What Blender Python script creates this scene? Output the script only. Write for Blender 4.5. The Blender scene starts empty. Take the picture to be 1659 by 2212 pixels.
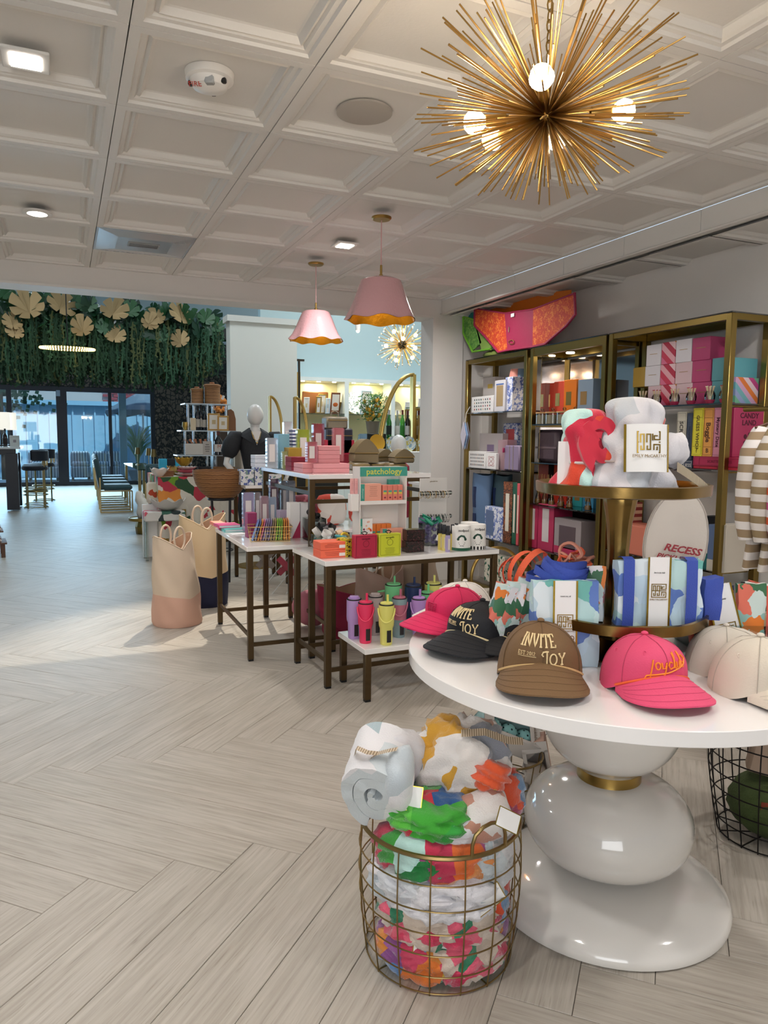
import bpy, bmesh, math, random
from mathutils import Vector as V, Matrix, noise
random.seed(7)
PI = math.pi
SC = bpy.context.scene
COL = SC.collection
# ------------------------------------------------------------------ camera, world, lights, exposure
W, H, FPX, EYE = 1659, 2212, 1582.358, 1.38
CR, CU, CD = V((.91644721, -.40004348, .00947195)), V((.03222992, .09738693, .99472459)), V((.39885554, .9113073, -.10214335))
cam = bpy.data.cameras.new('camera'); cam_o = bpy.data.objects.new('camera', cam); COL.objects.link(cam_o)
cam.sensor_fit = 'HORIZONTAL'; cam.sensor_width = 36; cam.lens = FPX / W * 36; cam.clip_end = 200; cam.clip_start = .02
cam_o.matrix_world = Matrix(((CR.x, CU.x, -CD.x, 0), (CR.y, CU.y, -CD.y, 0), (CR.z, CU.z, -CD.z, EYE), (0, 0, 0, 1)))
SC.camera = cam_o
vs = SC.view_settings
vs.view_transform = 'Standard'; vs.look = 'None'; vs.gamma = 1; vs.use_curve_mapping = False; vs.exposure = 0.0
SC.cycles.max_bounces = 7; SC.cycles.transparent_max_bounces = 16; SC.cycles.caustics_reflective = False; SC.cycles.caustics_refractive = False
SC.cycles.sample_clamp_indirect = 6
wd = bpy.data.worlds.new('sky'); SC.world = wd; wd.use_nodes = True
wn = wd.node_tree; bgn = wn.nodes['Background']
sk = wn.nodes.new('ShaderNodeTexSky'); sk.sky_type = 'HOSEK_WILKIE'; sk.sun_direction = (.3, .3, .9); sk.turbidity = 3
wn.links.new(sk.outputs[0], bgn.inputs[0]); bgn.inputs[1].default_value = 9

def lamp(name, kind, loc, energy, color=(1, 1, 1), size=.2, target=None, **kw):
    l = bpy.data.lights.new(name, kind); l.energy = energy; l.color = color
    o = bpy.data.objects.new(name, l); COL.objects.link(o); o.location = loc
    if kind == 'AREA': l.size = size
    elif kind in ('POINT', 'SPOT'): l.shadow_soft_size = size
    for k, v in kw.items(): setattr(l, k, v)
    if target is not None: o.rotation_euler = (V(target) - V(loc)).to_track_quat('-Z', 'Y').to_euler()
    return o
WARM = (1, .82, .62); NEUT = (1, .965, .935); COOL = (.72, .87, 1)
# recessed ceiling lights of the shop (the three in view and their unseen neighbours)
for x, y in ((-.07, 2.88), (-.09, 4.76), (1.75, 4.67), (-.1, 1.0), (1.75, .3), (3.0, 2.1), (-1.9, 4.7), (-1.9, 1.5), (-3.4, 3), (2.7, .4), (2.9, 5.3)):
    lamp('downlight_lamp', 'AREA', (x, y, 2.60), 13, NEUT, .10, (x, y, 0), spread=PI * .9)
# spotlight on the track of the room behind, throwing the hard patch of light past the bags
lamp('track_spot_lamp', 'SPOT', (1.65, 7.25, 3.62), 620, (1, .9, .76), .012, (.80, 4.95, 0), spot_size=math.radians(38), spot_blend=.6)
# unseen area lamps added to brighten the taller room behind
for x, y, e in ((-2, 9, 40), (1, 9, 40), (4, 8.6, 62), (6.5, 9, 60), (4.5, 10.4, 35), (0, 13, 25)):
    lamp('rear_room_fill', 'AREA', (x, y, 4.9), e, (.86, .95, 1), .6, (x, y, 0))
# daylight through the garden doors
lamp('garden_daylight', 'AREA', (-1.0, 21.1, 1.7), 400, (.45, .75, 1), 5.5, (-.5, 10, .3), shape='RECTANGLE', size_y=2.4)

# soft fill lamp added behind the camera, no window there; sun on the patio
lamp('front_fill_light', 'AREA', (-.8, -2.5, 1.5), 120, (.94, .97, 1), 3.6, (.2, 4, 1.5), shape='RECTANGLE', size_y=2.1)
sun = lamp('sun', 'SUN', (0, 10, 12), 6, (.62, .86, 1)); sun.data.angle = .02; sun.rotation_euler = V((-.25, .42, -1)).to_track_quat('-Z', 'Y').to_euler()

# ------------------------------------------------------------------ helpers
def ray(px, py): return CD + CR * ((px - W / 2) / FPX) - CU * ((py - H / 2) / FPX)
def PZ(px, py, z): v = ray(px, py); v = v * ((z - EYE) / v.z); return V((v.x, v.y, z))
def PY(px, py, y): v = ray(px, py); v = v * (y / v.y); return V((v.x, y, v.z + EYE))
def PX(px, py, x): v = ray(px, py); v = v * (x / v.x); return V((x, v.y, v.z + EYE))

def lin(h):
    if not isinstance(h, str): return h
    h = h.lstrip('#'); c = [int(h[i:i + 2], 16) / 255 for i in (0, 2, 4)]
    return tuple(x / 12.92 if x <= .04045 else ((x + .055) / 1.055) ** 2.4 for x in c)
MATS = {}
def mat(color, rough=.5, metal=0, bump=0, bs=60, emis=0, trans=0, alpha=1, coat=0, key=None, sheen=0):
    k = key or (color, rough, metal, bump, bs, emis, trans, alpha, coat, sheen)
    if k in MATS: return MATS[k]
    m = bpy.data.materials.new('surface'); m.use_nodes = True; nt = m.node_tree; b = nt.nodes['Principled BSDF']; c = lin(color)
    b.inputs['Base Color'].default_value = (*c, 1); b.inputs['Roughness'].default_value = rough; b.inputs['Metallic'].default_value = metal
    if coat: b.inputs['Coat Weight'].default_value = coat; b.inputs['Coat Roughness'].default_value = .06
    if sheen: b.inputs['Sheen Weight'].default_value = sheen; b.inputs['Sheen Roughness'].default_value = .5
    if emis: b.inputs['Emission Color'].default_value = (*c, 1); b.inputs['Emission Strength'].default_value = emis
    tc = nt.nodes.new('ShaderNodeTexCoord'); n = nt.nodes.new('ShaderNodeTexNoise'); n.inputs['Scale'].default_value = bs; n.inputs['Detail'].default_value = 3
    nt.links.new(tc.outputs['Object'], n.inputs['Vector'])
    if bump:
        bp = nt.nodes.new('ShaderNodeBump'); bp.inputs['Strength'].default_value = min(1, bump); bp.inputs['Distance'].default_value = .004 * max(1, bump)
        nt.links.new(n.outputs[0], bp.inputs['Height']); nt.links.new(bp.outputs[0], b.inputs['Normal'])
    else:
        mr = nt.nodes.new('ShaderNodeMapRange'); mr.inputs['To Min'].default_value = max(.02, rough * (.95 if metal else .85)); mr.inputs['To Max'].default_value = min(1, rough * (1.08 if metal else 1.15))
        nt.links.new(n.outputs[0], mr.inputs[0]); nt.links.new(mr.outputs[0], b.inputs['Roughness'])
    if trans or alpha < 1:
        out = nt.nodes['Material Output']; mx = nt.nodes.new('ShaderNodeMixShader'); tr = nt.nodes.new('ShaderNodeBsdfTransparent')
        if trans:
            tr.inputs[0].default_value = (*c, 1); gl = nt.nodes.new('ShaderNodeBsdfGlossy'); gl.inputs['Roughness'].default_value = .03
            fr = nt.nodes.new('ShaderNodeFresnel'); fr.inputs[0].default_value = 1.5; ad = nt.nodes.new('ShaderNodeMath'); ad.inputs[1].default_value = 1 - trans
            nt.links.new(fr.outputs[0], ad.inputs[0]); nt.links.new(ad.outputs[0], mx.inputs[0]); nt.links.new(tr.outputs[0], mx.inputs[1]); nt.links.new(gl.outputs[0], mx.inputs[2])
        else:
            mx.inputs[0].default_value = alpha; nt.links.new(tr.outputs[0], mx.inputs[1]); nt.links.new(b.outputs[0], mx.inputs[2])
        nt.links.new(mx.outputs[0], out.inputs[0])
    MATS[k] = m; return m
def pattern(cols, scale=6, warp=.25, rough=.7, kind='cells', bump=0, bs=300, rot=(0, 0, 0), stretch=(1, 1, 1), key=None, sheen=0, wscale=None, metal=0):
    """colour print: cells (random blotches), stripes (bands along x), leopard (cell edges)"""
    k = (tuple(cols), scale, warp, rough, kind, bump, rot, stretch, key)
    if k in MATS: return MATS[k]
    m = bpy.data.materials.new('print'); m.use_nodes = True; nt = m.node_tree; N = nt.nodes; L = nt.links; b = N['Principled BSDF']
    b.inputs['Roughness'].default_value = rough; b.inputs['Metallic'].default_value = metal
    if sheen: b.inputs['Sheen Weight'].default_value = sheen
    tc = N.new('ShaderNodeTexCoord'); mp = N.new('ShaderNodeMapping'); mp.inputs['Rotation'].default_value = rot; mp.inputs['Scale'].default_value = stretch
    L.new(tc.outputs['Object'], mp.inputs[0]); src = mp.outputs[0]
    if warp:
        nz = N.new('ShaderNodeTexNoise'); nz.inputs['Scale'].default_value = wscale or scale * .8; L.new(src, nz.inputs[0])
        sb = N.new('ShaderNodeVectorMath'); sb.operation = 'SUBTRACT'; sb.inputs[1].default_value = (.5, .5, .5); L.new(nz.outputs[1], sb.inputs[0])
        ml = N.new('ShaderNodeVectorMath'); ml.operation = 'MULTIPLY_ADD'; ml.inputs[1].default_value = (warp,) * 3; L.new(sb.outputs[0], ml.inputs[0]); L.new(src, ml.inputs[2]); src = ml.outputs[0]
    cr = N.new('ShaderNodeValToRGB'); cr.color_ramp.interpolation = 'CONSTANT'; el = cr.color_ramp.elements
    while len(el) < len(cols): el.new(.5)
    for i, c in enumerate(cols):
        el[i].position = i / len(cols); el[i].color = (*lin(c), 1)
    if kind == 'cells':
        vo = N.new('ShaderNodeTexVoronoi'); vo.inputs['Scale'].default_value = scale; L.new(src, vo.inputs['Vector'])
        sp = N.new('ShaderNodeSeparateColor'); L.new(vo.outputs['Color'], sp.inputs[0]); L.new(sp.outputs[0], cr.inputs[0])
    elif kind == 'spots':
        vo = N.new('ShaderNodeTexVoronoi'); vo.inputs['Scale'].default_value = scale; L.new(src, vo.inputs['Vector']); L.new(vo.outputs['Distance'], cr.inputs[0])
    elif kind == 'leopard':
        vo = N.new('ShaderNodeTexVoronoi'); vo.feature = 'DISTANCE_TO_EDGE'; vo.inputs['Scale'].default_value = scale; L.new(src, vo.inputs['Vector']); L.new(vo.outputs['Distance'], cr.inputs[0])
        el[1].position = .12
    else:
        sx = N.new('ShaderNodeSeparateXYZ'); L.new(src, sx.inputs[0]); mu = N.new('ShaderNodeMath'); mu.operation = 'MULTIPLY'; mu.inputs[1].default_value = scale; L.new(sx.outputs[0], mu.inputs[0])
        fr = N.new('ShaderNodeMath'); fr.operation = 'FRACT'; L.new(mu.outputs[0], fr.inputs[0]); L.new(fr.outputs[0], cr.inputs[0])
    L.new(cr.outputs[0], b.inputs['Base Color'])
    if bump:
        n2 = N.new('ShaderNodeTexNoise'); n2.inputs['Scale'].default_value = bs; L.new(tc.outputs['Object'], n2.inputs[0])
        bp = N.new('ShaderNodeBump'); bp.inputs['Strength'].default_value = bump; bp.inputs['Distance'].default_value = .003; L.new(n2.outputs[0], bp.inputs['Height']); L.new(bp.outputs[0], b.inputs['Normal'])
    MATS[k] = m; return m

class MB:
    """collects shapes and builds them as one mesh object"""
    def __init__(s): s.v = []; s.f = []; s.mi = []; s.uv = None
    def add(s, vs, fs, m=0, T=None):
        o = len(s.v); s.v += [tuple(T @ V(p)) if T is not None else tuple(p) for p in vs]
        s.f += [tuple(i + o for i in f) for f in fs]; s.mi += [m] * len(fs); return s
    def box(s, c, d, m=0, bev=0, T=None, taper=1):
        x, y, z = (k / 2 for k in d); cx, cy, cz = c
        if bev:
            e = min(bev, x * .9, y * .9, z * .9); vs = []; P = {}
            for i in (-1, 1):
                for j in (-1, 1):
                    for k in (-1, 1):
                        for a, q in enumerate(((x, y - e, z - e), (x - e, y, z - e), (x - e, y - e, z))):
                            P[i, j, k, a] = len(vs); vs.append((cx + i * q[0], cy + j * q[1], cz + k * q[2]))
            fs = []
            for i in (-1, 1):
                a = [P[i, -1, -1, 0], P[i, 1, -1, 0], P[i, 1, 1, 0], P[i, -1, 1, 0]]; fs.append(a if i > 0 else a[::-1])
                a = [P[-1, i, -1, 1], P[1, i, -1, 1], P[1, i, 1, 1], P[-1, i, 1, 1]]; fs.append(a[::-1] if i > 0 else a)
                a = [P[-1, -1, i, 2], P[1, -1, i, 2], P[1, 1, i, 2], P[-1, 1, i, 2]]; fs.append(a if i > 0 else a[::-1])
                for j in (-1, 1):
                    a = [P[i, j, -1, 0], P[i, j, -1, 1], P[i, j, 1, 1], P[i, j, 1, 0]]; fs.append(a if i * j > 0 else a[::-1])
                    a = [P[i, -1, j, 0], P[i, -1, j, 2], P[i, 1, j, 2], P[i, 1, j, 0]]; fs.append(a[::-1] if i * j > 0 else a)
                    a = [P[-1, i, j, 1], P[-1, i, j, 2], P[1, i, j, 2], P[1, i, j, 1]]; fs.append(a if i * j > 0 else a[::-1])
                    for k in (-1, 1):
                        a = [P[i, j, k, 0], P[i, j, k, 1], P[i, j, k, 2]]; fs.append(a if i * j * k > 0 else a[::-1])
            return s.add(vs, fs, m, T)
        t = taper
        vs = [(cx + i * x * (t if k > 0 else 1), cy + j * y * (t if k > 0 else 1), cz + k * z) for k in (-1, 1) for j in (-1, 1) for i in (-1, 1)]
        return s.add(vs, [(0, 2, 3, 1), (4, 5, 7, 6), (0, 1, 5, 4), (2, 6, 7, 3), (0, 4, 6, 2), (1, 3, 7, 5)], m, T)
    def lathe(s, prof, n=24, m=0, T=None, c=(0, 0), wave=None, caps=True):
        vs = []
        for r, z in prof:
            for k in range(n):
                a = 2 * PI * k / n; rr = r; zz = z
                if wave: rr, zz = wave(a, r, z)
                vs.append((c[0] + rr * math.cos(a), c[1] + rr * math.sin(a), zz))
        fs = [(i * n + k, i * n + (k + 1) % n, (i + 1) * n + (k + 1) % n, (i + 1) * n + k) for i in range(len(prof) - 1) for k in range(n)]
        if caps:
            if prof[0][0] > 1e-4: fs.append(tuple(range(n))[::-1])
            if prof[-1][0] > 1e-4: fs.append(tuple((len(prof) - 1) * n + k for k in range(n)))
        return s.add(vs, fs, m, T)
    def tube(s, pts, r, n=6, closed=False, m=0, T=None):
        pts = [V(p) for p in pts]; N = len(pts); vs = []; up = None
        for i, p in enumerate(pts):
            a = pts[(i - 1) % N] if closed or i else p; b = pts[(i + 1) % N] if closed or i < N - 1 else p
            d = (b - a).normalized()
            if up is None: up = d.orthogonal().normalized()
            up = (up - d * up.dot(d)); up = up.normalized() if up.length > 1e-6 else d.orthogonal().normalized(); w = d.cross(up)
            rr = r[i] if isinstance(r, (list, tuple)) else r
            for k in range(n):
                t = 2 * PI * k / n; vs.append(p + (up * math.cos(t) + w * math.sin(t)) * rr)
        fs = [(i * n + k, i * n + (k + 1) % n, ((i + 1) % N) * n + (k + 1) % n, ((i + 1) % N) * n + k) for i in range(N if closed else N - 1) for k in range(n)]
        if not closed: fs += [tuple(range(n))[::-1], tuple((N - 1) * n + k for k in range(n))]
        return s.add(vs, fs, m, T)
    def rod(s, a, b, w, d=None, m=0):
        """square bar between two points"""
        a = V(a); b = V(b); q = (b - a).to_track_quat('Z', 'Y').to_matrix().to_4x4(); L = (b - a).length
        return s.box((0, 0, L / 2), (w, d or w, L), m, T=Matrix.Translation(a) @ q)
    def prism(s, out, z0, z1, m=0, T=None):
        n = len(out); vs = [(x, y, z0) for x, y in out] + [(x, y, z1) for x, y in out]
        return s.add(vs, [tuple(range(n))[::-1], tuple(range(n, 2 * n))] + [(k, (k + 1) % n, n + (k + 1) % n, n + k) for k in range(n)], m, T)
    def ball(s, c, r, n=12, m=0, T=None, sq=(1, 1, 1), f=None):
        h = max(5, n // 2 + 1); vs = []
        for i in range(h + 1):
            p = PI * i / h
            for k in range(n):
                a = 2 * PI * k / n; q = V((math.sin(p) * math.cos(a), math.sin(p) * math.sin(a), -math.cos(p)))
                if f: q = q * f(q)
                vs.append((c[0] + q.x * r * sq[0], c[1] + q.y * r * sq[1], c[2] + q.z * r * sq[2]))
        return s.add(vs, [(i * n + k, i * n + (k + 1) % n, (i + 1) * n + (k + 1) % n, (i + 1) * n + k) for i in range(h) for k in range(n)], m, T)
    def sheet(s, fn, nu, nv, m=0, closed_u=False):
        """surface fn(u,v) with u,v in 0..1"""
        vs = [fn(i / nu, j / nv) for j in range(nv + 1) for i in range(nu + (0 if closed_u else 1))]; w = nu if closed_u else nu + 1
        return s.add(vs, [(j * w + i, j * w + (i + 1) % w, (j + 1) * w + (i + 1) % w, (j + 1) * w + i) for j in range(nv) for i in range(nu)], m)
    def mesh(s, name, mats, smooth=True, ang=38):
        me = bpy.data.meshes.new(name); me.from_pydata(s.v, [], s.f)
        for x in (mats if isinstance(mats, (list, tuple)) else [mats]): me.materials.append(x)
        if any(s.mi): me.polygons.foreach_set('material_index', s.mi)
        if smooth:
            me.polygons.foreach_set('use_smooth', [True] * len(s.f)); me.set_sharp_from_angle(angle=math.radians(ang))
        me.update(); return me
    def obj(s, name, mats, parent=None, label=None, smooth=True, ang=38, loc=None, rot=None, kind=None):
        return put(name, s.mesh(name, mats, smooth, ang), parent, label, loc, rot, kind)
def put(name, me, parent=None, label=None, loc=None, rot=None, kind=None):
    o = bpy.data.objects.new(name, me); COL.objects.link(o)
    if parent is not None: o.parent = parent
    if loc is not None: o.location = loc
    if rot is not None: o.rotation_euler = rot if hasattr(rot, '__len__') else (0, 0, rot)
    if label: o['label'] = label
    if kind: o['kind'] = kind
    return o
def tag(o, label, cat, group=None):
    o['label'] = label; o['category'] = cat
    if group: o['group'] = group
    return o
def thing(name, label, cat, loc=(0, 0, 0), rz=0, group=None):
    o = bpy.data.objects.new(name, None); COL.objects.link(o); o.empty_display_size = .05
    o.location = loc; o.rotation_euler = rz if hasattr(rz, '__len__') else (0, 0, rz)
    return tag(o, label, cat, group)
def solid(name, mb, mats, label, cat, loc=(0, 0, 0), rz=0, group=None, **k):
    return tag(mb.obj(name, mats, loc=loc, rot=rz, **k), label, cat, group)
def struct(name, mb, mats, **k): return mb.obj(name, mats, kind='structure', **k)
KIDS = {}
def dup(root, loc, rz=None, label=None, group=None, scale=None):
    def cp(o, par):
        c = o.copy(); COL.objects.link(c)
        if par is not None: c.parent = par
        for ch in [x for x in o.children]: cp(ch, c)
        return c
    r = cp(root, None); r.location = loc
    if rz is not None: r.rotation_euler = rz if hasattr(rz, '__len__') else (0, 0, rz)
    if scale: r.scale = (scale,) * 3 if not hasattr(scale, '__len__') else scale
    if label: r['label'] = label
    if group: r['group'] = group
    return r
def text(s, size, m, parent, loc, rot=(PI / 2, 0, 0), ext=.0004, name='lettering', align='CENTER', sx=1, shear=0, bold=0, label=None):
    c = bpy.data.curves.new(name, 'FONT'); c.body = s; c.size = size; c.extrude = ext; c.align_x = align; c.align_y = 'CENTER'; c.resolution_u = 2
    c.shear = shear; c.offset = bold; c.materials.append(m)
    o = bpy.data.objects.new(name, c); COL.objects.link(o); me = bpy.data.meshes.new_from_object(o); bpy.data.objects.remove(o); bpy.data.curves.remove(c)
    o = put(name, me, parent, label, loc, rot); o.scale = (sx, 1, 1); return o
# ------------------------------------------------------------------ materials of the setting
M_CEIL = mat('#dcd9d4', .5, bump=.15, bs=90); M_WALL = mat('#dad6d1', .7, bump=.2, bs=120); M_TRIM = mat('#dedbd6', .5)
M_BRASS = mat('#8f7a45', .28, 1); M_BRASS2 = mat('#a5884c', .32, 1); M_BRONZE = mat('#5b4a33', .42, .85)
M_GLOSS = mat('#efecea', .12, coat=.6); M_WHITE = mat('#f0edea', .5); M_BLACK = mat('#0b0c0e', .4); M_GLASS = mat('#eef5f4', .05, trans=.97)
M_TGLASS = mat('#c9d9d3', .05, trans=.9); M_DGLASS = mat('#55605c', .05, trans=.85); M_PAPER = mat('#eceae8', .7); M_BULB = mat('#ffe3b8', .4, emis=14); M_BULBW = mat('#fff0dc', .4, emis=9)
def plank_mat():
    m = bpy.data.materials.new('plank'); m.use_nodes = True; nt = m.node_tree; N = nt.nodes; L = nt.links; b = N['Principled BSDF']
    uv = N.new('ShaderNodeUVMap'); uv.uv_map = 'UVMap'; oi = N.new('ShaderNodeObjectInfo')
    of = N.new('ShaderNodeCombineXYZ'); mu = N.new('ShaderNodeMath'); mu.operation = 'MULTIPLY'; mu.inputs[1].default_value = 37; L.new(oi.outputs['Random'], mu.inputs[0]); L.new(mu.outputs[0], of.inputs[2])
    ad = N.new('ShaderNodeVectorMath'); L.new(uv.outputs[0], ad.inputs[0]); L.new(of.outputs[0], ad.inputs[1])
    def nz(sc, s3, det, dist=0):
        mp = N.new('ShaderNodeMapping'); mp.inputs['Scale'].default_value = s3; L.new(ad.outputs[0], mp.inputs[0])
        n = N.new('ShaderNodeTexNoise'); n.inputs['Scale'].default_value = sc; n.inputs['Detail'].default_value = det; n.inputs['Distortion'].default_value = dist; L.new(mp.outputs[0], n.inputs[0]); return n
    n1 = nz(4, (1, 22, 1), 4); n2 = nz(3, (1, 2.5, 1), 2); n3 = nz(9, (1, 30, 1), 3, .6)
    r1 = N.new('ShaderNodeValToRGB'); e = r1.color_ramp.elements; e[0].position = .33; e[0].color = (*lin('#a39b90'), 1); e[1].position = .66; e[1].color = (*lin('#b6afa4'), 1); L.new(n1.outputs[0], r1.inputs[0])
    r2 = N.new('ShaderNodeValToRGB'); e = r2.color_ramp.elements; e[0].position = .35; e[0].color = (.88, .87, .85, 1); e[1].position = .7; e[1].color = (1, 1, 1, 1); L.new(n2.outputs[0], r2.inputs[0])
    r3 = N.new('ShaderNodeValToRGB'); e = r3.color_ramp.elements; e[0].position = .30; e[0].color = (.70, .67, .63, 1); e[1].position = .42; e[1].color = (1, 1, 1, 1); L.new(n3.outputs[0], r3.inputs[0])
    x = N.new('ShaderNodeMix'); x.data_type = 'RGBA'; x.blend_type = 'MULTIPLY'; x.inputs[0].default_value = .8; L.new(r1.outputs[0], x.inputs[6]); L.new(r2.outputs[0], x.inputs[7])
    y = N.new('ShaderNodeMix'); y.data_type = 'RGBA'; y.blend_type = 'MULTIPLY'; y.inputs[0].default_value = .75; L.new(x.outputs[2], y.inputs[6]); L.new(r3.outputs[0], y.inputs[7])
    L.new(y.outputs[2], b.inputs['Base Color']); b.inputs['Roughness'].default_value = .44; b.inputs['Specular IOR Level'].default_value = .45
    bp = N.new('ShaderNodeBump'); bp.inputs['Strength'].default_value = .25; bp.inputs['Distance'].default_value = .002; L.new(n1.outputs[0], bp.inputs['Height']); L.new(bp.outputs[0], b.inputs['Normal'])
    return m
# ------------------------------------------------------------------ floor: herringbone planks
FX0, FX1, FY0, FY1 = -7.0, 9.6, -2.6, 21.5
b = MB(); b.box(((FX0 + FX1) / 2, (FY0 + FY1) / 2, -.03), (FX1 - FX0, FY1 - FY0, .05)); floor = struct('floor', b, mat('#5f574e', .8))
PW, PL = .184, 1.28; GAP = .0016
S2 = math.sqrt(2); OX, OY = .031 - PL / S2, 2.342 - PL / S2
def plank_geo(hx, hy):
    e = .0014; L_, w = PL - GAP, PW - GAP
    vs = [(-L_ / 2, -w / 2, -.004), (L_ / 2, -w / 2, -.004), (L_ / 2, w / 2, -.004), (-L_ / 2, w / 2, -.004)]
    vs += [(-L_ / 2, -w / 2, -e), (L_ / 2, -w / 2, -e), (L_ / 2, w / 2, -e), (-L_ / 2, w / 2, -e)]
    vs += [(-L_ / 2 + e, -w / 2 + e, 0), (L_ / 2 - e, -w / 2 + e, 0), (L_ / 2 - e, w / 2 - e, 0), (-L_ / 2 + e, w / 2 - e, 0)]
    fs = [(8, 9, 10, 11)] + [(k, (k + 1) % 4, 4 + (k + 1) % 4, 4 + k) for k in range(4)] + [(4 + k, 4 + (k + 1) % 4, 8 + (k + 1) % 4, 8 + k) for k in range(4)]
    return vs, fs
pv, pf = plank_geo(0, 0)
M_PLANK = plank_mat()
def uvfill(me, ofs=None):
    u = me.uv_layers.new(name='UVMap'); nv = len(pv)
    for lp in me.loops:
        i = lp.vertex_index; c = pv[i % nv]; o = ofs[i // nv] if ofs else (0, 0)
        u.data[lp.index].uv = (c[0] + o[0], c[1] + o[1])
pm = bpy.data.meshes.new('plank'); pm.from_pydata(pv, [], pf); pm.materials.append(M_PLANK); uvfill(pm)
planks = []
for t in range(-14, 14):
    for k in range(-120, 120):
        for typ in (0, 1):
            if typ == 0: e1, e2, ang = k * PW + PL / 2 , k * PW + PW / 2, PI / 4
            else: e1, e2, ang = k * PW + PL + PW / 2, (k + 1) * PW - PL / 2, -PI / 4
            e1 += t * PL; e2 -= t * PL
            x = (e1 + e2) / S2 + OX; y = (e1 - e2) / S2 + OY
            if FX0 + .4 < x < FX1 - .4 and -1.0 < y < FY1 - .45:
                d = V((x, y, -EYE)); z = d.dot(CD); a = abs(d.dot(CR)) / max(z, .01) * FPX; bb = abs(d.dot(CU)) / max(z, .01) * FPX
                vis = z > .2 and a < W / 2 + 350 * 1.6 / max(z, .5) + 60 and bb < H / 2 + 500
                planks.append((0 if vis else 1, d.length, x, y, ang))
planks.sort()
near, rest = planks[:298], planks[298:]
for _, _, x, y, a in near: put('plank', pm, floor, loc=(x, y, 0), rot=a)
b = MB(); ofs = []
for _, _, x, y, a in rest:
    b.add(pv, pf, T=Matrix.Translation((x, y, 0)) @ Matrix.Rotation(a, 4, 'Z')); ofs.append((random.uniform(0, 50), random.uniform(0, 50)))
me = b.mesh('distant_planks', M_PLANK, smooth=False); uvfill(me, ofs); put('distant_planks', me, floor, kind='stuff')

# ------------------------------------------------------------------ ceiling: coffered tiles
T = .61; CX0, CY0, CZ = .233, 6.208, 2.65
b = MB(); b.box((-.9, 1.9, CZ + .07), (8.6, 8.7, .04)); ceiling = struct('ceiling', b, M_CEIL)
rings = [(.3036, .004), (.3030, 0), (.268, 0), (.262, .010), (.246, .012), (.238, .022), (.226, .013), (.212, .032), (.204, .035)]
def tile_mesh(name, rings, m, flatc=False):
    b = MB(); vs = []; n = len(rings)
    for r, z in rings: vs += [(-r, -r, z), (r, -r, z), (r, r, z), (-r, r, z)]
    fs = [(i * 4 + k, (i + 1) * 4 + k, (i + 1) * 4 + (k + 1) % 4, i * 4 + (k + 1) % 4) for i in range(n - 1) for k in range(4)] + [tuple((n - 1) * 4 + k for k in (3, 2, 1, 0))]
    b.add(vs, fs); return b.mesh(name, m, smooth=False)
tm = tile_mesh('ceiling_tile', rings, M_CEIL); steel = tile_mesh('vent_tile', [(.3036, .004), (.303, 0), (.29, 0), (.17, -.012), (.1, -.012)], mat('#c9cdd2', .22, .6))
for i in range(-8, 5):
    for j in range(0, 12):
        x, y = CX0 + (i + .5) * T, CY0 - (j + .5) * T
        if (i, j) == (0, 1): put('ceiling_tile', steel, ceiling, 'polished grey vent panel', loc=(x, y, CZ)); continue
        if V((x, y, CZ - EYE)).dot(CD) < -1.5 or y < -1.2: continue
        o = put('ceiling_tile', tm, ceiling, loc=(x, y, CZ + random.uniform(0, .0015)), rot=random.uniform(-.002, .002))
# dropped edge along the right wall
XR, XW, ZD = 3.283, 3.78, 2.527
b = MB()
for j in range(0, 13):
    y = CY0 - (j + .5) * T; b.box((XR + .012, y, (CZ + ZD) / 2), (.024, T - .004, CZ - ZD), bev=.0015)
struct('trim_1', b, M_CEIL)
b = MB(); b.box(((XR + XW) / 2 + .02, 2.1, ZD + .05), (XW - XR, 8.4, .05)); b.box((XR + .012, 2.1, ZD - .004), (.05, 8.4, .012), bev=.004)
drop = struct('trim_2', b, M_CEIL)
sm = tile_mesh('soffit_tile', [(.300, 0), (.262, 0), (.255, .012), (.236, .016), (.222, .03)], M_CEIL)
for j in range(0, 12): put('soffit_tile', sm, drop, loc=((XR + XW) / 2 + .08, CY0 - (j + .5) * T, ZD - .012)).scale = (.82, 1, 1)
# ------------------------------------------------------------------ walls
def wallbox(name, x0, x1, y0, y1, z0, z1, m=M_WALL, **k):
    b = MB(); b.box(((x0 + x1) / 2, (y0 + y1) / 2, (z0 + z1) / 2), (x1 - x0, y1 - y0, z1 - z0)); return struct(name, b, m, **k)
wallbox('wall_right', XW, XW + .15, -2.6, 6.5, 0, 2.75)
wallbox('wall_left', -5.3, -5.15, -2.6, 6.2, 0, 2.75)
wallbox('wall_front', -5.3, 3.9, -2.75, -2.6, 0, 2.75)
wallbox('wall_header', -7.0, 3.52, 6.208, 6.46, 2.493, 6.5)
wallbox('wall_pillar', 3.2, 3.52, 6.208, 6.46, 0, 2.493)
wallbox('wall_back', 3.52, 3.93, 6.26, 6.46, 0, 6.5)
wallbox('wall_behind_right', 3.93, 9.6, 6.3, 6.46, 0, 6.5)
wallbox('trim_3', -7, 3.2, 6.196, 6.47, 2.483, 2.50, M_TRIM)
b = MB(); b.box((XW - .008, 2, .06), (.016, 8.4, .12), bev=.004); struct('baseboard_right', b, M_TRIM)
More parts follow.
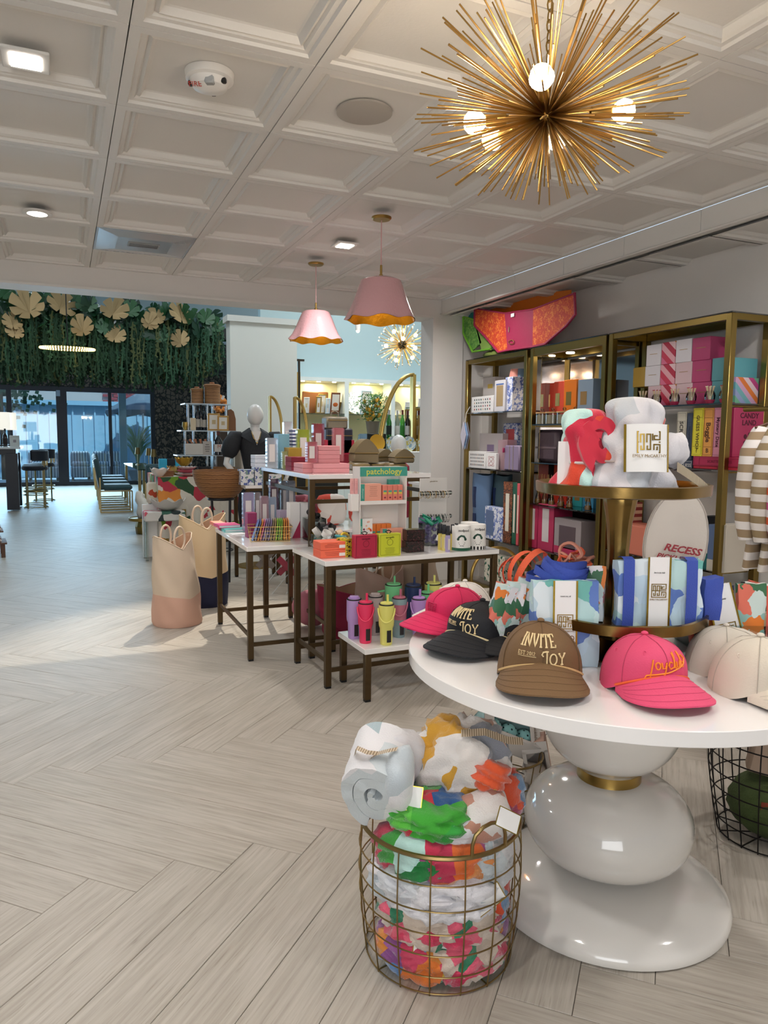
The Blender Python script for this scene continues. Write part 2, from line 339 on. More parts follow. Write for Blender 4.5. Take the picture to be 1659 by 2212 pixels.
# taller room behind
M_BLUE = mat('#b9d0d4', .75, bump=.1); M_GREY = mat('#a9b5b8', .75)
HZ = 6.4
wallbox('wall_partition', 2.10, 3.03, 10.0, 10.25, 0, 2.93, mat('#d3d5cf', .7)); wallbox('trim_4', 2.06, 3.06, 9.97, 10.28, 2.90, 2.98, mat('#cfd0cb', .7))
wallbox('wall_blue', 3.03, 9.6, 12.05, 12.2, 0, HZ, M_BLUE)
wallbox('wall_side', 9.6, 9.75, 6.3, 12.2, 0, HZ, M_BLUE)
wallbox('wall_far_left', -7.1, -7, -2.6, 21.6, 0, HZ, M_GREY)
b = MB(); b.box((1.3, 14, HZ + .05), (17, 15.8, .1)); struct('ceiling_high', b, M_CEIL)
M_LEO = pattern(['#0c0b0b', '#5d5248'], 9, .25, .6, 'leopard', stretch=(1, 1, .8))
DY = 21.3
wallbox('wall_far', -7, 9.6, DY + .1, DY + .25, 3.75, HZ, M_GREY)
wallbox('wall_far_upper', -7, 7, DY, DY + .1, 2.62, 3.95, M_LEO)
wallbox('wall_far_leopard', 2.36, 7, DY, DY + .1, 0, 2.62, M_LEO)
wallbox('wall_leopard_side', 5.4, 5.5, 12.2, DY, 0, 3.9, M_LEO)
# ------------------------------------------------------------------ garden doors, patio behind them
M_FRAME = mat('#0d1524', .35)
def vx(px, y=DY): return PY(px, 950, y).x
b = MB(); b.box(((-7 + 2.36) / 2, DY + .06, 2.56), (9.36, .12, .14)); door = struct('door_1', b, M_FRAME)
MB().box(((-7 + 2.36) / 2, DY + .06, .05), (9.36, .12, .10)).obj('sill', M_FRAME, door)
for a, c in ((-60, -50), (17, 28), (124, 147), (236, 243), (327, 336)):
    x0, x1 = vx(a), vx(c); MB().box(((x0 + x1) / 2, DY + .06, 1.3), (x1 - x0, .13, 2.4)).obj('stile', M_FRAME, door)
for a, c in ((-50, 17), (28, 124), (147, 236), (243, 327)):
    x0, x1 = vx(a), vx(c); MB().box(((x0 + x1) / 2, DY + .06, 1.3), (x1 - x0, .012, 2.4)).obj('pane', M_GLASS, door)
MB().box((vx(129), DY - .01, 2.44), (.1, .02, .16), bev=.01).obj('door_closer', mat('#8fa0b4', .4), door)
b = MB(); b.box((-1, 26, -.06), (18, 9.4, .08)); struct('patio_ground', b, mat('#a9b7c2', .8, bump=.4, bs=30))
FY = 25.6
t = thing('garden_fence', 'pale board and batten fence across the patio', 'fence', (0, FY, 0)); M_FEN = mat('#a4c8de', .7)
MB().box((-1, .05, 1.2), (14, .06, 2.4)).obj('panel', M_FEN, t)
for k in range(-16, 16): MB().box((-1 + k * .33, 0, 1.2), (.05, .04, 2.4)).obj('batten', M_FEN, t)
MB().box((-1, -.05, 2.36), (14, .12, .14)).obj('cap_rail', M_FEN, t)
t = thing('brick_house', 'red brick wall seen over the garden fence', 'building', (0, FY + 2.4, 0)); M_MORT = mat('#c8b8b0', .9)
MB().box((0, .1, 1.8), (16, .2, 3.6)).obj('wall', M_MORT, t); bm_ = MB().box((0, 0, 0), (.30, .06, .085)).mesh('brick', mat('#a5464a', .8, bump=.5, bs=30), smooth=False)
for j in range(14):
    for i in range(20):
        x = -5.6 + i * .36 + (j % 2) * .18 + (3.5 if i > 9 else 0)
        put('brick', bm_, t, loc=(x, -.02, 2.32 + j * .105))
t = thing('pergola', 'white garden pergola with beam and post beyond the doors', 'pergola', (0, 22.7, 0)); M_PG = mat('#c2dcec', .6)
MB().box((-1, 0, 2.86), (12, .16, .2)).obj('beam', M_PG, t); MB().box((-1, 0, 2.62), (12, .1, .1)).obj('beam', M_PG, t)
for px in (266, -40): MB().box((PY(px, 950, 22.7).x, .0, 1.28), (.2, .2, 2.56)).obj('post', M_PG, t)
M_STR = pattern(['#dfe8ee', '#dfe8ee', '#5d6f80'], 13, 0, .8, 'stripes', key='sofa')
for nm, a, c in (('striped garden sofa left of the wide door post', 60, 128), ('striped garden sofa behind the middle pane', 152, 196), ('striped garden sofa at the right beside the white post', 200, 268)):
    y = 24.0; x0, x1 = PY(a, 1000, y).x, PY(c, 1000, y).x; w = x1 - x0
    t = thing('garden_sofa', nm, 'sofa', ((x0 + x1) / 2, y, -.02), group='striped garden sofas')
    MB().box((0, 0, .27), (w, .8, .34), bev=.05).obj('seat', M_STR, t); MB().box((0, .33, .62), (w, .2, .5), bev=.06).obj('backrest', M_STR, t)
    MB().box((0, -.05, .5), (w * .9, .6, .14), bev=.05).obj('cushion', M_STR, t)
    for sx in (-1, 1):
        for sy in (-1, 1): MB().box((sx * (w / 2 - .06), sy * .34, .05), (.06, .06, .1)).obj('foot', M_BLACK, t)
ux = PY(300, 900, 24.6); t = thing('parasol', 'grey garden parasol with scalloped edge', 'parasol', (ux.x + .1, 24.35, 0))
M_PAR = mat('#55606c', .8)
MB().lathe([(.03, 0), (.03, 2.45)], 8).obj('pole', M_PG, t)
MB().lathe([(1.12, 1.98), (1.1, 2.12), (.03, 2.75), (0, 2.76)], 16, wave=lambda a, r, z: (r, z + (.05 * math.cos(16 * a / 2) if z < 2 else 0)), caps=False).obj('canopy', M_PAR, t, smooth=False)
def plant(name, label, cat, loc, h, n, m, spread, w=.02, seed=1, pot=None):
    r = random.Random(seed); t = thing(name, label, cat, loc); b = MB()
    for k in range(n):
        a = r.uniform(0, 2 * PI); s = r.uniform(.4, 1) * spread; hh = h * r.uniform(.6, 1); pts = [(math.cos(a) * s * u * u * 1.0, math.sin(a) * s * u * u, hh * (u - .35 * u ** 3) * 1.35) for u in (0, .3, .6, .85, 1)]
        b.tube(pts, [w * .5, w, w, w * .6, w * .1], 3)
    b.obj('foliage', m, t, kind='stuff')
    if pot: MB().lathe([(pot * .7, -.3), (pot, 0), (pot * .9, .01), (0, .01)], 16).obj('pot', mat('#9aa0a0', .7), t)
    return t
plant('grassy_plant', 'tall feathery plant outside the right hand pane', 'plant', (PY(298, 1000, 23.6).x, 23.6, .3), 1.6, 90, mat('#7c9b74', .8), .7, .014, 4, .3)
t = thing('street_lamp', 'dark tree with hanging lights left of the garden doors', 'tree', (vx(6, 24.5), 24.5, 0)); t.name = 'garden_tree'
r = random.Random(5); b = MB()
for k in range(300): b.box((r.gauss(0, .35), r.gauss(0, .3), 2.6 + r.gauss(0, .35)), (.1, .02, .1), T=Matrix.Rotation(r.uniform(-.3, .3), 4, 'Y'))
b.obj('foliage', mat('#1d3a2c', .8), t, kind='stuff'); MB().lathe([(.07, 0), (.05, 2.6)], 8).obj('trunk', mat('#3d3027', .9), t)
for k in range(4): MB().ball((-.25 + k * .17, -.5, 2.05 - .06 * k), .06, 8).obj('light_bulb', mat('#e9fff2', .4, emis=3), t)

# ------------------------------------------------------------------ hanging greenery on a black beam
GY = 12.3
x0, x1 = PY(-30, 720, GY).x, PY(497, 720, GY).x; zb = PY(470, 720, GY).z
wallbox('trim_5', x0 - 3, x1 + .35, GY - .06, GY + .1, zb - .09, zb + .08, mat('#15181c', .5))
wallbox('trim_6', x1 - .9, x1 + .35, GY + 1.2, GY + 1.4, zb - .55, zb - .38, mat('#15181c', .5))
gl = thing('hanging_greenery', 'long hanging garland of monstera leaves and trailing fern with gold leaves', 'garland', (x0, GY, zb))
GX1 = PY(462, 720, GY).x - x0
def leaf_mesh(name, m):
    out = []; n = 54
    for i in range(n + 1):
        a = -PI * .94 + 2 * PI * .94 * i / n; r = (.45 + .2 * math.cos(a)) * (1.04 - .06 * abs(math.sin(a * 2)))
        if i % 7 == 3 and 8 < i < n - 7: r *= .5 + .015 * (i % 5) * 2
        out.append((r * math.sin(a) * .95, r * math.cos(a)))
    vs = [(0, -.1, .0)] + [(x, y, -.35 * (x * x) - .25 * max(0, y) ** 2) for x, y in out]
    b = MB(); b.add(vs, [(0, i + 1, i + 2) for i in range(n)]); b.tube([(0, -.1, .005), (0, .2, .005), (0, .5, -.06)], .012, 4)
    return b.mesh(name, m, ang=60)
lf_g = [leaf_mesh('monstera_leaf', mat(c, .4)) for c in ('#0f3420', '#17452a', '#2c5a35')]; lf_o = leaf_mesh('gold_leaf', mat('#a89068', .5, .45))
r = random.Random(11)
for k in range(190):
    x = r.uniform(-.3, GX1 + .03); s = r.uniform(.22, .40); o = put('monstera_leaf', r.choice(lf_g), gl, loc=(x, r.uniform(-.4, .25), r.gauss(.03, .12)), rot=(r.uniform(.5, 1.9), r.uniform(-.7, .7), r.uniform(-.9, .9))); o.scale = (s,) * 3
for px, py, s in ((62, 668, .50), (132, 662, .46), (245, 674, .45), (338, 690, .34), (392, 684, .42), (32, 720, .28), (178, 712, .36), (248, 728, .34), (390, 738, .32), (172, 650, .0), (322, 700, .3), (28, 700, .3)):
    if not s: continue
    q = PY(px, py, GY - .45); o = put('gold_leaf', lf_o, gl, 'metallic gold monstera leaf', loc=q - V((x0, GY, zb)), rot=(r.uniform(1.1, 1.6), r.uniform(-.5, .5), r.uniform(-.5, .5))); o.scale = (s,) * 3
for px, py, s in ((188, 662, .34), (280, 672, .3), (445, 690, .3), (225, 712, .3), (348, 728, .3)):
    q = PY(px, py, GY - .4); o = put('monstera_leaf', lf_g[2], gl, loc=q - V((x0, GY, zb)), rot=(1.4, r.uniform(-.5, .5), 0)); o.scale = (s,) * 3
for mi, (nst, c) in enumerate(((900, '#173a25'), (520, '#2a5138'), (260, '#4f5a35'))):
    b = MB()
    for k in range(nst):
        x = r.uniform(-.3, GX1 + .1 - .12 * r.random()); y = r.uniform(-.4, .35); L = r.uniform(.45, .93) * (.75 if x > GX1 - .2 else 1); z = r.uniform(-.05, .12); p = V((x, y, z)); dx = r.uniform(-.04, .04)
        seg = 7; w = r.uniform(.007, .014); pts = [(x + dx * u + .012 * math.sin(u * 9 + k), y + .01 * math.cos(u * 7 + k), z - L * u) for u in [i / seg for i in range(seg + 1)]]
        for i in range(seg):
            a, c_ = V(pts[i]), V(pts[i + 1]); q = i % 2 * 2 - 1
            b.add([a + V((-w, 0, 0)), a + V((w, .004 * q, 0)), c_ + V((w * .7, 0, 0)), c_ + V((-w * .7, -.004, 0))], [(0, 1, 2, 3)])
            for sgn in (-1, 1):
                m_ = a.lerp(c_, r.random()); b.add([m_, m_ + V((sgn * r.uniform(.02, .05), r.uniform(-.02, .02), -.03)), m_ + V((sgn * .012, 0, -.05))], [(0, 1, 2)])
    b.obj('trailing_fern', mat(c, .8), gl, kind='stuff', smooth=False)
for px in (106, 108, 351, 402, 143): 
    q = PY(px, 680, GY + .1); MB().tube([(0, 0, 0), (0, 0, HZ - q.z)], .01 if px in (106, 108) else .005).obj('hanging_wire', M_BLACK, gl, loc=q - V((x0, GY, zb)))
q = PY(146, 753, 11.55); rr = (PY(205, 753, 11.55).x - PY(88, 753, 11.55).x) / 2
t = thing('ring_chandelier', 'glowing oval ring chandelier among the hanging greenery', 'chandelier', q); b = MB()
MB().tube([(rr * math.cos(a), rr * math.sin(a) * .5, 0) for a in [2 * PI * k / 48 for k in range(48)]], .012, 6, closed=True).obj('ring', mat('#5a4526', .4, .8), t)
for k in range(56): a = 2 * PI * k / 56; MB().ball((rr * math.cos(a), rr * math.sin(a) * .5, .0), .017, 6).obj('light_bulb', mat('#ffd97a', .4, emis=6), t)
MB().tube([(0, 0, 0), (0, 0, HZ - q.z)], .008).obj('cord', M_BLACK, t)

# ------------------------------------------------------------------ bar table and stools, dining set
M_TEAL = mat('#0c3d45', .55, sheen=.6); M_NAVYV = mat('#0c1526', .6, sheen=.4); M_PALEG = mat('#b5a06f', .3, .9)
q = PZ(30, 1103, 0); t = thing('bar_table', 'tall dark bar table with a white top at the left edge', 'table', (q.x, q.y, 0))
MB().box((-1.1, .45, 1.12), (2.5, 1.0, .04), bev=.004).obj('tabletop', mat('#cfd6da', .2), t); MB().box((-1.1, .45, 1.05), (2.34, .86, .1)).obj('apron', M_FRAME, t)
for x in (0, -2.2):
    for y in (0, .85): MB().box((x, y, .52), (.2, .16, 1.0)).obj('leg', M_FRAME, t)
def barstool():
    t = thing('bar_stool', 's', 'stool', (0, 0, 0), group='velvet bar stools at the tall table')
    MB().lathe([(0, .70), (.2, .70), (.225, .72), (.225, .76), (.2, .785), (0, .79)], 24).obj('seat', M_NAVYV, t)
    b = MB(); b.sheet(lambda u, v: (.24 * math.cos(PI * (u - .5) * 1.15 + PI / 2 * 0) * 1, .24 * math.sin(PI * (u - .5) * 1.15), .88 + .18 * v), 18, 2); b.sheet(lambda u, v: (.20 * math.cos(PI * (u - .5) * 1.15), .20 * math.sin(PI * (u - .5) * 1.15), .88 + .18 * (1 - v)), 18, 2)
    b.sheet(lambda u, v: ((.24 - .04 * v) * math.cos(PI * (u - .5) * 1.15), (.24 - .04 * v) * math.sin(PI * (u - .5) * 1.15), 1.06), 18, 1)
    b.obj('backrest', M_NAVYV, t)
    for a in (-.8, .8, PI - .8, PI + .8): MB().tube([(.21 * math.cos(a), .21 * math.sin(a), 0), (.21 * math.cos(a), .21 * math.sin(a), .9 if abs(a) < 1 else .7)], .013).obj('leg', M_PALEG, t)
    for z in (.02, .25, .32): MB().tube([(.21 * math.cos(a), .21 * math.sin(a), z) for a in [2 * PI * k / 20 for k in range(20)]], .010, 5, closed=True).obj('foot_ring', M_PALEG, t)
    for k in range(5): MB().box((.215 * math.cos(-.7 + k * .35), .215 * math.sin(-.7 + k * .35), .84), (.012, .012, .1)).obj('back_spindle', M_PALEG, t)
    return t
st = barstool(); q = PZ(78, 1099, 0); st.location = (q.x - .0, q.y + .2, 0); st.rotation_euler.z = .1; st['label'] = 'dark velvet bar stool with brass rings, nearest of the bar stools'
dup(st, (q.x - .02, q.y + .95, 0), .05, 'dark velvet bar stool with brass rings, middle one of the row'); dup(st, (q.x + .1, q.y + 1.75, 0), 0, 'dark velvet bar stool with brass rings, farthest of the row')
def dchair():
    t = thing('dining_chair', 's', 'chair', (0, 0, 0), group='teal velvet dining chairs'); h = .93
    MB().box((.02, 0, .44), (.5, .5, .1), bev=.035).obj('seat', M_TEAL, t)
    MB().box((0, 0, .26), (.09, .5, .56), bev=.035, T=Matrix.Translation((-.24, 0, .42)) @ Matrix.Rotation(-.16, 4, 'Y')).obj('backrest', M_TEAL, t)
    for y in (-.25, .25):
        for a, c in (((-.27, y, .01), (-.27, y, .62)), ((-.27, y, .01), (.26, y, .01)), ((.26, y, .01), (.26, y, .38)), ((-.27, y, .38), (.26, y, .38))): MB().rod(a, c, .022).obj('frame_bar', M_PALEG, t)
    for x in (-.27, .26): MB().rod((x, -.25, .012), (x, .25, .012), .02).obj('frame_bar', M_PALEG, t)
    for a, c in (((-.335, -.13, .40), (-.345, -.13, .80)), ((-.335, .13, .40), (-.345, .13, .80)), ((-.345, -.14, .80), (-.345, .14, .80))): MB().rod(a, c, .02).obj('back_trim', M_PALEG, t)
    return t
dc = dchair(); q = PZ(218, 1108, 0); dc.location = (q.x + .27, q.y + .25, 0); dc['label'] = 'teal velvet dining chair in side view, nearest of the left row'
for k, nm in enumerate(('second', 'third', 'farthest')): dup(dc, (q.x + .3 + .03 * k, q.y + .25 + 1.0 * (k + 1), 0), .03 * k, 'teal velvet dining chair, %s of the left row' % nm)
q2 = PY(336, 1060, 12.4)
for k, nm in enumerate(('nearest', 'second', 'third', 'farthest')): dup(dc, ((PY((336, 328)[k], 1000, 12.45 + .95 * k).x + .12) if k < 2 else 1.98, 12.45 + .95 * k, 0), PI / 2 - .1, 'teal velvet dining chair seen from behind, %s of the right row' % nm, scale=.92)
t = thing('dining_table', 'glass dining table between the teal chairs', 'table', (q.x + .86, q.y + .1, 0))
MB().box((0, 1.6, .745), (.44, 3.2, .015)).obj('glass_top', M_TGLASS, t)
for x in (-.18, .18):
    for y in (.1, 3.1): MB().box((x, y, .37), (.05, .05, .74)).obj('leg', M_PALEG, t)
for k, (px, py) in enumerate(((332, 985), (321, 976), (297, 965))):
    p = PY(px, py, q.y + .35 + .95 * k); t = thing('table_lamp', 'tiny brass table lamp on the dining table, %s one' % ('nearest', 'middle', 'farthest')[k], 'lamp', (p.x, p.y, .752), group='small brass dining lamps')
    MB().lathe([(0, 0), (.05, 0), (.05, .012), (.008, .02), (.008, .25), (0, .25)], 12).obj('base', M_PALEG, t); MB().lathe([(.055, .22), (.04, .36), (0, .36)], 16, caps=False).obj('shade', mat('#8a7448', .4, .6), t)
# on the bar table
for k, (px, sz) in enumerate(((2, .26), (21, .2))):
    p = PY(px, 940, 15.2 + .25 * k); t = thing('table_lamp', 'white shaded lamp on the bar table, ' + ('at the picture edge' if not k else 'inner one'), 'lamp', (p.x, p.y, 1.141), group='lamps on the bar table')
    MB().lathe([(0, 0), (.08, 0), (.08, .02), (.015, .03), (.012, .3), (0, .3)], 12).obj('base', M_BLACK, t); MB().lathe([(sz * .62, .3), (sz * .6, .62)], 24, caps=False).obj('shade', mat('#f5efe2', .8, emis=.8), t)
def bottle(name, label, loc, h=.3, r=.037, glass='#10241a', lab='#e8e2d4', foil='#1a1a1c', grp=None, neck=.28):
    t = thing(name, label, 'bottle', loc, 0, grp)
    MB().lathe([(0, 0), (r * .9, 0), (r, .006), (r, h * .55), (r * .9, h * .62), (r * .42, h * .74), (r * .36, h * .8), (r * .36, h), (0, h)], 16).obj('body', mat(glass, .08, coat=.5), t)
    if lab: MB().lathe([(r + .0008, h * .14), (r + .0008, h * .46)], 16, caps=False).obj('bottle_label', mat(lab, .7), t)
    if foil: MB().lathe([(r * .40, h * .84), (r * .40, h + .002), (0, h + .003)], 12, caps=False).obj('foil_cap', mat(foil, .35, .3), t)
    return t
p = PY(12, 965, 15.0); bottle('wine_bottle', 'dark wine bottle standing on the bar table', (p.x, 15.0, 1.141), .32, .04, '#2a1410', '#2a1812')
def frame(name, label, cat, loc, w, h, border, m, inner='#efece6', rz=0, tilt=.18, grp=None, art=None, d=.015):
    t = thing(name, label, cat, loc, (tilt, 0, rz), grp)
    for a, c, e, f in ((0, h - border / 2, w, border), (0, border / 2, w, border)): MB().box((a, 0, c), (e, d, f), bev=.002).obj('frame_rail', m, t)
    for x in (-1, 1): MB().box((x * (w / 2 - border / 2), 0, h / 2), (border, d, h - 2 * border), bev=.002).obj('frame_rail', m, t)
    MB().box((0, .002, h / 2), (w - 2 * border, .006, h - 2 * border)).obj('picture', mat(inner, .6), t)
    if art: MB().box((0, -.002, h / 2), (w * .3, .003, h * .25)).obj('picture_print', mat(art, .6), t)
    return t
p = PY(32, 957, 14.95); frame('picture_frame', 'small framed card on the bar table', 'frame', (p.x, 14.95, 1.141), .16, .2, .02, mat('#e8e6e2', .4), art='#b0a4a8')
# low wooden box at the left edge
p = PZ(4, 1205, 0); t = thing('wooden_crate', 'low wooden display riser with spotted cards at the left edge', 'display riser', (p.x - .04, p.y + .18, 0), .1); M_WOOD = mat('#5b3a26', .5, bump=.3, bs=40)
MB().box((-.1, 0, .16), (.36, .4, .02), bev=.003).obj('top_board', M_WOOD, t); MB().box((-.1, 0, .29), (.3, .34, .015), bev=.003).obj('upper_board', M_WOOD, t)
for x in (.04, -.24):
    for y in (-.16, .16): MB().box((x, y, .075), (.04, .04, .15)).obj('leg', M_WOOD, t)
for y in (-.1, .1): MB().box((-.1, y, .225), (.03, .03, .115)).obj('leg', M_WOOD, t)
M_SPOT = pattern(['#ece6e0', '#ece6e0', '#3a3034', '#8c5a5c'], 60, .1, .6)
for k, z in ((0, .172), (1, .30)): solid('spotted_tin', MB().box((0, 0, .022), (.26, .3, .042), bev=.006), M_SPOT, 'spotted flat tin on the %s board of the wooden riser' % ('upper' if k else 'lower'), 'box', (p.x - .14, p.y + .18, z), .1, 'spotted tins on the riser')

# ------------------------------------------------------------------ niche shelving against the blue wall
NY = 11.66; M_BUILT = mat('#e6eeec', .5); xs = [PY(a, 900, NY).x for a in (636, 749, 849, 960, 1085)]; zt = PY(745, 825, NY).z
nt_ = thing('built_in_shelves', 'white built-in shelving with lit yellow niches under the blue wall', 'shelves', (0, NY, 0))
MB().box(((xs[0] + xs[-1]) / 2, .2, zt + .03), (xs[-1] - xs[0] + .1, .4, .06)).obj('cornice', M_BUILT, nt_)
for x in xs: MB().box((x, .2, zt / 2), (.075, .4, zt)).obj('upright', M_BUILT, nt_)
for i in range(4):
    MB().box(((xs[i] + xs[i + 1]) / 2, .385, zt / 2), (xs[i + 1] - xs[i] - .075, .02, zt)).obj('back_panel', mat('#e7dfb4', .7), nt_)
ZN = [PY(700, py, NY).z for py in (893, 958, 1020)]
for i in range(4):
    for z in ZN: MB().box(((xs[i] + xs[i + 1]) / 2, .18, z - .006), (xs[i + 1] - xs[i] - .075, .36, .012)).obj('glass_shelf', M_TGLASS, nt_)
    MB().box(((xs[i] + xs[i + 1]) / 2, .2, .42), (xs[i + 1] - xs[i] - .075, .38, .84)).obj('cabinet', M_BUILT, nt_)
    for u in (.2, .5, .8):
        x = xs[i] + (xs[i + 1] - xs[i]) * u; MB().lathe([(0, -.012), (.03, -.01), (.035, 0)], 10, T=Matrix.Translation((x, .12, zt))).obj('puck_light', mat('#fff3cf', .4, emis=12), nt_)
    lamp('niche_lamp', 'AREA', ((xs[i] + xs[i + 1]) / 2, NY + .2, zt - .02), 5, (1, .9, .6), .3, ((xs[i] + xs[i + 1]) / 2, NY + .2, 0))
def nitem(px0, px1, pt, level, d=.05, back=.2, dy=0):
    x0, x1 = PY(px0, 900, NY + back).x, PY(px1, 900, NY + back).x; z1 = PY((px0 + px1) / 2, pt, NY + back).z; return (x0 + x1) / 2, x1 - x0, ZN[level], z1 - ZN[level]
M_LG = mat('#c6a35a', .3, .8)
for a, c, pt, dy, fm, art, lb in ((655, 667, 858, .2, M_PAPER, '#d8c69a', 'white picture frame at the left end of the first niche'), (681, 693, 856, .14, M_LG, '#c9a77c', 'small gold picture frame in the first lit niche'), (685, 703, 851, .24, M_LG, '#e2d4bc', 'tall gold picture frame behind the small one'), (702, 712, 860, .16, mat('#cfe3ee', .4), '#b9c9cf', 'narrow pale blue frame in the first niche'),
        (777, 799, 843, .2, mat('#bcd6e4', .4), '#e4e8e4', 'large pale blue picture frame in the second niche'), (803, 818, 852, .16, mat('#c8dbe6', .4), '#dadfd8', 'smaller pale blue frame in the second niche'), (900, 914, 860, .2, M_PAPER, '#7fa3b8', 'white picture frame in the third niche'), (873, 883, 868, .15, M_PAPER, '#b5b9b0', 'tiny white picture frame in the third niche')):
    x, w, z, h = nitem(a, c, pt, 0, back=dy); frame('picture_frame', lb, 'frame', (x, NY + dy, z), w, h, .02, fm, art=art, grp='frames in the lit niches')
x, w, z, h = nitem(652, 708, 846, 0, back=.3); solid('serving_tray', MB().box((0, 0, h / 2), (w, .03, h), bev=.012), mat('#8a5733', .4), 'brown wooden tray standing at the back of the first niche', 'tray', (x, NY + .32, z), (.12, 0, 0))
x, w, z, h = nitem(712, 731, 848, 0); t = thing('recipe_book', 'framed cookbook with a dish on its cover in the first niche', 'book', (x, NY + .18, z), (.2, 0, 0)); MB().box((0, 0, h / 2), (w, .03, h), bev=.002).obj('cover', mat('#7a4a30', .5), t); MB().box((0, -.016, h * .55), (w * .8, .003, h * .75)).obj('cover_print', mat('#e7e2da', .6), t); MB().ball((0, -.018, h * .45), w * .28, 12, sq=(1, .15, .8)).obj('picture', mat('#c8642a', .6), t)
x, w, z, h = nitem(720, 738, 840, 0); solid('gold_basket', MB().lathe([(.03, 0), (.07, .1), (.13, .2), (.135, .2), (.075, .1), (.035, .005), (0, .004)], 20), mat('#c9a24a', .35, .8), 'gold footed bowl at the right of the first niche', 'bowl', (x + .02, NY + .28, z))
x, w, z, h = nitem(744, 776, 834, 0); M_BLK_TOILE = pattern(['#e9edf0', '#e9edf0', '#7b8ea0'], 22, .3, .5)
def plate(name, label, loc, r, m, tilt=1.35, grp=None, deep=.02): return solid(name, MB().lathe([(0, 0), (r * .6, 0), (r * .95, deep), (r, deep + .004), (r * .62, .008), (0, .008)], 32), m, label, 'plate', loc, (tilt, 0, 0), grp)
plate('platter', 'large blue and white round platter propped in the second niche', (x + .1, NY + .3, z + .2), .2, M_BLK_TOILE)
x, w, z, h = nitem(826, 841, 843, 0); solid('vase', MB().lathe([(0, 0), (.07, 0), (.075, .1), (.072, .3), (.06, .32), (.055, .3), (0, .29)], 20), pattern(['#d8cfb4', '#8f876a'], 30, .3, .6), 'tall grey patterned vase at the right of the second niche', 'vase', (x, NY + .2, z))
for a, r_, lb in ((667, .11, 'silver scalloped plate on the lower shelf of the first niche'), (868, .12, 'pale round plate in the third niche')):
    p = PY(a, 900, NY); lv = 1 if a == 667 else 0; plate('plate', lb, (p.x, NY + .28, ZN[lv] + r_ + .004), r_, mat('#b9b29a', .25, .6))
x, w, z, h = nitem(718, 735, 880, 1); t = thing('cup_rack', 'stack of small pale cups in the first niche', 'cups', (x, NY + .2, z))
for i in range(4):
    for j in range(2): MB().lathe([(.025, 0), (.035, .05), (.03, .052)], 10, T=Matrix.Translation((-.05 + j * .1, 0, .055 * i))).obj('cup', mat('#cdd4cf', .4), t)
r = random.Random(21)
cols = [('off-white', '#e3e8e4'), ('slate blue', '#6f8fa6'), ('pale grey', '#d6d9d2'), ('ice blue', '#b9cdd6'), ('white', '#f1f1ee'), ('grey blue', '#8fa9b5'), ('straw coloured', '#c3b27c'), ('charcoal', '#47535c')]
for i in range(4):
    for lv in (0, 1, 2):
        if lv == 0 and i < 3: continue
        for k in range(4):
            x = xs[i] + .12 + k * (xs[i + 1] - xs[i] - .2) / 3.6
            if lv == 1 and i == 0 and k in (0, 2): continue
            hh = r.uniform(.08, .2); rr = r.uniform(.025, .05); cn, c = r.choice(cols)
            solid('vase', MB().lathe([(0, 0), (rr * .7, 0), (rr, hh * .35), (rr * .5, hh * .8), (rr * .6, hh), (0, hh)], 14), mat(c, .35), '%s vase, %s on the %s shelf of the %s niche' % (cn, ('leftmost', 'second from left', 'third from left', 'rightmost')[k], ('top', 'middle', 'lower')[lv], ('first', 'second', 'third', 'fourth')[i]), 'vase', (x, NY + .2, ZN[lv]), group='vases, %s shelf of niche %d' % (('top', 'middle', 'lower')[lv], i + 1))

# second starburst chandelier
C2 = PY(869, 745, 10.0); t = thing('chandelier', 'gold starburst chandelier with glass tips in the blue room', 'chandelier', C2)
MB().ball((0, 0, 0), .07, 14).obj('hub', mat('#2d2a22', .3, .8), t); MB().tube([(0, 0, 0), (0, 0, HZ - C2.z)], .006).obj('stem', mat('#c9a24a', .3, .9), t)
sp2 = MB().tube([(0, 0, 0), (0, 0, 1)], .0045, 5).mesh('spike', mat('#d8b56a', .3, .9)); tip = MB().ball((0, 0, 0), .013, 6).mesh('glass_tip', mat('#e8e4d8', .1))
r = random.Random(8)
for i in range(84):
    z = 1 - 2 * (i + .5) / 84; a = i * 2.4; q = math.sqrt(1 - z * z); d = V((q * math.cos(a), q * math.sin(a), z)); L = r.choice((.40, .36, .30))
    o = put('spike', sp2, t, rot=d.to_track_quat('Z', 'Y').to_euler()); o.scale = (1, 1, L); put('glass_tip', tip, t, loc=d * L)
for i in range(12):
    z = 1 - 2 * (i + .5) / 12; a = i * 2.4 + 1; q = math.sqrt(1 - z * z); d = V((q * math.cos(a), q * math.sin(a), z)); MB().ball(d * .24, .03, 10).obj('bulb', M_BULB, t)
lamp('starburst_light', 'POINT', (C2.x - .5, C2.y - .5, C2.z), 14, WARM, .1)
p = PY(773, 714, 10.5); t = thing('track_spotlight', 'small track spotlight against the blue wall', 'light', p)
MB().lathe([(0, 0), (.035, 0), (.04, .09), (0, .1)], 12).obj('lamp_head', M_WHITE, t); MB().tube([(0, 0, .09), (0, 0, HZ - p.z)], .006).obj('cord', M_WHITE, t); MB().ball((0, 0, -.005), .028, 8).obj('bulb', M_BULBW, t)
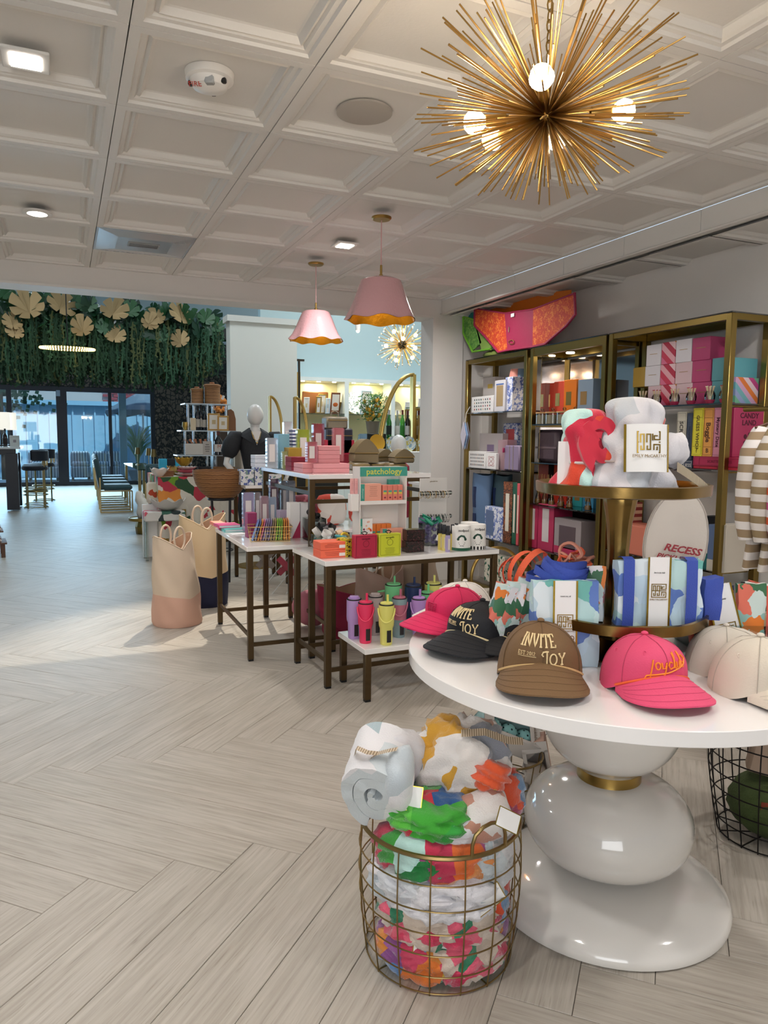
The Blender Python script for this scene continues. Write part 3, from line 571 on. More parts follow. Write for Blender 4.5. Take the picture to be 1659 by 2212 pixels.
# ------------------------------------------------------------------ furniture of the shop
TC = V((1.483, 1.672, 0)); TZ = .757
t = thing('round_table', 'large round glossy white pedestal table carrying the caps', 'table', TC)
MB().lathe([(0, .719), (.608, .719), (.61, .721), (.61, .755), (.608, .757), (0, .757)], 96).obj('tabletop', M_GLOSS, t, ang=30)
M_LAQ = mat('#dcd8d2', .1, coat=.8, bump=.03, bs=20)
pr = [(.13 + 0 * i, .72) for i in range(1)] + [(.205 * math.cos(a) ** .75 if math.cos(a) > 0 else 0, .56 + .165 * math.sin(a)) for a in [math.radians(x) for x in range(80, -72, -8)]] + [(.09, .392)]
MB().lathe(pr[::-1], 48).obj('upper_stone', M_LAQ, t)
MB().lathe([(.09, .36), (.094, .362), (.094, .395), (.09, .397)], 48).obj('brass_ring', M_BRASS2, t)
pr = [(.085, .098)] + [(.248 * math.cos(a) ** .62, .235 + .132 * math.sin(a)) for a in [math.radians(x) for x in range(-78, 80, 8)]] + [(.088, .366)]
MB().lathe(pr, 56).obj('middle_stone', M_LAQ, t)
MB().lathe([(.08, .08), (.084, .082), (.084, .104), (.08, .106)], 48).obj('brass_ring', M_BRASS2, t)
pr = [(.35, 0), (.357, .006), (.358, .02), (.35, .035), (.31, .062), (.25, .082), (.17, .094), (.08, .098), (0, .098)]
MB().lathe(pr, 72).obj('base', M_LAQ, t)

def ptable(name, label, x0, x1, y0, y1, z, rz=0, th=.028, leg=.034, inset=.006, bar=.10, legs=None, g=None, cross=True):
    """rectangular display table with bronze square legs; origin at its near left corner"""
    t = thing(name, label, 'table', (x0, y0, 0), rz, g); w, d = x1 - x0, y1 - y0
    MB().box((w / 2, d / 2, z - th / 2), (w, d, th), bev=.002).obj('tabletop', M_GLOSS, t)
    q = inset + leg / 2; xs = (q, w - q); ys = (q, d - q)
    for x in xs:
        for y in ys:
            b = MB(); b.box((x, y, (z - th + .012) / 2), (leg, leg, z - th - .012), bev=.002); l = b.obj('leg', M_BRONZE, t)
            MB().box((x, y, .006), (leg * .9, leg * .9, .012)).obj('foot_cap', M_BLACK, l)
    if bar:
        for y in ys: MB().box((w / 2, y, bar), (w - 2 * q, .012, .025)).obj('stretcher', M_BRONZE, t)
        for x in xs: MB().box((x, d / 2, bar + .05), (.012, d - 2 * q, .025)).obj('stretcher', M_BRONZE, t)
    for y in ys: MB().box((w / 2, y, z - th - .0126), (w - 2 * q, .02, .025)).obj('apron', M_BRONZE, t)
    return t
G = 'white display tables with bronze legs'
ptable('display_table', 'white display table with bronze legs holding notebooks and a basket of masks', .995, 1.575, 4.33, 5.33, .71, g=G)
ptable('display_table', 'wide white display table holding the skincare stand and striped canisters', 1.272, 2.40, 3.685, 4.225, .71, .045, g=G)
ptable('display_table', 'small low white table holding colourful tumblers', 1.395, 2.30, 3.415, 3.80, .285, .02, leg=.034, bar=0, g=G)
ptable('display_table', 'tall white display table stacked with pink boxes and acrylic trays', 1.36, 2.19, 4.245, 5.42, 1.147, leg=.036, bar=.98, g=G)
ptable('display_table', 'small white display table holding blue patterned packages behind the wooden bowl', 1.50, 1.92, 6.55, 7.1, .93, leg=.034, bar=.3, g=G)

# pendants and chandeliers
M_PINK = mat('#d3a3a8', .22, bump=.8, bs=70, coat=.5, key='pinkshade'); M_FOIL = mat('#c98a1e', .3, .85, bump=1, bs=45, key='foil'); M_CORD = mat('#d9a8a8', .7)

def pendant(label, x, y, prof, n, amp, rod):
    t = thing('pendant_lamp', label, 'lamp', (x, y, 0), group='pink pendant lamps')
    MB().lathe([(0, 2.628), (.05, 2.63), (.058, 2.638), (.058, 2.645), (0, 2.646)], 28).obj('ceiling_canopy', M_BRASS2, t)
    zt = prof[0][1]
    MB().tube([(0, 0, 2.63), (0, 0, zt + rod)], .003).obj('cord', M_CORD, t)
    MB().lathe([(0, zt), (.012, zt), (.012, zt + .02), (.007, zt + .024), (.007, zt + rod), (0, zt + rod + .004)], 12).obj('stem', M_BRASS2, t)
    zb = prof[-1][1]
    def wv(a, r, z):
        k = max(0, min(1, (zt - z) / (zt - zb))) ** 3
        return r * (1 + amp * k * math.cos(n * a)), z + .007 * k * math.cos(n * a + 1)
    MB().lathe(prof, 96, wave=wv, caps=False).obj('shade', M_PINK, t)
    MB().lathe([(r - .005, z - .001) for r, z in prof][::-1], 96, wave=wv, caps=False).obj('shade_lining', M_FOIL, t)
    s = MB().lathe([(.012, zt), (.02, zt - .03), (.012, zt - .05)], 12).obj('socket', M_BRASS2, t)
    MB().ball((0, 0, zt - .09), .03, 12).obj('bulb', M_BULB, t)
    lamp('pendant_light', 'POINT', (x, y, zt - .15), 4, WARM, .03)
pendant('large pink pendant lamp with scalloped rim, hanging nearest', 1.735, 4.04, [(.002, 2.30), (.09, 2.298), (.118, 2.285), (.135, 2.24), (.16, 2.17), (.185, 2.11), (.207, 2.06)], 7, .05, .075)
pendant('smaller pink pendant lamp hanging behind the large one', 1.75, 5.29, [(.002, 2.30), (.09, 2.298), (.102, 2.29), (.125, 2.24), (.15, 2.18), (.178, 2.12), (.203, 2.085)], 8, .05, .06)
rnd = random.Random(3)
def chain(mb, x, y, z0, z1, r=.008):
    k = 0; z = z0
    while z < z1:
        c, s_ = (1, 0) if k % 2 else (0, 1)
        mb.tube([(x + c * r * math.cos(a), y + s_ * r * math.cos(a), z + .016 + .016 * math.sin(a)) for a in [2 * PI * i / 10 for i in range(10)]], .0022, 5, closed=True); z += .025; k += 1
CC = PY(1181, 250, 1.68)
t = thing('chandelier', 'big brass starburst chandelier with white globe bulbs over the round table', 'chandelier', CC)
M_GOLD = mat('#a9854a', .34, .95)
MB().ball((0, 0, 0), .022, 14).obj('hub', M_GOLD, t)
b = MB(); chain(b, 0, 0, .03, CZ - CC.z + .02); b.obj('chain', M_BRASS2, t)
b = MB(); b.tube([(0, 0, 0), (0, 0, 1)], .0021, 6); sp = b.mesh('spike', M_GOLD)
for i in range(285):
    z = 1 - 2 * (i + .5) / 285; a = i * 2.39996; r = math.sqrt(1 - z * z); d = V((r * math.cos(a), r * math.sin(a), z * .8)); d += V((rnd.uniform(-.1, .1), rnd.uniform(-.1, .1), rnd.uniform(-.08, .08))); d.normalize()
    L = 1 / math.sqrt((math.hypot(d.x, d.y) / .36) ** 2 + (d.z / (.32 if d.z > 0 else .195)) ** 2) * rnd.choice((1, .95, .8, .7, .88, 1.04))
    L = min(L, (CZ - CC.z - .02) / d.z) if d.z > 0 else L
    o = put('spike', sp, t, rot=d.to_track_quat('Z', 'Y').to_euler()); o.scale = (1, 1, L)
F2, R2 = V((.401, .916, 0)), V((.916, -.401, 0))
for q in (-F2 * .17 - R2 * .05 + V((0, 0, .015)), R2 * .19 - F2 * .03 + V((0, 0, .0)), -R2 * .185 + F2 * .02 + V((0, 0, -.01)), -R2 * .12 + F2 * .14 + V((0, 0, -.005)), R2 * .06 + F2 * .15 + V((0, 0, .0))):
    d = q.normalized(); b = MB(); T0 = Matrix.Translation(q) @ d.to_track_quat('Z', 'Y').to_matrix().to_4x4()
    s = MB().lathe([(.010, -.085), (.015, -.08), (.015, -.03), (.012, -.026)], 12, T=T0).obj('socket', M_BRASS2, t)
    MB().lathe([(.012, -.03), (.013, -.026), (.024, -.015), (.0305, 0), (.026, .018), (.015, .028), (0, .031)], 16, T=T0).obj('bulb', M_BULB, t)
    lamp('chandelier_light', 'POINT', CC + q * 1.25, 3.4, WARM, .03)

# things set in the ceiling
def ceil_light(label, x, y, r=.05, square=True):
    t = thing('recessed_light', label, 'ceiling light', (x, y, CZ), group='recessed ceiling lights')
    if square:
        MB().box((0, 0, .004), (.15, .15, .012), bev=.003).obj('trim_plate', M_CEIL, t); MB().box((0, 0, -.003), (.095, .095, .006)).obj('lens', mat('#fff6ea', .4, emis=18), t)
    else:
        MB().lathe([(.08, .004), (.08, -.004), (.055, -.008), (.05, .0), (.05, .004)], 28).obj('trim_ring', M_CEIL, t)
        MB().lathe([(0, .002), (.048, .002), (.04, -.012), (0, -.016)], 20).obj('lens', mat('#fff6ea', .4, emis=18), t)
for lb, p, sq in (('lit square ceiling light at the top left', (55, 118), 1), ('round swivelling ceiling light at the left', (80, 452), 0), ('small lit square ceiling light left of the large pink pendant', (745, 524), 1)):
    q = PZ(*p, CZ + .02); ceil_light(lb, q.x, q.y, square=sq)
q = PZ(453, 180, CZ); t = thing('smoke_detector', 'round white ceiling fire alarm reading FIRE in red', 'fire alarm', (q.x, q.y, CZ + .035), -.42)
MB().lathe([(0, -.065), (.03, -.064), (.06, -.052), (.072, -.03), (.085, -.025), (.088, 0), (0, .0)][::-1], 40).obj('housing', mat('#e6e3de', .4), t)
MB().box((.012, -.05, -.045), (.034, .03, .03), bev=.005).obj('strobe_lens', mat('#b5b9bb', .1, .3), t)
for a in (-.5, 3.3, 1.6): MB().box((.066 * math.cos(a), .066 * math.sin(a), -.04), (.02, .02, .018), bev=.004).obj('sensor_window', M_BLACK, t)
text('FIRE', .026, mat('#b53a2c', .6), t, (-.042, -.045, -.058), (PI * .86, 0, 0), name='lettering').rotation_euler = (PI / 2 + .9, 0, 0)
q = PZ(787, 258, CZ); solid('ceiling_speaker', MB().lathe([(0, -.004), (.105, -.004), (.112, -.002), (.112, .006), (0, .008)][::-1], 48), mat('#b9b2a9', .8, bump=.6, bs=900), 'flat round speaker grille in the ceiling', 'speaker', (q.x, q.y, CZ + .025))
q = PZ(310, 525, CZ); t = thing('air_vent', 'small louvred grille in the shiny ceiling panel', 'vent', (q.x, q.y, CZ - .012)); MB().box((0, 0, -.003), (.2, .1, .004), bev=.001).obj('frame', mat('#a9a9a8', .4, .5), t)
for k in range(6): MB().box((0, -.036 + k * .0145, -.007), (.18, .004, .006)).obj('slat', mat('#8e8e8d', .4, .5), t)

# ------------------------------------------------------------------ brass shelving along the right wall
SX, SB = 3.42, 3.755
def etagere(label, y0, y1, ztop, shelves, post=.042, mirror=None, deepglass=M_DGLASS, band=.035):
    t = thing('shelving_unit', label, 'shelves', (SX, y0, 0), group='brass shelving units on the right wall'); d = SB - SX; w = y1 - y0
    for x in (post / 2, d - post / 2):
        for y in (post / 2, w - post / 2): MB().box((x, y, ztop / 2), (post, post, ztop), bev=.003).obj('post', M_BRASS, t)
    for y in (post / 2, w - post / 2): MB().box((d / 2, y, ztop - band / 2), (d - 2 * post, post * .8, band)).obj('rail', M_BRASS, t)
    for x in (post / 2, d - post / 2): MB().box((x, w / 2, ztop - band / 2), (post * .8, w - 2 * post, band)).obj('rail', M_BRASS, t); MB().box((x, w / 2, .05), (post * .8, w - 2 * post, band)).obj('rail', M_BRASS, t)
    MB().box((d / 2, w / 2, ztop + .004), (d, w, .008), bev=.001).obj('top_panel', M_DGLASS, t)
    for z in shelves:
        MB().box((d / 2, w / 2, z - .005), (d - .012, w - 2 * post * .6, .010), bev=.001).obj('glass_shelf', deepglass, t)
        for y in (post + .01, w - post - .01): MB().box((d / 2, y, z - .016), (d - 2 * post, .012, .01)).obj('shelf_bracket', M_BRASS, t)
    if mirror:
        MB().box((d - .006, w / 2, ztop / 2 + .3), (.004, w - 2 * post, ztop - .75)).obj('mirror_back', mat('#b9b2ae', .06, .95), t)
        MB().box((d / 2 + .02, w - post - .006, ztop / 2 + .3), (d - 2 * post - .03, .004, ztop - .75)).obj('mirror_side', mat('#b9b2ae', .06, .95), t)
    return t
U1, U2, U3 = (1.605, 1.105, .49), (1.49, 1.19, .86, .50), (1.59, 1.21, .62, .25)
etagere('brass shelving unit at the far end under the lace briefs', 4.995, 5.975, 2.08, U1)
etagere('mirror-backed brass shelving unit in the middle of the row', 4.06, 4.95, 2.085, U2, mirror=1, band=.06)
etagere('brass shelving unit with striped gift boxes and games, nearest of the row', 3.03, 4.035, 2.085, U3)
for p in ((1232, 766), (1190, 790)):
    q = PX(*p, 3.6); tag(MB().lathe([(0, 0), (.03, 0), (.034, .006), (.03, .012), (0, .012)], 20).obj('shelf_spotlight', mat('#fff0d6', .4, emis=10), loc=(q.x, q.y, 2.03)), 'glowing puck light under the shelf top, ' + ('right one' if p[0] > 1200 else 'left one'), 'light', 'puck lights in the mirrored shelves')
    lamp('puck_lamp', 'SPOT', (q.x, q.y, 2.02), 9, WARM, .02, (q.x, q.y, 0), spot_size=2.2, spot_blend=.6)
# ------------------------------------------------------------------ goods on the display tables
def spot(px0, px1, pb, z, pt=None, dy=0):
    """place and size of something standing on height z, seen between px0..px1, foot at row pb, top at row pt"""
    m = (px0 + px1) / 2; q = PZ(m, pb, z); x0, x1 = PY(px0, pb, q.y).x, PY(px1, pb, q.y).x
    return V(((x0 + x1) / 2, q.y + dy, z)), x1 - x0, (PY(m, pt, q.y).z - z if pt else 0)
BLK = mat('#1d1a1b', .6)
def carton(name, label, cat, p, w, d, h, m, rz=0, grp=None, bev=.002, lid=None):
    """box whose front foot centre is p"""
    t = tag(MB().box((0, d / 2, h / 2), (w, d, h), bev=bev).obj(name, m, loc=p, rot=rz), label, cat, grp); return t
def lines(par, w, x, y, z, n, step, m, wid=.5, hgt=.0022, name='print_line', seed=1):
    r = random.Random(seed); b = MB()
    for k in range(n): b.box((x, y, z - k * step), (w * wid * r.uniform(.6, 1), .0006, hgt))
    return b.obj(name, m, par, kind='stuff')
# coral boxes, yellow boxes, red and lime boxes
p, w, h = spot(692, 751, 1205, .71, 1171); M_CORAL = mat('#e8694c', .5); hb = h / 2
for k in (0, 1):
    c = carton('coral_box', 'coral orange flat box, %s of the pair at the front left corner' % ('upper' if k else 'lower'), 'box', p + V((0, 0, k * (hb + .0005))), w, .12, hb, M_CORAL, .03, 'coral boxes')
    lines(c, w, -.01, -.0005, hb * .75, 3, hb * .2, mat('#8e3325', .6), .6, .0018, seed=k); MB().box((w * .3, -.0005, hb * .4), (w * .22, .0008, hb * .4)).obj('barcode', M_PAPER, c)
p2, w2, h2 = spot(746, 765, 1203, .71, 1164)
for k in (0, 1): carton('yellow_box', 'small yellow and black box, %s of the pair behind the red box' % ('upper' if k else 'lower'), 'box', V((p2.x + .005, p2.y + .005, .71 + k * (h2 / 2 + .0005))), .055, .08, h2 / 2, pattern(['#c9b52c', '#c9b52c', '#25231c'], 60, .1, .5), .5, 'yellow and black boxes')
for (a, b_, pb, pt, c, ink, lb) in ((766, 815, 1205, 1156, '#b0203f', '#4b1020', 'square crimson box with a black crest, front of the table'), (818, 866, 1201, 1153, '#c6cc2d', '#2f3312', 'square lime yellow box with a black crest beside the crimson one')):
    p, w, h = spot(a, b_, pb, .71, pt); c = carton('gift_box', lb, 'box', p, w, .045, h, mat(c, .5), .03, 'crested square boxes'); im = mat(ink, .6)
    b = MB()
    for x, z, e, f in ((0, h * .06, w * .86, .0012), (0, h * .94, w * .86, .0012), (-w * .43, h / 2, .0012, h * .88), (w * .43, h / 2, .0012, h * .88)): b.box((x, -.0006, z), (e, .0008, f))
    b.obj('border_line', im, c, kind='stuff'); MB().tube([(w * .13 * math.cos(a_), -.001, h * .62 + w * .13 * math.sin(a_)) for a_ in [2 * PI * k / 20 for k in range(20)]], .0008, 4, closed=True).obj('crest', im, c)
    text('spongelle', h * .11, im, c, (0, -.0008, h * .84)); lines(c, w, 0, -.0006, h * .36, 5, h * .06, im, .6, .0012, seed=4)
    MB().tube([(-.005, .02, h), (-.02, .02, h + .012), (.0, .02, h + .018), (.016, .02, h + .01), (.006, .02, h)], .0035, 6).obj('hanging_cord', BLK, c)
# skincare stand
p, w, h = spot(779, 881, 1190, .71, 1009); p.y += .02; M_STW = mat('#ece8e4', .5); M_TEALS = mat('#3f9c8c', .5); M_PCH = mat('#eba58f', .5)
KS = w / .215; sd = thing('skincare_stand', 'white counter display with teal sign reading patchology', 'display stand', p, .03); D = .11
for x in (-1, 1): MB().box((x * (w / 2 - .002), D / 2, h / 2), (.004, D, h)).obj('side_panel', M_STW, sd)
MB().box((0, D, h / 2), (w, .004, h)).obj('back_panel', M_STW, sd)
zs = [.004, h * .565]
for z in zs: MB().box((0, D / 2, z), (w - .008, D, .008)).obj('shelf', M_STW, sd); MB().box((0, 0, z + .007), (w - .008, .003, .022)).obj('shelf_lip', M_STW, sd)
MB().box((0, -.001, h - h * .055), (w, .004, h * .11)).obj('sign', M_TEALS, sd); text('patchology', h * .098, mat('#d9d65a', .5), sd, (0, -.0035, h - h * .055), bold=.0006, sx=1.08)
MB().box((-w / 2 - .028, .03, h * .32 + .13), (.05, .05, .10), bev=.002).obj('side_tray', M_STW, sd)
def onstand(x, z, ww, hh, dd, m, nm, lb, spine=None, ink=None, dots=None, grp=None, y=.02):
    x, ww, hh, dd = x * KS, ww * KS, hh * KS, dd * KS; c = carton(nm, lb, 'box', p + V((x, y, z)), ww, dd, hh, m, .03, grp, .001)
    if spine: MB().box((-ww / 2 + ww * .1, -.0006, hh / 2), (ww * .2, .001, hh * .995)).obj('spine_band', M_TEALS, c); text('patchology', hh * .12, mat('#bfe2d8', .5), c, (-ww / 2 + ww * .1, -.0014, hh / 2), (PI / 2, -PI / 2, 0))
    if ink: lines(c, ww, ww * .12, -.0006, hh * .85, 6, hh * .1, mat('#8a5548', .6), .5, .0014, seed=int(x * 999) % 7)
    if dots:
        r = random.Random(3)
        for k in range(14): MB().ball((r.uniform(-.36, .44) * ww, -.0005, r.uniform(.3, .95) * hh), .0065, 8, sq=(1, .12, 1)).obj('dot', mat(r.choice(['#d9472f', '#e28a2b', '#8c2a52', '#e7b9a8']), .5), c)
        text('BREAKOUT BOX', hh * .07, BLK, c, (.004, -.001, hh * .18))
    return c
z1, z0 = zs[1] + .005, zs[0] + .005
onstand(-.052, z1, .095, .078, .03, M_PCH, 'mask_box', 'peach box with teal spine on the upper shelf of the skincare stand', 1, 1)
for k in range(4): c = onstand(.012 + k * .0235, z1, .022, .072, .03, mat('#e0816f', .5), 'eye_gel_box', ('leftmost', 'second', 'third', 'rightmost')[k] + ' small peach box with a red oval in the row of four', grp='small peach boxes'); MB().ball((0, -.0006, .028), .007, 10, sq=(1, .1, .7)).obj('oval', mat('#8b1f3b', .5), c); MB().box((0, -.0006, .065), (.02, .001, .010)).obj('top_band', M_TEALS, c); MB().box((0, -.0006, .054), (.02, .001, .012)).obj('yellow_band', mat('#d9c34c', .5), c)
for k in range(2): onstand(.052 + k * .026, z1, .025, .094, .02, M_TEALS, 'teal_carton', 'teal topped carton standing behind the peach row, ' + ('right' if k else 'left') + ' one', y=.055)
onstand(-.072, z0, .058, .128, .03, M_PAPER, 'dotted_box', 'white box with coloured dots in the lower half of the stand', 1, 0, 1)
for k in range(4): c = onstand(-.028 + k * .0235, z0, .022, .10, .03, mat('#df7a33', .5), 'orange_carton', ('leftmost', 'second', 'third', 'rightmost')[k] + ' orange carton with teal top in the lower half of the stand', grp='orange cartons', y=.055); MB().box((0, -.0006, .095), (.022, .001, .009)).obj('top_band', M_TEALS, c)
onstand(.045, z0, .098, .084, .025, M_PCH, 'mask_box', 'peach box with teal spine standing low at the right of the stand', 1, 1, y=.0)
for k in range(2): c = carton('pink_packet', 'narrow pink packet in the side tray, ' + ('right' if k else 'left') + ' one', 'packet', p + V((-w / 2 - .042 + k * .025, .012, h * .32 + .18)), .021, .012, .09, mat('#e7a9a8', .5), 0, 'pink packets'); lines(c, .02, 0, -.0005, .07, 6, .009, mat('#9a4b50', .6), .7, .0014)
# black boxes, clip bucket, sprays, canisters
p, w, h = spot(879, 917, 1193, .71, 1144)
for k in (0, 1): c = carton('black_carton', 'shiny dark floral box, %s of the two beside the stand' % ('upper' if k else 'lower'), 'box', p + V((0, 0, k * (h / 2 + .0005))), w, .07, h / 2 - .001, pattern(['#151213', '#151213', '#2b1d1a', '#4a2a2c'], 70, .2, .15), .05 - .1 * k, 'dark floral boxes')
p, w, h = spot(917, 962, 1180, .71, 1133); t = thing('clip_tub', 'clear round tub of purple claw clips topped with green ones', 'tub', p + V((0, w / 2, 0)))
MB().lathe([(w * .44, .002), (w * .5, h)], 28, caps=False).obj('tub_wall', M_GLASS, t); MB().lathe([(0, 0), (w * .44, 0), (w * .44, .004), (0, .004)], 24).obj('tub_base', M_GLASS, t)
r = random.Random(31)
def clip(cl, i, q, c, rot):
    t = thing('claw_clip', cl, 'hair clip', q, rot, 'claw hair clips'); m = mat(c, .3)
    for s in (-1, 1):
        b = MB(); b.sheet(lambda u, v: (s * (.004 + .018 * math.sin(PI * v * .8)), (u - .5) * .055, -.012 + .034 * v), 6, 6); o = b.obj('jaw', m, t)
    MB().box((0, 0, .018), (.01, .02, .012), bev=.003).obj('spring', m, t)
clipc = [('green', '#2f9a7a'), ('coral', '#d9583e'), ('lilac', '#9a88b8')]
for i in range(9):
    a = i * .7; cn, c = clipc[[0, 0, 1, 0, 2, 0, 0, 2, 0][i]]
    clip('%s claw clip heaped on the tub, %s' % (cn, ('front left', 'front', 'front middle', 'right', 'far right', 'top', 'back', 'back right', 'left')[i]), i, p + V((math.cos(a) * .045, w / 2 + math.sin(a) * .04, h + .012 + (.018 if i == 5 else 0))), c, (r.uniform(-.8, .8), r.uniform(-1.2, 1.2), r.uniform(0, 3)))
b = MB()
for i in range(26): b.ball((r.uniform(-.3, .3) * w, r.uniform(-.3, .3) * w, r.uniform(.015, .9 * h)), .016, 6, sq=(1, .6, .8))
b.obj('clips_inside', mat('#7d70a0', .4), t, kind='stuff'); MB().box((.0, -w * .52, h * .4), (.024, .001, .035), T=Matrix.Rotation(.35, 4, 'Y')).obj('price_tag', M_PAPER, t)
def spray(lb, p, c, h=.155, r_=.015):
    t = thing('spray_bottle', lb, 'spray bottle', p, 0, 'slim spray bottles'); MB().lathe([(0, 0), (r_, 0), (r_, h * .6), (r_ * .8, h * .64), (0, h * .64)], 16).obj('body', mat(c, .4), t)
    MB().lathe([(r_ * .95, h * .645), (r_ * .9, h * .78), (0, h * .78)], 14).obj('collar', BLK, t); MB().lathe([(r_ * .8, h * .78), (r_ * .7, h), (0, h)], 12).obj('cap', mat('#2b2d33', .2), t); MB().box((0, -r_ - .0004, h * .3), (r_ * .8, .001, h * .42)).obj('bottle_label', mat('#ded6c8', .6), t)
for lb, px, pb, c in (('pale yellow spray bottle, leftmost', 951, 1187, '#d6c463'), ('pale yellow spray bottle, second from left', 959, 1189, '#dacb74'), ('lilac spray bottle standing forward in the middle', 967, 1192, '#a99cc4'), ('pale yellow spray bottle right of the lilac one', 977, 1188, '#d6c463'), ('grey lilac spray bottle beside the striped canister', 985, 1185, '#9d95ac')):
    q = PZ(px, pb, .71); spray(lb, q, c)
def canister(lb, px0, px1, pb, pt, foot, glit):
    p, w, h = spot(px0, px1, pb, .71, pt); r_ = w / 2; t = thing('canister', lb, 'canister', p + V((0, r_, 0)), -.42, 'white nodpod canisters')
    MB().lathe([(0, .001), (r_, .001), (r_, h - .004), (r_ - .003, h), (r_ - .005, h - .004), (0, h - .006)], 36).obj('tube', mat('#eceae6', .4), t)
    if glit: MB().lathe([(r_ + .0008, .002), (r_ + .0008, h * .13)], 36, caps=False).obj('foot_band', mat('#2f6e52', .35, .4, bump=1, bs=500), t)
    else:
        for k in range(16): a = 2 * PI * k / 16; MB().box((r_ * math.cos(a), r_ * math.sin(a), h * .07), (.001, r_ * .2, h * .14), T=Matrix.Identity(4)).mesh('x', BLK) if 0 else MB().add([(((r_ + .001)) * math.cos(a + d), (r_ + .001) * math.sin(a + d), z) for z in (.002, h * .14) for d in (-.1, 0, .1)], [(0, 1, 4, 3), (1, 2, 5, 4)]).obj('stripe', BLK, t)
    # wrapped print: name, sleeping bow and small lines on the front
    def wrap(b): 
        b.v = [((r_ + .0012 + (0)) * math.sin(x / r_), -(r_ + .0012) * math.cos(x / r_), z) for x, y, z in b.v]; return b
    text('nodpod', h * .13, BLK, t, (0.01, -r_ - .0005, h * .83), (PI / 2, 0, 0), bold=.0004)
    b = MB(); b.tube([(-.022, 0, h * .5), (-.016, 0, h * .56), (-.004, 0, h * .62), (.012, 0, h * .6), (.022, 0, h * .5)], .006, 6); b.ball((-.022, 0, h * .48), .008, 8); b.ball((.022, 0, h * .48), .008, 8); wrap(b).obj('bow_print', mat('#234a3c', .6), t)
    b = MB()
    for k in range(3): b.box((0, 0, h * (.34 - .06 * k)), (.04 - .008 * k, .001, .003))
    wrap(b).obj('print_line', BLK, t, kind='stuff')
canister('white canister with a green glitter foot at the front', 987, 1024, 1191, 1137, 0, 1); canister('white canister with a black and white striped foot', 1023, 1056, 1188, 1134, 0, 0); canister('white canister standing behind the two others', 1006, 1040, 1176, 1130, 0, 0)
NTH = 'first second third fourth fifth sixth seventh eighth ninth tenth eleventh twelfth thirteenth fourteenth fifteenth'.split()
# jewellery board
p, w, h = spot(907, 967, 1165, .71, 1032); p.y = 4.12; p.x = PY(937, 1100, 4.12).x; h = PY(937, 1033, 4.12).z - .71; w = PY(967, 1100, 4.12).x - PY(907, 1100, 4.12).x
jb = thing('jewelry_board', 'white acrylic board with bars of bangles and scrunchies', 'jewelry display', p, .06); MB().box((0, .01, h / 2), (w, .006, h), bev=.001).obj('board', mat('#d9d6d2', .3), jb); MB().box((0, -.01, .003), (w, .08, .006)).obj('foot', mat('#d9d6d2', .3), jb)
text('splendid iris', .012, mat('#8a7a60', .5), jb, (0, .0055, h - .02))
M_BR = mat('#c9a75f', .3, .9); M_SV = mat('#b9b5ad', .25, .9)
for z in (h * .78, h * .42):
    MB().tube([(-w * .62, -.045, z), (w * .5, -.045, z)], .013, 10).obj('acrylic_bar', M_GLASS, jb)
    for x in (-.2, .2): MB().tube([(x * w, .006, z), (x * w, -.045, z)], .005).obj('bar_arm', M_GLASS, jb)
r = random.Random(5)
for k in range(22):
    top = k < 12; z = h * (.78 if top else .42); x = (-.6 + .09 * k) * w if top else (-.5 + .1 * (k - 12)) * w; rr = .022 if top else .024
    cn, c = (('thin gold', '#c9a75f'), ('thin silver', '#b9b5ad'), ('ivory', '#e6ddd0'))[(k * 5) % 3] if top else (('black and white scrunchie', '#2a2a2a'), ('white scrunchie', '#dad7d2'))[k % 2]
    solid('bangle' if top else 'scrunchie', MB().tube([(0, rr * math.cos(a), rr * math.sin(a)) for a in [2 * PI * i / 16 for i in range(16)]], .0018 if top else .005, 5, closed=True), (mat(c, .3, .9) if top and k % 3 != 1 else pattern(['#e6e2de', '#222022'], 160, .2, .7)) if not top or cn != 'ivory' else mat(c, .5), ('%s bangle, %s from the left on the upper bar' if top else '%s, %s from the left on the lower bar') % (cn, NTH[k if top else k - 12]), 'bracelet', p + V((x, -.045, z - rr + .013)), (0, 0, r.uniform(-.3, .3)), 'bangles on the upper bar' if top else 'scrunchies on the lower bar')
# round acrylic bowl of bracelets, watch straps, box of black cases, pens
p, w, h = spot(672, 752, 1172, .71, 1125); R_ = w / 2; bw = thing('acrylic_bowl', 'clear round bowl full of watch straps and coil bracelets', 'bowl', V((p.x, 4.06, .712))); bc = V((PY(713, 1150, 4.06).x, 4.06, .712)); bw.location = bc
MB().lathe([(0, 0), (R_ * .7, .002), (R_ * .95, .03), (R_, .06), (R_ * .93, .10)], 32, caps=False).obj('bowl', M_GLASS, bw)
r = random.Random(9)
bands = [('white', '#e9e6e2', (-.035, -.04, .10), .5), ('light grey', '#b9b5b0', (-.075, .02, .105), .9), ('white', '#e3e0dc', (-.05, -.06, .055), .0), ('dark grey', '#33333a', (-.01, .05, .11), 1.2), ('beige', '#d9b995', (.075, .04, .085), .4), ('grey', '#98948f', (.01, .03, .10), 2.0), ('brown', '#6e4a35', (-.02, -.07, .03), 1.0), ('black', '#1b1b1e', (.03, .06, .12), .2), ('black', '#202024', (-.03, .07, .13), 1.5)]
for k, (cn, c, o, a) in enumerate(bands):
    solid('watch_strap', MB().sheet(lambda u, v: (.026 * math.cos(2 * PI * u), .03 * math.sin(2 * PI * u), (v - .5) * .032), 20, 1, closed_u=True), mat(c, .5), '%s silicone watch strap, %s' % (cn, ('standing up at the front', 'at the left rim', 'low at the front', 'behind the grey one', 'beige at the right rim' if 0 else 'at the right rim', 'in the middle', 'at the bottom', 'at the back right', 'at the back left')[k]), 'watch strap', bc + V(o), (a, .3 * k, a), 'watch straps in the bowl')
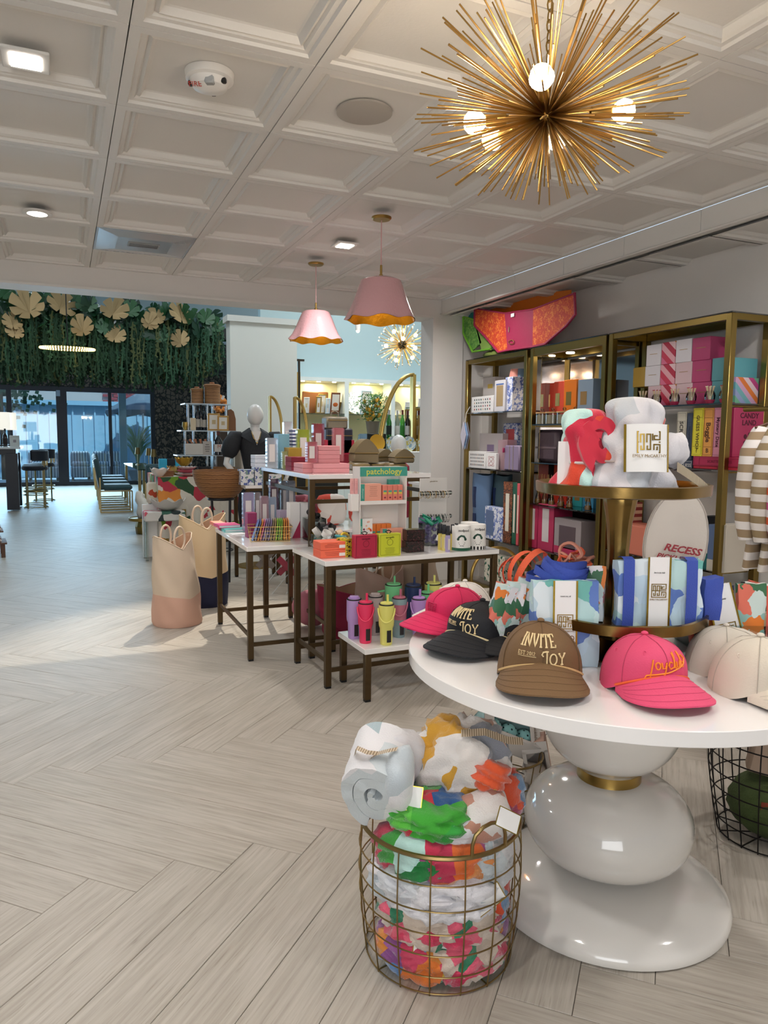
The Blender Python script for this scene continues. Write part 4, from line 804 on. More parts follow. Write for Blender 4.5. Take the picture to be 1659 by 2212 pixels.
coils = [('teal', '#4fa6ad', (.045, -.06, .07), 0), ('teal', '#4fa6ad', (.045, -.06, .084), 0), ('magenta', '#c9386f', (.035, -.07, .04), 1.2), ('magenta', '#c9386f', (.052, -.066, .036), 1.3), ('yellow', '#e3bb2a', (.085, -.03, .07), 1.0), ('yellow', '#dfb32a', (.095, -.035, .03), .6)]
for k, (cn, c, o, a) in enumerate(coils):
    solid('coil_bracelet', MB().tube([((.03 + .0 * i) * math.cos(i), .03 * math.sin(i), .0) for i in [2 * PI * j / 20 for j in range(20)]], .0072, 8, closed=True), mat(c, .4), '%s coil bracelet, %s' % (cn, ('lower', 'upper', 'left', 'right', 'upper', 'lower')[k] + ' of the %s pair' % cn), 'bracelet', bc + V(o), (a, .15 * k, 0), 'coil bracelets in the bowl')
p, w, h = spot(645, 672, 1160, .71, 1098); t = thing('acrylic_bin', 'clear acrylic bin of black cases beside the bowl', 'bin', V((p.x + .02, 4.45, .712)), 0)
for x in (-.06, .06): MB().box((x, .06, .07), (.003, .12, .14)).obj('side_wall', M_GLASS, t)
for y in (0, .12): MB().box((0, y, .07), (.12, .003, .14)).obj('side_wall', M_GLASS, t)
for k in range(14): MB().ball((r.uniform(-.04, .04), .06 + r.uniform(-.04, .04), .02 + .012 * k), .02, 8, sq=(1, .6, 1)).obj('black_case', mat(r.choice(['#131316', '#1c1d22', '#2a2a30']), .35), t)
p = PZ(768, 1160, .71); t = thing('pen_cup', 'clear cup of green and black striped pens beside the white stand', 'pens', V((p.x, 4.1, .712)))
MB().lathe([(0, 0), (.035, 0), (.04, .09)], 20, caps=False).obj('cup', M_GLASS, t)
for k in range(14): a = k * .45; MB().tube([(.014 * math.cos(a), .014 * math.sin(a), .004), (.034 * math.cos(a), .034 * math.sin(a), .17)], .0028, 5).obj('pen', mat('#a9a52c' if k % 2 else '#17181a', .4), t)
# notebooks and basket of packets on the left table
def nbook(lb, px0, px1, pb, z, th, c, rz=.03, d=.16, dy=0):
    q = PZ(px0, pb, z); w = .15 * (px1 - px0) / 60; t = thing('notebook', lb, 'notebook', q, rz, 'bright notebooks at the table corner'); 
    MB().box((w / 2, d / 2, th / 2), (w - .006, d - .004, th * .7)).obj('pages', mat('#d9dde0', .7), t)
    for zz in (.0015, th - .0015): MB().box((w / 2, d / 2, zz), (w, d, .003), bev=.001).obj('cover', mat(c, .5), t)
    MB().box((.0015, d / 2, th / 2), (.003, d, th)).obj('spine', mat(c, .5), t)
nbook('coral notebook at the far left corner of the table', 463, 496, 1137, .71, .022, '#e88468'); nbook('hot pink notebook, lower of the pink pair', 473, 535, 1141, .7105, .018, '#d94f80'); nbook('hot pink notebook, upper of the pink pair', 473, 535, 1141, .730, .018, '#dd5486', .05); nbook('aqua notebook lying in front of the pink pair', 486, 545, 1150, .7105, .018, '#67bdb5', .02, .12)
solid('white_card', MB().box((.04, .04, .002), (.1, .08, .003)), M_PAPER, 'small white card in front of the notebooks', 'card', PZ(506, 1156, .7105), .2)
q0, q1 = PZ(541, 1171, .71), PZ(627, 1169, .71); bkw = q1.x - q0.x; bkt = thing('wire_basket', 'gold wire basket holding a row of coloured mask packets', 'basket', q0, math.atan2(q1.y - q0.y, q1.x - q0.x)); M_GW = mat('#bfa468', .3, .9); bd = .15; bh = .095; bkw = (q1 - q0).length
b = MB()
for z in (.002, .024, .046, .068, bh): MB().tube([(-.002 * z / bh * 8, -.01 * z / bh, z), (bkw + .014 * z / bh, -.01 * z / bh, z), (bkw + .014 * z / bh, bd, z), (-.014 * z / bh, bd, z)], .0022 if z == bh else .0014, 5, closed=True).obj('rim_wire' if z == bh else 'wire', M_GW, bkt)
for k in range(9): x = bkw * k / 8; MB().tube([(x, -.01, bh), (x, 0, .002), (x, bd, .002), (x, bd, bh)], .0013, 4).obj('wire', M_GW, bkt)
for k in range(1, 4): y = bd * k / 4; MB().tube([(-.012, y, bh), (0, y, .002), (bkw, y, .002), (bkw + .012, y, bh)], .0013, 4).obj('wire', M_GW, bkt)
pk = ['#5877b4', '#4d70a8', '#e8963a', '#d9729a', '#8f7cab', '#857096', '#7f6f9a', '#8c7f5c', '#a8885f', '#8cbf2a', '#7ab32c', '#8cc23a', '#e39a2c', '#e48f2e', '#e5912a']; pn = ['sky blue', 'denim blue', 'orange', 'rose', 'lilac', 'mauve', 'purple', 'olive', 'tan', 'lime', 'leaf green', 'bright green', 'amber', 'dark amber', 'golden orange']
rot = Matrix.Rotation(bkt.rotation_euler.z, 4, 'Z')
for k in range(15):
    x = .012 + (bkw - .02) * k / 14; o = MB(); o.add([(0, 0, 0), (0, .11, 0), (0, .11, .125), (0, .055, .14), (0, 0, .125)] + [(.006, 0, 0), (.006, .11, 0), (.004, .11, .125), (.002, .055, .14), (.004, 0, .125)], [(0, 1, 2, 3, 4), (9, 8, 7, 6, 5), (0, 4, 9, 5), (4, 3, 8, 9), (3, 2, 7, 8), (2, 1, 6, 7), (1, 0, 5, 6)])
    solid('mask_packet', o, mat(pk[k], .35, bump=.4, bs=60), '%s foil mask packet, %s from the left in the gold basket' % (pn[k], NTH[k]), 'packet', q0 + rot @ V((x, .015 + .004 * (k % 3), .006)), (0, .32 - .024 * k, rot.to_euler().z), 'mask packets in the gold basket')
# acrylic scalloped trays and boxes behind
def tray(lb, px0, px1, pb, pt, z, c, y=None, grp='scalloped acrylic trays', th=.05, rz=0):
    if y is None: p, w, h = spot(px0, px1, pb, z, pt)
    else: w = PY(px1, pb, y).x - PY(px0, pb, y).x; p = V((PY((px0 + px1) / 2, pb, y).x, y, z)); h = PY((px0 + px1) / 2, pt, y).z - z
    t = thing('acrylic_tray', lb, 'tray', p, rz, grp); m = mat(c, .08, alpha=.62, coat=.5, key=('acr', c)); n = 28; out = []
    for k in range(n * 4):
        s = k / (n * 4); u = (s * 4) % 1; side = int(s * 4); c_ = [(-.5 + u, -.5), (.5, -.5 + u), (.5 - u, .5), (-.5, .5 - u)][side]; kk = 1 + .05 * abs(math.sin(u * PI * (4 if side % 2 == 0 else 8))); out.append((c_[0] * w * .93 * kk, (c_[1] + .5) * h * .93 * 1.0 + h * .035 + (c_[1]) * h * .04 * (kk - 1) * 10))
    MB().prism([(x, z_) for x, z_ in out], -.0, .006, T=Matrix.Translation((0, th * .5, 0)) @ Matrix.Rotation(PI / 2, 4, 'X')).obj('tray_floor', m, t)
    b = MB(); N_ = len(out); vs = [(x, yy, z_) for yy in (0, th) for x, z_ in out]; b.add(vs, [(i, (i + 1) % N_, N_ + (i + 1) % N_, N_ + i) for i in range(N_)]); b.obj('scalloped_rim', m, t)
    MB().box((0, th * .3, h / 2), (w * .5, .003, h * .55)).obj('paper_insert', mat('#d8d2d0', .6), t)
    return t
Z3 = 1.147
def pbox(nm, lb, px0, px1, pb, pt, z, m, d=.2, n=1, grp=None, rz=0, y=None):
    if y is None: p, w, h = spot(px0, px1, pb, z, pt)
    else: w = PY(px1, pb, y).x - PY(px0, pb, y).x; p = V((PY((px0 + px1) / 2, pb, y).x, y, z)); h = PY((px0 + px1) / 2, pt, y).z - z
    for k in range(n):
        l2 = lb if n == 1 else lb + ', %s' % (('bottom one', 'second from the bottom', 'third from the bottom', 'top one') if n == 4 else ('bottom one', 'middle one', 'top one') if n == 3 else ('lower one', 'upper one'))[k]
        carton(nm, l2, 'box', p + V((0, 0, k * h / n)), w - .001, d, h / n - .0008, m, rz, grp)
    return p, w, h
M_PBX = mat('#d58f94', .55)
p, w, h = pbox('pink_box', 'long pink box in the lower tier of the pink stack', 677, 755, 1022, 1001, Z3, M_PBX, .2, 2, 'long pink boxes'); pbox('pink_box', 'short pink box at the left of the lower tier', 654, 675.5, 1022, 1001, Z3, M_PBX, .2, 2, 'short pink boxes')
pbox('pink_box', 'pink box of the upper stack', 688, 738, 0, 963, Z3 + h, M_PBX, .16, 4, 'pink boxes of the upper stack', y=p.y + .03)
zp = Z3 + h; tray('rose pink scalloped tray standing left of the pink stack', 663, 687, 0, 953, zp, '#c96a76', y=p.y + .0); tray('pink scalloped tray standing at the right of the pink stack', 724, 748, 0, 922, zp, '#cf7f88', y=p.y + .14, th=.05)
tray('crimson scalloped tray standing highest behind the pink stack', 677, 703, 0, 912, Z3 + .0, '#a31f49', y=p.y + .30)
pbox('maroon_box', 'maroon box in the short stack', 629, 663, 1017, 987, Z3, mat('#7d1a30', .5), .14, 3, 'maroon boxes')
pbox('mustard_box', 'mustard yellow box under the lime tray', 620, 650, 0, 967, Z3, mat('#a5852a', .5), .12, 1, y=4.95); tray('lime green tall scalloped tray', 640, 670, 0, 925, Z3, '#a8b82c', y=4.98)
tray('clear gold-tinted scalloped tray at the front left', 590, 612, 1012, 973, Z3, '#cfc79a'); tray('clear lime-tinted scalloped tray beside the maroon boxes', 611, 632, 1014, 974, Z3, '#c0c790'); tray('large clear scalloped tray at the left', 570, 596, 0, 944, Z3, '#c3cbd6', y=5.02)
pbox('blue_box', 'plain light blue tall box', 596, 622, 0, 937, Z3, mat('#6f9cb0', .5), .12, y=5.1); tray('clear scalloped tray standing highest at the left', 609, 630, 0, 908, Z3, '#c9c3c6', y=5.3); pbox('lattice_box', 'blue and white lattice box behind the trays', 629, 645, 0, 926, Z3, pattern(['#e0e2ea', '#3c4270'], 40, 0, .5, 'stripes', rot=(0, PI / 2, 0)), .1, y=5.2)
pbox('patterned_box', 'white boxed set in the left stack', 551, 580, 1009, 983, Z3, mat('#c3c5cd', .6), .14, 3, 'white boxed sets'); pbox('red_box', 'flat crimson box under the navy case', 700, 771, 0, 950, Z3 + .1, mat('#9c1f3a', .5), .2, y=5.0); pbox('red_box', 'crimson box supporting the flat one', 712, 760, 0, 957, Z3, mat('#9c1f3a', .5), .15, y=5.05)
# travel cases
def tcase(lb, px0, px1, pt, z, y, c, arch=0, handle=0, d=.12, hh=None):
    w = PY(px1, 960, y).x - PY(px0, 960, y).x; x = PY((px0 + px1) / 2, 960, y).x; h = PY((px0 + px1) / 2, pt, y).z - z; t = thing('travel_case', lb, 'case', (x, y, z), 0, 'vanity cases'); m = mat(c, .45, bump=.25, bs=120)
    if arch:
        MB().box((0, d / 2, h * .2), (w, d, h * .4), bev=.01).obj('lower_half', m, t)
        out = [(-w / 2, h * .41), (w / 2, h * .41)] + [(w * .5 * (1 - .45 * max(0, math.sin(a)) ** 1.2) * math.cos(a), h * .41 + h * .59 * math.sin(a)) for a in [PI * k / 14 for k in range(1, 14)]]
        MB().prism(out, -d, 0, T=Matrix.Rotation(PI / 2, 4, 'X') @ Matrix.Translation((0, 0, 0))).obj('domed_lid', m, t)
    else: MB().box((0, d / 2, h / 2), (w, d, h), bev=.012).obj('body', m, t)
    MB().box((0, -.001, h * (.405 if arch else .72)), (w * .98, .004, .004)).obj('zip', mat('#b79a5c', .3, .9), t)
    if handle: MB().tube([(-w * .18, d / 2, h - .004), (-w * .15, d / 2, h + .03), (0, d / 2, h + .042), (w * .15, d / 2, h + .03), (w * .18, d / 2, h - .004)], .006, 6).obj('handle', m, t)
tcase('navy square vanity case with a black arched handle', 705, 763, 925, Z3 + .102 + .0, 5.0, '#161c2c', handle=1); TB = '#6f6247'; 
zc = PY(733, 927, 5.0).z; tcase('taupe vanity case with handle, on top of the navy one', 706, 752, 900, zc, 5.0, '#6d6656', handle=1)
tcase('bronze brown domed case, nearest to the pink boxes', 766, 820, 948, Z3 + .05, 4.78, TB, 1); tcase('bronze brown domed case in the middle of the three', 815, 855, 970, Z3 + .05, 4.9, TB, 1); tcase('bronze brown domed case, rightmost of the three', 853, 897, 970, Z3 + .05, 4.7, TB, 1)
for k, (a, c) in enumerate(((762, 800), (803, 838), (842, 880))): tcase('flat bronze brown case under the domed ones, %s' % ('left', 'middle', 'right')[k], a, c, 1000, Z3, 4.72 + (.1 if k == 1 else 0), TB)
# goods on the left table behind the basket
for lb, a, c, pt, y, col in (('lilac scalloped tray standing on the left table', 514, 541, 1062, 5.0, '#b0a6c4'), ('grey scalloped tray with a card, left table', 541, 556, 1062, 5.05, '#a59a9a'), ('pink clear tray standing low in front', 556, 574, 1070, 4.85, '#b99aa5'), ('clear blue scalloped tray beside the pink one', 575, 592, 1072, 4.85, '#9fb0c4'), ('tall plum scalloped tray', 577, 597, 1032, 5.15, '#6c3f5c'), ('tall grey scalloped tray right of the plum one', 603, 624, 1036, 5.2, '#8a8f9c'), ('tall clear tray with silver studs', 617, 636, 1036, 5.12, '#9aa0ae')):
    tray(lb, a, c, 0, pt, .71, col, y=y)
pbox('maroon_box', 'small magenta box behind the gold basket', 524, 546, 0, 1108, .71, mat('#8f2a5a', .5), .08, y=4.72)
for k, (a, c) in enumerate(((622, 646), (646, 668))): p, w, h = pbox('rose_carton', 'white carton with a crimson corner, %s of the pair' % ('left', 'right')[k], a, c, 0, 1086, .71, M_PAPER, .08, y=4.62 + .02 * k); q = MB().add([(0, -.001, 0), (w / 2, -.001, 0), (w / 2, -.001, h * .5), (-w * .3, -.001, 0)], [(0, 1, 2), (3, 0, 2)]).obj('print_band', mat('#a5244a', .5), None, loc=p); q.parent = bpy.data.objects[[o.name for o in bpy.data.objects if o.name.startswith('rose_carton')][-1]]; q.location = (0, -.0005, .0); 
pbox('lidded_box', 'lilac lidded box behind the packets', 598, 622, 0, 1103, .71, mat('#a99ab0', .5), .08, y=4.75)
# tumblers
def tumbler(lb, px, pl, c, H_=.215, c2=None, kind='loop', r_=.041, dx=0):
    q = PZ(px, pl, .285 + H_ + .004); t = thing('tumbler', lb, 'tumbler', (q.x, q.y, .2855), -.42 if px < 900 else -.5, 'colourful tumblers with straws'); m = mat(c, .4); r0 = r_ * .78
    prof = [(0, 0), (r0 * .93, 0), (r0, .006), (r0 * 1.06, H_ * .40), (r_ * .97, H_ * .47), (r_, H_ * .55), (r_, H_ - .002), (0, H_ - .002)]
    if kind == 'mug': prof = [(0, 0), (r_, 0), (r_ * 1.15, .01), (r_ * 1.2, H_), (0, H_)]
    if c2:
        MB().lathe(prof[:5] + [(0, H_ * .47)], 28).obj('lower_body', mat(c2, .4), t); MB().lathe([(0, H_ * .47), (r_ * .97, H_ * .47), (r_, H_ * .55), (r_, H_ * .86), (0, H_ * .86)], 28).obj('body', m, t); MB().lathe([(0, H_ * .86), (r_ + .001, H_ * .86), (r_ + .001, H_), (0, H_)], 28).obj('collar', mat(c2, .4), t)
    else: MB().lathe(prof, 28).obj('body', m, t)
    R1 = r_ * (1.2 if kind == 'mug' else 1)
    MB().lathe([(R1 * .98, H_ - .001), (R1 * .98, H_ + .004), (R1 * .9, H_ + .004), (0, H_ + .004)], 28).obj('gasket', BLK, t); MB().lathe([(R1 * .82, H_ + .0041), (R1 * .8, H_ + .010), (0, H_ + .011)], 24).obj('lid', m, t)
    if kind == 'flip': MB().box((0, 0, H_ + .014), (R1 * 1.2, R1 * .8, .012), bev=.004).obj('flip_cap', m, t)
    else: MB().tube([(.006, 0, H_ + .008), (.006, 0, H_ + .052)], .0065, 10).obj('straw', m, t)
    if kind == 'loop':
        hh = H_ * .46; MB().tube([(s * (r_ + .003) * math.cos(a), -.022 * math.sin(a) - .012 * math.sin(a), H_ - .018 - hh * .72 * math.sin(a)) for s in (1,) for a in [PI * k / 14 for k in range(15)]], .0042, 6, T=Matrix.Translation((0, -.012, 0))).obj('carry_loop', m, t)
    if kind == 'mug': MB().tube([(-R1, 0, H_ * .86), (-R1 - .035, 0, H_ * .84), (-R1 - .04, 0, H_ * .5), (-R1 - .005, 0, H_ * .3)], .008, 8).obj('handle', m, t)
    MB().sheet(lambda u, v: ((r0 * 1.05 + .001) * math.sin(.1 + u * .75), -(r0 * 1.05 + .001) * math.cos(.1 + u * .75), H_ * (.08 + .30 * v)), 5, 1).obj('black_label', BLK, t)
tumbler('hot pink tumbler with a carry loop, front left', 790, 1301, '#e0325f'); tumbler('lemon yellow tumbler with a carry loop, front middle', 835, 1304, '#dbd672'); tumbler('lilac tumbler with a flip lid behind the pink one', 765, 1293, '#b191c8', kind='flip'); tumbler('grey tumbler with a flip lid between pink and yellow', 811, 1287, '#a79a98', kind='flip'); tumbler('two tone mauve and grey-blue tumbler', 863, 1291, '#b06478', c2='#7f979c'); tumbler('lilac tumbler with a carry loop, centre', 905, 1292, '#a983c2'); tumbler('mint green tumbler with a carry loop behind the lilac one', 923, 1280, '#6fc487'); tumbler('coral tumbler beside the hot pink cap', 950, 1289, '#e08a6c')
tumbler('mint green mug tumbler with a side handle', 850, 1262, '#72c287', .25, kind='mug'); tumbler('navy blue tall tumbler', 893, 1264, '#1d2f57', .25, kind='mug2', r_=.05); tumbler('pale yellow tall tumbler at the back right', 936, 1260, '#cfcd74', .25, kind='mug2', r_=.05)
q = PZ(1000, 1300, .285); q = V((PY(1003, 1275, 3.66).x - .06, 3.66, .2855)); t = thing('earring_card', 'white card display reading Splendid Iris with gold earrings', 'card', q + V((.06, -.05, 0)), -.15); MB().box((0, 0, .11), (.19, .004, .22), T=Matrix.Rotation(-.12, 4, 'X')).obj('card', M_PAPER, t); text('Splendid Iris', .028, mat('#7a6a58', .5), t, (0, .018, .185), (PI / 2 - .12, 0, 0))
for x in (-.05, .04): MB().tube([(x, .01, .15), (x + .012, .01, .15), (x + .012, .01, .165)], .002, 5).obj('earring', M_BR, t)
# under the tables: tote bags
def sbag(name, lb, cat, p, r0, r1, h, m, rz=0, mlow=None, cut=.35, handles=True, lean=0):
    """soft canvas bucket bag with saddle shaped opening"""
    t = thing(name, lb, cat, p, rz)
    def top(a): return h * (1 - .16 * (1 - abs(math.cos(a))) ** 1)
    def fn(k0, k1):
        def f(u, v):
            a = 2 * PI * u; z = top(a) * (k0 + (k1 - k0) * v); s = z / h; wob = 1 + .035 * math.sin(3 * a + 9 * s) * math.sin(PI * s) + .02 * math.sin(7 * a + 14 * s + 1) * (s > .02)
            rr = (r0 + (r1 - r0) * s) * wob; flat = 1 - .45 * s ** 2
            if s < .03: rr *= .97
            return (rr * math.cos(a) + lean * s, rr * math.sin(a) * flat, z)
        return f
    MB().sheet(fn(cut, 1), 48, 20, closed_u=True).obj('upper_fabric', m, t, ang=80); MB().sheet(fn(0.0, cut), 48, 10, closed_u=True).obj('lower_fabric', mlow or m, t, ang=80)
    b = MB(); f = fn(cut, 1); b.sheet(lambda u, v: tuple(V(f(u, 1 - v * .5)) * 1 + V((0, 0, 0)) - V((.006 * math.cos(2 * PI * u), .006 * math.sin(2 * PI * u), 0))), 48, 6, closed_u=True); b.obj('lining', mat('#c7a184', .8), t, ang=80)
    b = MB(); b.tube([f(k / 48, 1.0) for k in range(48)], .004, 5, closed=True); b.obj('rim_binding', m, t)
    MB().tube([V(f(.0 + .18, v / 12)) * 1.005 for v in range(13)] , .002, 4).obj('seam', mat('#a5835f', .8), t); f2 = fn(0, cut)
    if handles:
        for s in (-1, 1):
            yy = s * (r1 * .55) * 1; MB().tube([(.045 * math.cos(a) + lean, yy + (-.004 * s), h * .96 + .085 * math.sin(a)) for a in [2 * PI * k / 24 for k in range(24)]], .0085, 8, closed=True).obj('ring_handle', mat('#cfb9a2', .6), t)
    return t
M_CNV = mat('#cbb8a2', .85, bump=.35, bs=400); M_PKC = mat('#c9a08c', .85, bump=.35, bs=400); M_NVC = mat('#0b1030', .85, bump=.3, bs=400)
sbag('tote_bag', 'large cream canvas bucket tote with a blush pink bottom, standing in front', 'bag', (.735, 5.46, .002), .18, .155, .66, M_CNV, .5, M_PKC, .36, lean=-.03)
sbag('tote_bag', 'large cream canvas bucket tote with a navy bottom, behind the pink one', 'bag', (1.02, 6.02, .002), .2, .19, .74, mat('#c9b18e', .85, bump=.35, bs=400), .2, M_NVC, .38)
t = sbag('tote_bag', 'crimson fabric tub under the wide table', 'bag', (1.78, 4.72, .002), .16, .21, .36, mat('#8f1a3e', .8, bump=.3), 0, None, .3, handles=False)
sbag('tote_bag', 'soft beige duffel standing under the wide table', 'bag', (1.93, 4.47, .002), .16, .18, .52, mat('#b99d90', .8, bump=.3), .2, mat('#a58680', .8, bump=.3), .5)
sbag('tote_bag', 'cream canvas tote at the back under the wide table', 'bag', (2.3, 4.65, .002), .17, .17, .6, mat('#b3a28f', .8, bump=.3), .6, None, .3)
for k, (x, y, c, cn) in enumerate(((1.62, 4.98, '#b06a78', 'dusty pink'), (2.15, 4.95, '#c9a79b', 'pale pink'))):
    solid('cushion', MB().ball((0, 0, .14), .15, 16, sq=(1, .8, .9), f=lambda q: 1 + .1 * noise.noise(q * 3)), mat(c, .8, bump=.4), '%s bundle on the floor under the wide table' % cn, 'cushion', (x, y, .005))
# wire cross stand with fabric crosses behind the tables
p = PZ(610, 1300, 0); t = thing('card_rack', 'clear rack with a dark red and grey cross, seen between the table legs', 'rack', (1.72, 6.05, 0), -.4); 
for k in range(6): MB().tube([(-.35 + .12 * k, 0, .02), (.05 + .12 * k, .02, .52)], .004, 4).obj('wire', mat('#c5ccd0', .2, .5), t)
for (x, z, c) in ((.02, .27, '#7a1a30'), (-.16, .33, '#5d5650')):
    for s in (-1, 1): MB().box((0, -.01 * s, 0), (.2, .012, .05), T=Matrix.Translation((x, -.03, z)) @ Matrix.Rotation(s * PI / 4, 4, 'Y')).obj('cross_bar', mat(c, .5), t)
# blue patterned packages on the small rear table
M_BLUP = pattern(['#dfe1e4', '#dfe1e4', '#4c5c9a', '#7d9a8c'], 30, .15, .6)
for k in range(3): carton('boxed_mug_set', 'white box with blue flower print, %s of three on the rear table' % ('left', 'middle', 'right')[k], 'box', V((1.53 + .13 * k, 6.6, .93)), .12, .14, .14 + .02 * (k == 1), M_BLUP, 0, 'blue flowered boxes')
# ------------------------------------------------------------------ goods on the brass shelving (front faces the room, towards -x)
def sbox(nm, lb, cat, px0, px1, pt, z, m, x=SX + .03, d=.12, grp=None, pb=None, bev=.002, y_gap=0):
    """box on a shelf: seen between columns px0..px1, top at row pt; returns object, width, height. Local -y faces the room"""
    pm = (px0 + px1) / 2; r0 = pt if pb is None else pb
    ya, yb = PX(px0, r0, x).y, PX(px1, r0, x).y; z1 = PX(pm, pt, x).z; w = ya - yb - .001 - y_gap; h = z1 - z
    o = tag(MB().box((0, d / 2, h / 2), (w, d, h), bev=bev).obj(nm, m, loc=(x, (ya + yb) / 2, z), rot=(0, 0, -PI / 2)), lb, cat, grp); return o, w, h
def panel(par, w, h, cx, cz, ww, hh, m, nm='front_label', y=-.0008): return MB().box((cx * w, y, cz * h), (ww * w, .0012, hh * h)).obj(nm, m, par)
def icons(par, w, h, nx, nz, cs, s=.3, x0=.1, seed=1):
    r = random.Random(seed); b = MB()
    for i in range(nx):
        for j in range(nz): b.box(((-.5 + x0 + (i + .5) / nx * (1 - 2 * x0)) * w, -.0012, (x0 + (j + .5) / nz * (1 - 2 * x0)) * h), (w / nx * s, .001, h / nz * s * 1.4), m=r.randrange(len(cs)))
    return b.obj('printed_icons', [mat(c, .6) for c in cs], par, kind='stuff')
z = U1[0]
o, w, h = sbox('boxed_set', 'white box printed with rows of small icons on the top shelf of the far unit', 'box', 1019, 1066, 856, z, M_PAPER); icons(o, w, h, 8, 4, ['#5b5f66', '#a8454a', '#c9a98c', '#3a5a54'])
o, w, h = sbox('gift_box', 'pale grey lidded box with a yellow tab behind the icon box', 'box', 1044, 1070, 815, z, mat('#c4bdb9', .6), x=3.62, d=.1); panel(o, w, h, .1, .75, .4, .12, mat('#c9a94a', .5))
o, w, h = sbox('photo_frame_box', 'tall white box with a tan window panel on the top shelf', 'box', 1069, 1092, 821, z, mat('#d6d3d6', .6)); panel(o, w, h, 0, .5, .62, .66, mat('#a88f66', .6)); panel(o, w, h, 0, .87, .7, .04, mat('#4f6fae', .6))
M_TOILE = pattern(['#e3e5ee', '#e3e5ee', '#5f74b8', '#8d9ccc'], 45, .08, .6)
sbox('patterned_box', 'tall blue and white floral box on the top shelf', 'box', 1092, 1108, 814, z, M_TOILE, x=3.47)
for k, (px, c, cn) in enumerate(((1111, '#d98f7e', 'pink'), (1125, '#5b7386', 'blue'))):
    q = PX(px, 885, 3.56 + .04 * k); t = thing('table_lamp', 'small %s lamp with scalloped shade on the top shelf' % cn, 'lamp', (q.x, q.y, z), 0, 'small shelf lamps'); m = mat(c, .5)
    MB().lathe([(0, 0), (.045, 0), (.045, .015), (.008, .022), (.008, .25), (0, .25)], 16).obj('base', m, t); MB().lathe([(.062, .235), (.04, .36), (0, .362)], 32, wave=lambda a, r, zz: (r, zz + (.006 * math.cos(10 * a) if zz < .25 else 0)), caps=False).obj('shade', m, t); MB().ball((0, 0, .25), .02, 8).obj('bulb', mat('#ffe9d0', .4, emis=12), t)
    lamp('shelf_lamp_light', 'POINT', (q.x, q.y, z + .2), .5, WARM, .02)
z = U1[1]
o, w, h = sbox('boxed_set', 'white box with a fine black icon grid on the middle shelf', 'box', 1012, 1050, 975, z, M_PAPER); icons(o, w, h, 10, 4, ['#4a4a52', '#4a4a52', '#8c6a60'])
o, w, h = sbox('greeting_card_box', 'white card with red doodle on the middle shelf', 'card', 1051, 1072, 979, z, M_PAPER, d=.03); MB().tube([(.3 * w * math.cos(a * 3), -.001, h * .5 + h * .3 * math.sin(a * 2)) for a in [2 * PI * k / 40 for k in range(40)]], .0012, 4, closed=True).obj('doodle', mat('#a83240', .5), o)
o, w, h = sbox('gift_box', 'large pale grey lidded box with a lilac tab on the middle shelf', 'box', 1036, 1086, 936, z, mat('#c9c1c1', .6), x=3.6, d=.1); panel(o, w, h, 0, .55, .3, .25, mat('#8d7a9c', .5))
o, w, h = sbox('framed_box', 'floral bordered box with a red window on the middle shelf', 'box', 1088, 1118, 914, z, M_TOILE, x=3.66, d=.06); panel(o, w, h, 0, .62, .6, .5, mat('#b3454a', .5))
o, w, h = sbox('train_case', 'lilac zipped train case at the right of the middle shelf', 'case', 1089, 1122, 962, z, mat('#8c7a96', .5), d=.14, bev=.012); MB().box((-.12 * w, -.001, h / 2), (.004, .003, h * .97)).obj('zip', mat('#c9b48a', .3, .8), o); MB().box((.12 * w, -.001, h / 2), (.004, .003, h * .97)).obj('zip', mat('#c9b48a', .3, .8), o); MB().box((-.45 * w, -.012, h * .8), (.018, .018, .04), bev=.004).obj('tassel', mat('#a8285a', .6), o)
o, w, h = sbox('clear_pouch', 'clear pouch with pink trim behind the lilac case', 'pouch', 1076, 1096, 950, z, mat('#c9a0a8', .2, alpha=.5), d=.1, x=3.5)
z = U1[2]
def softroll(nm, lb, px0, px1, pt, z, c, x=SX + .05, strap='#1c2c54'):
    o, w, h = sbox(nm, lb, 'pyjamas', px0, px1, pt, z, mat(c, .6), x=x, d=.1); bpy.data.meshes.remove(o.data) if 0 else None
    me = MB().sheet(lambda u, v: (w * .5 * (1 - .06 * math.sin(5 * v)) * math.cos(2 * PI * u) * (1 + .06 * math.sin(6 * PI * u + 5 * v)), .06 + .06 * math.sin(2 * PI * u) * (1 + .08 * math.sin(8 * v + 4 * u)), h * v + .01 * math.sin(4 * PI * u) * v), 28, 12, closed_u=True).sheet(lambda u, v: (w * .5 * math.cos(2 * PI * u) * (1 - v), .06 + .06 * math.sin(2 * PI * u) * (1 - v), h - .012 * v), 28, 3, closed_u=True).mesh('folded_cloth', mat(c, .6, bump=.3), ang=80); o.data = me
    MB().box((-w * .12, -.004, h * .62), (w * .16, .006, h * .34)).obj('ribbon', mat(strap, .5), o); MB().box((-w * .12, -.004, h * .2), (w * .16, .006, h * .3)).obj('ribbon', mat(strap, .5), o); return o
softroll('folded_pyjamas', 'blue satin rolled pyjamas with a navy ribbon in plastic on the lower shelf', 1014, 1049, 1024, z, '#5f7ba0'); softroll('folded_pyjamas', 'dark teal folded pyjamas beside the blue roll', 1058, 1089, 1026, z, '#3c5560', x=3.56)
o, w, h = sbox('framed_box', 'blue floral box with a slate window panel on the lower shelf', 'box', 1048, 1086, 1096, z, M_TOILE, x=3.44, d=.08); panel(o, w, h, -.22, .5, .46, .78, mat('#5d6f94', .5))
M_TORT = pattern(['#3a1d10', '#8a4b26', '#2a140c', '#b0683a'], 70, .1, .3)
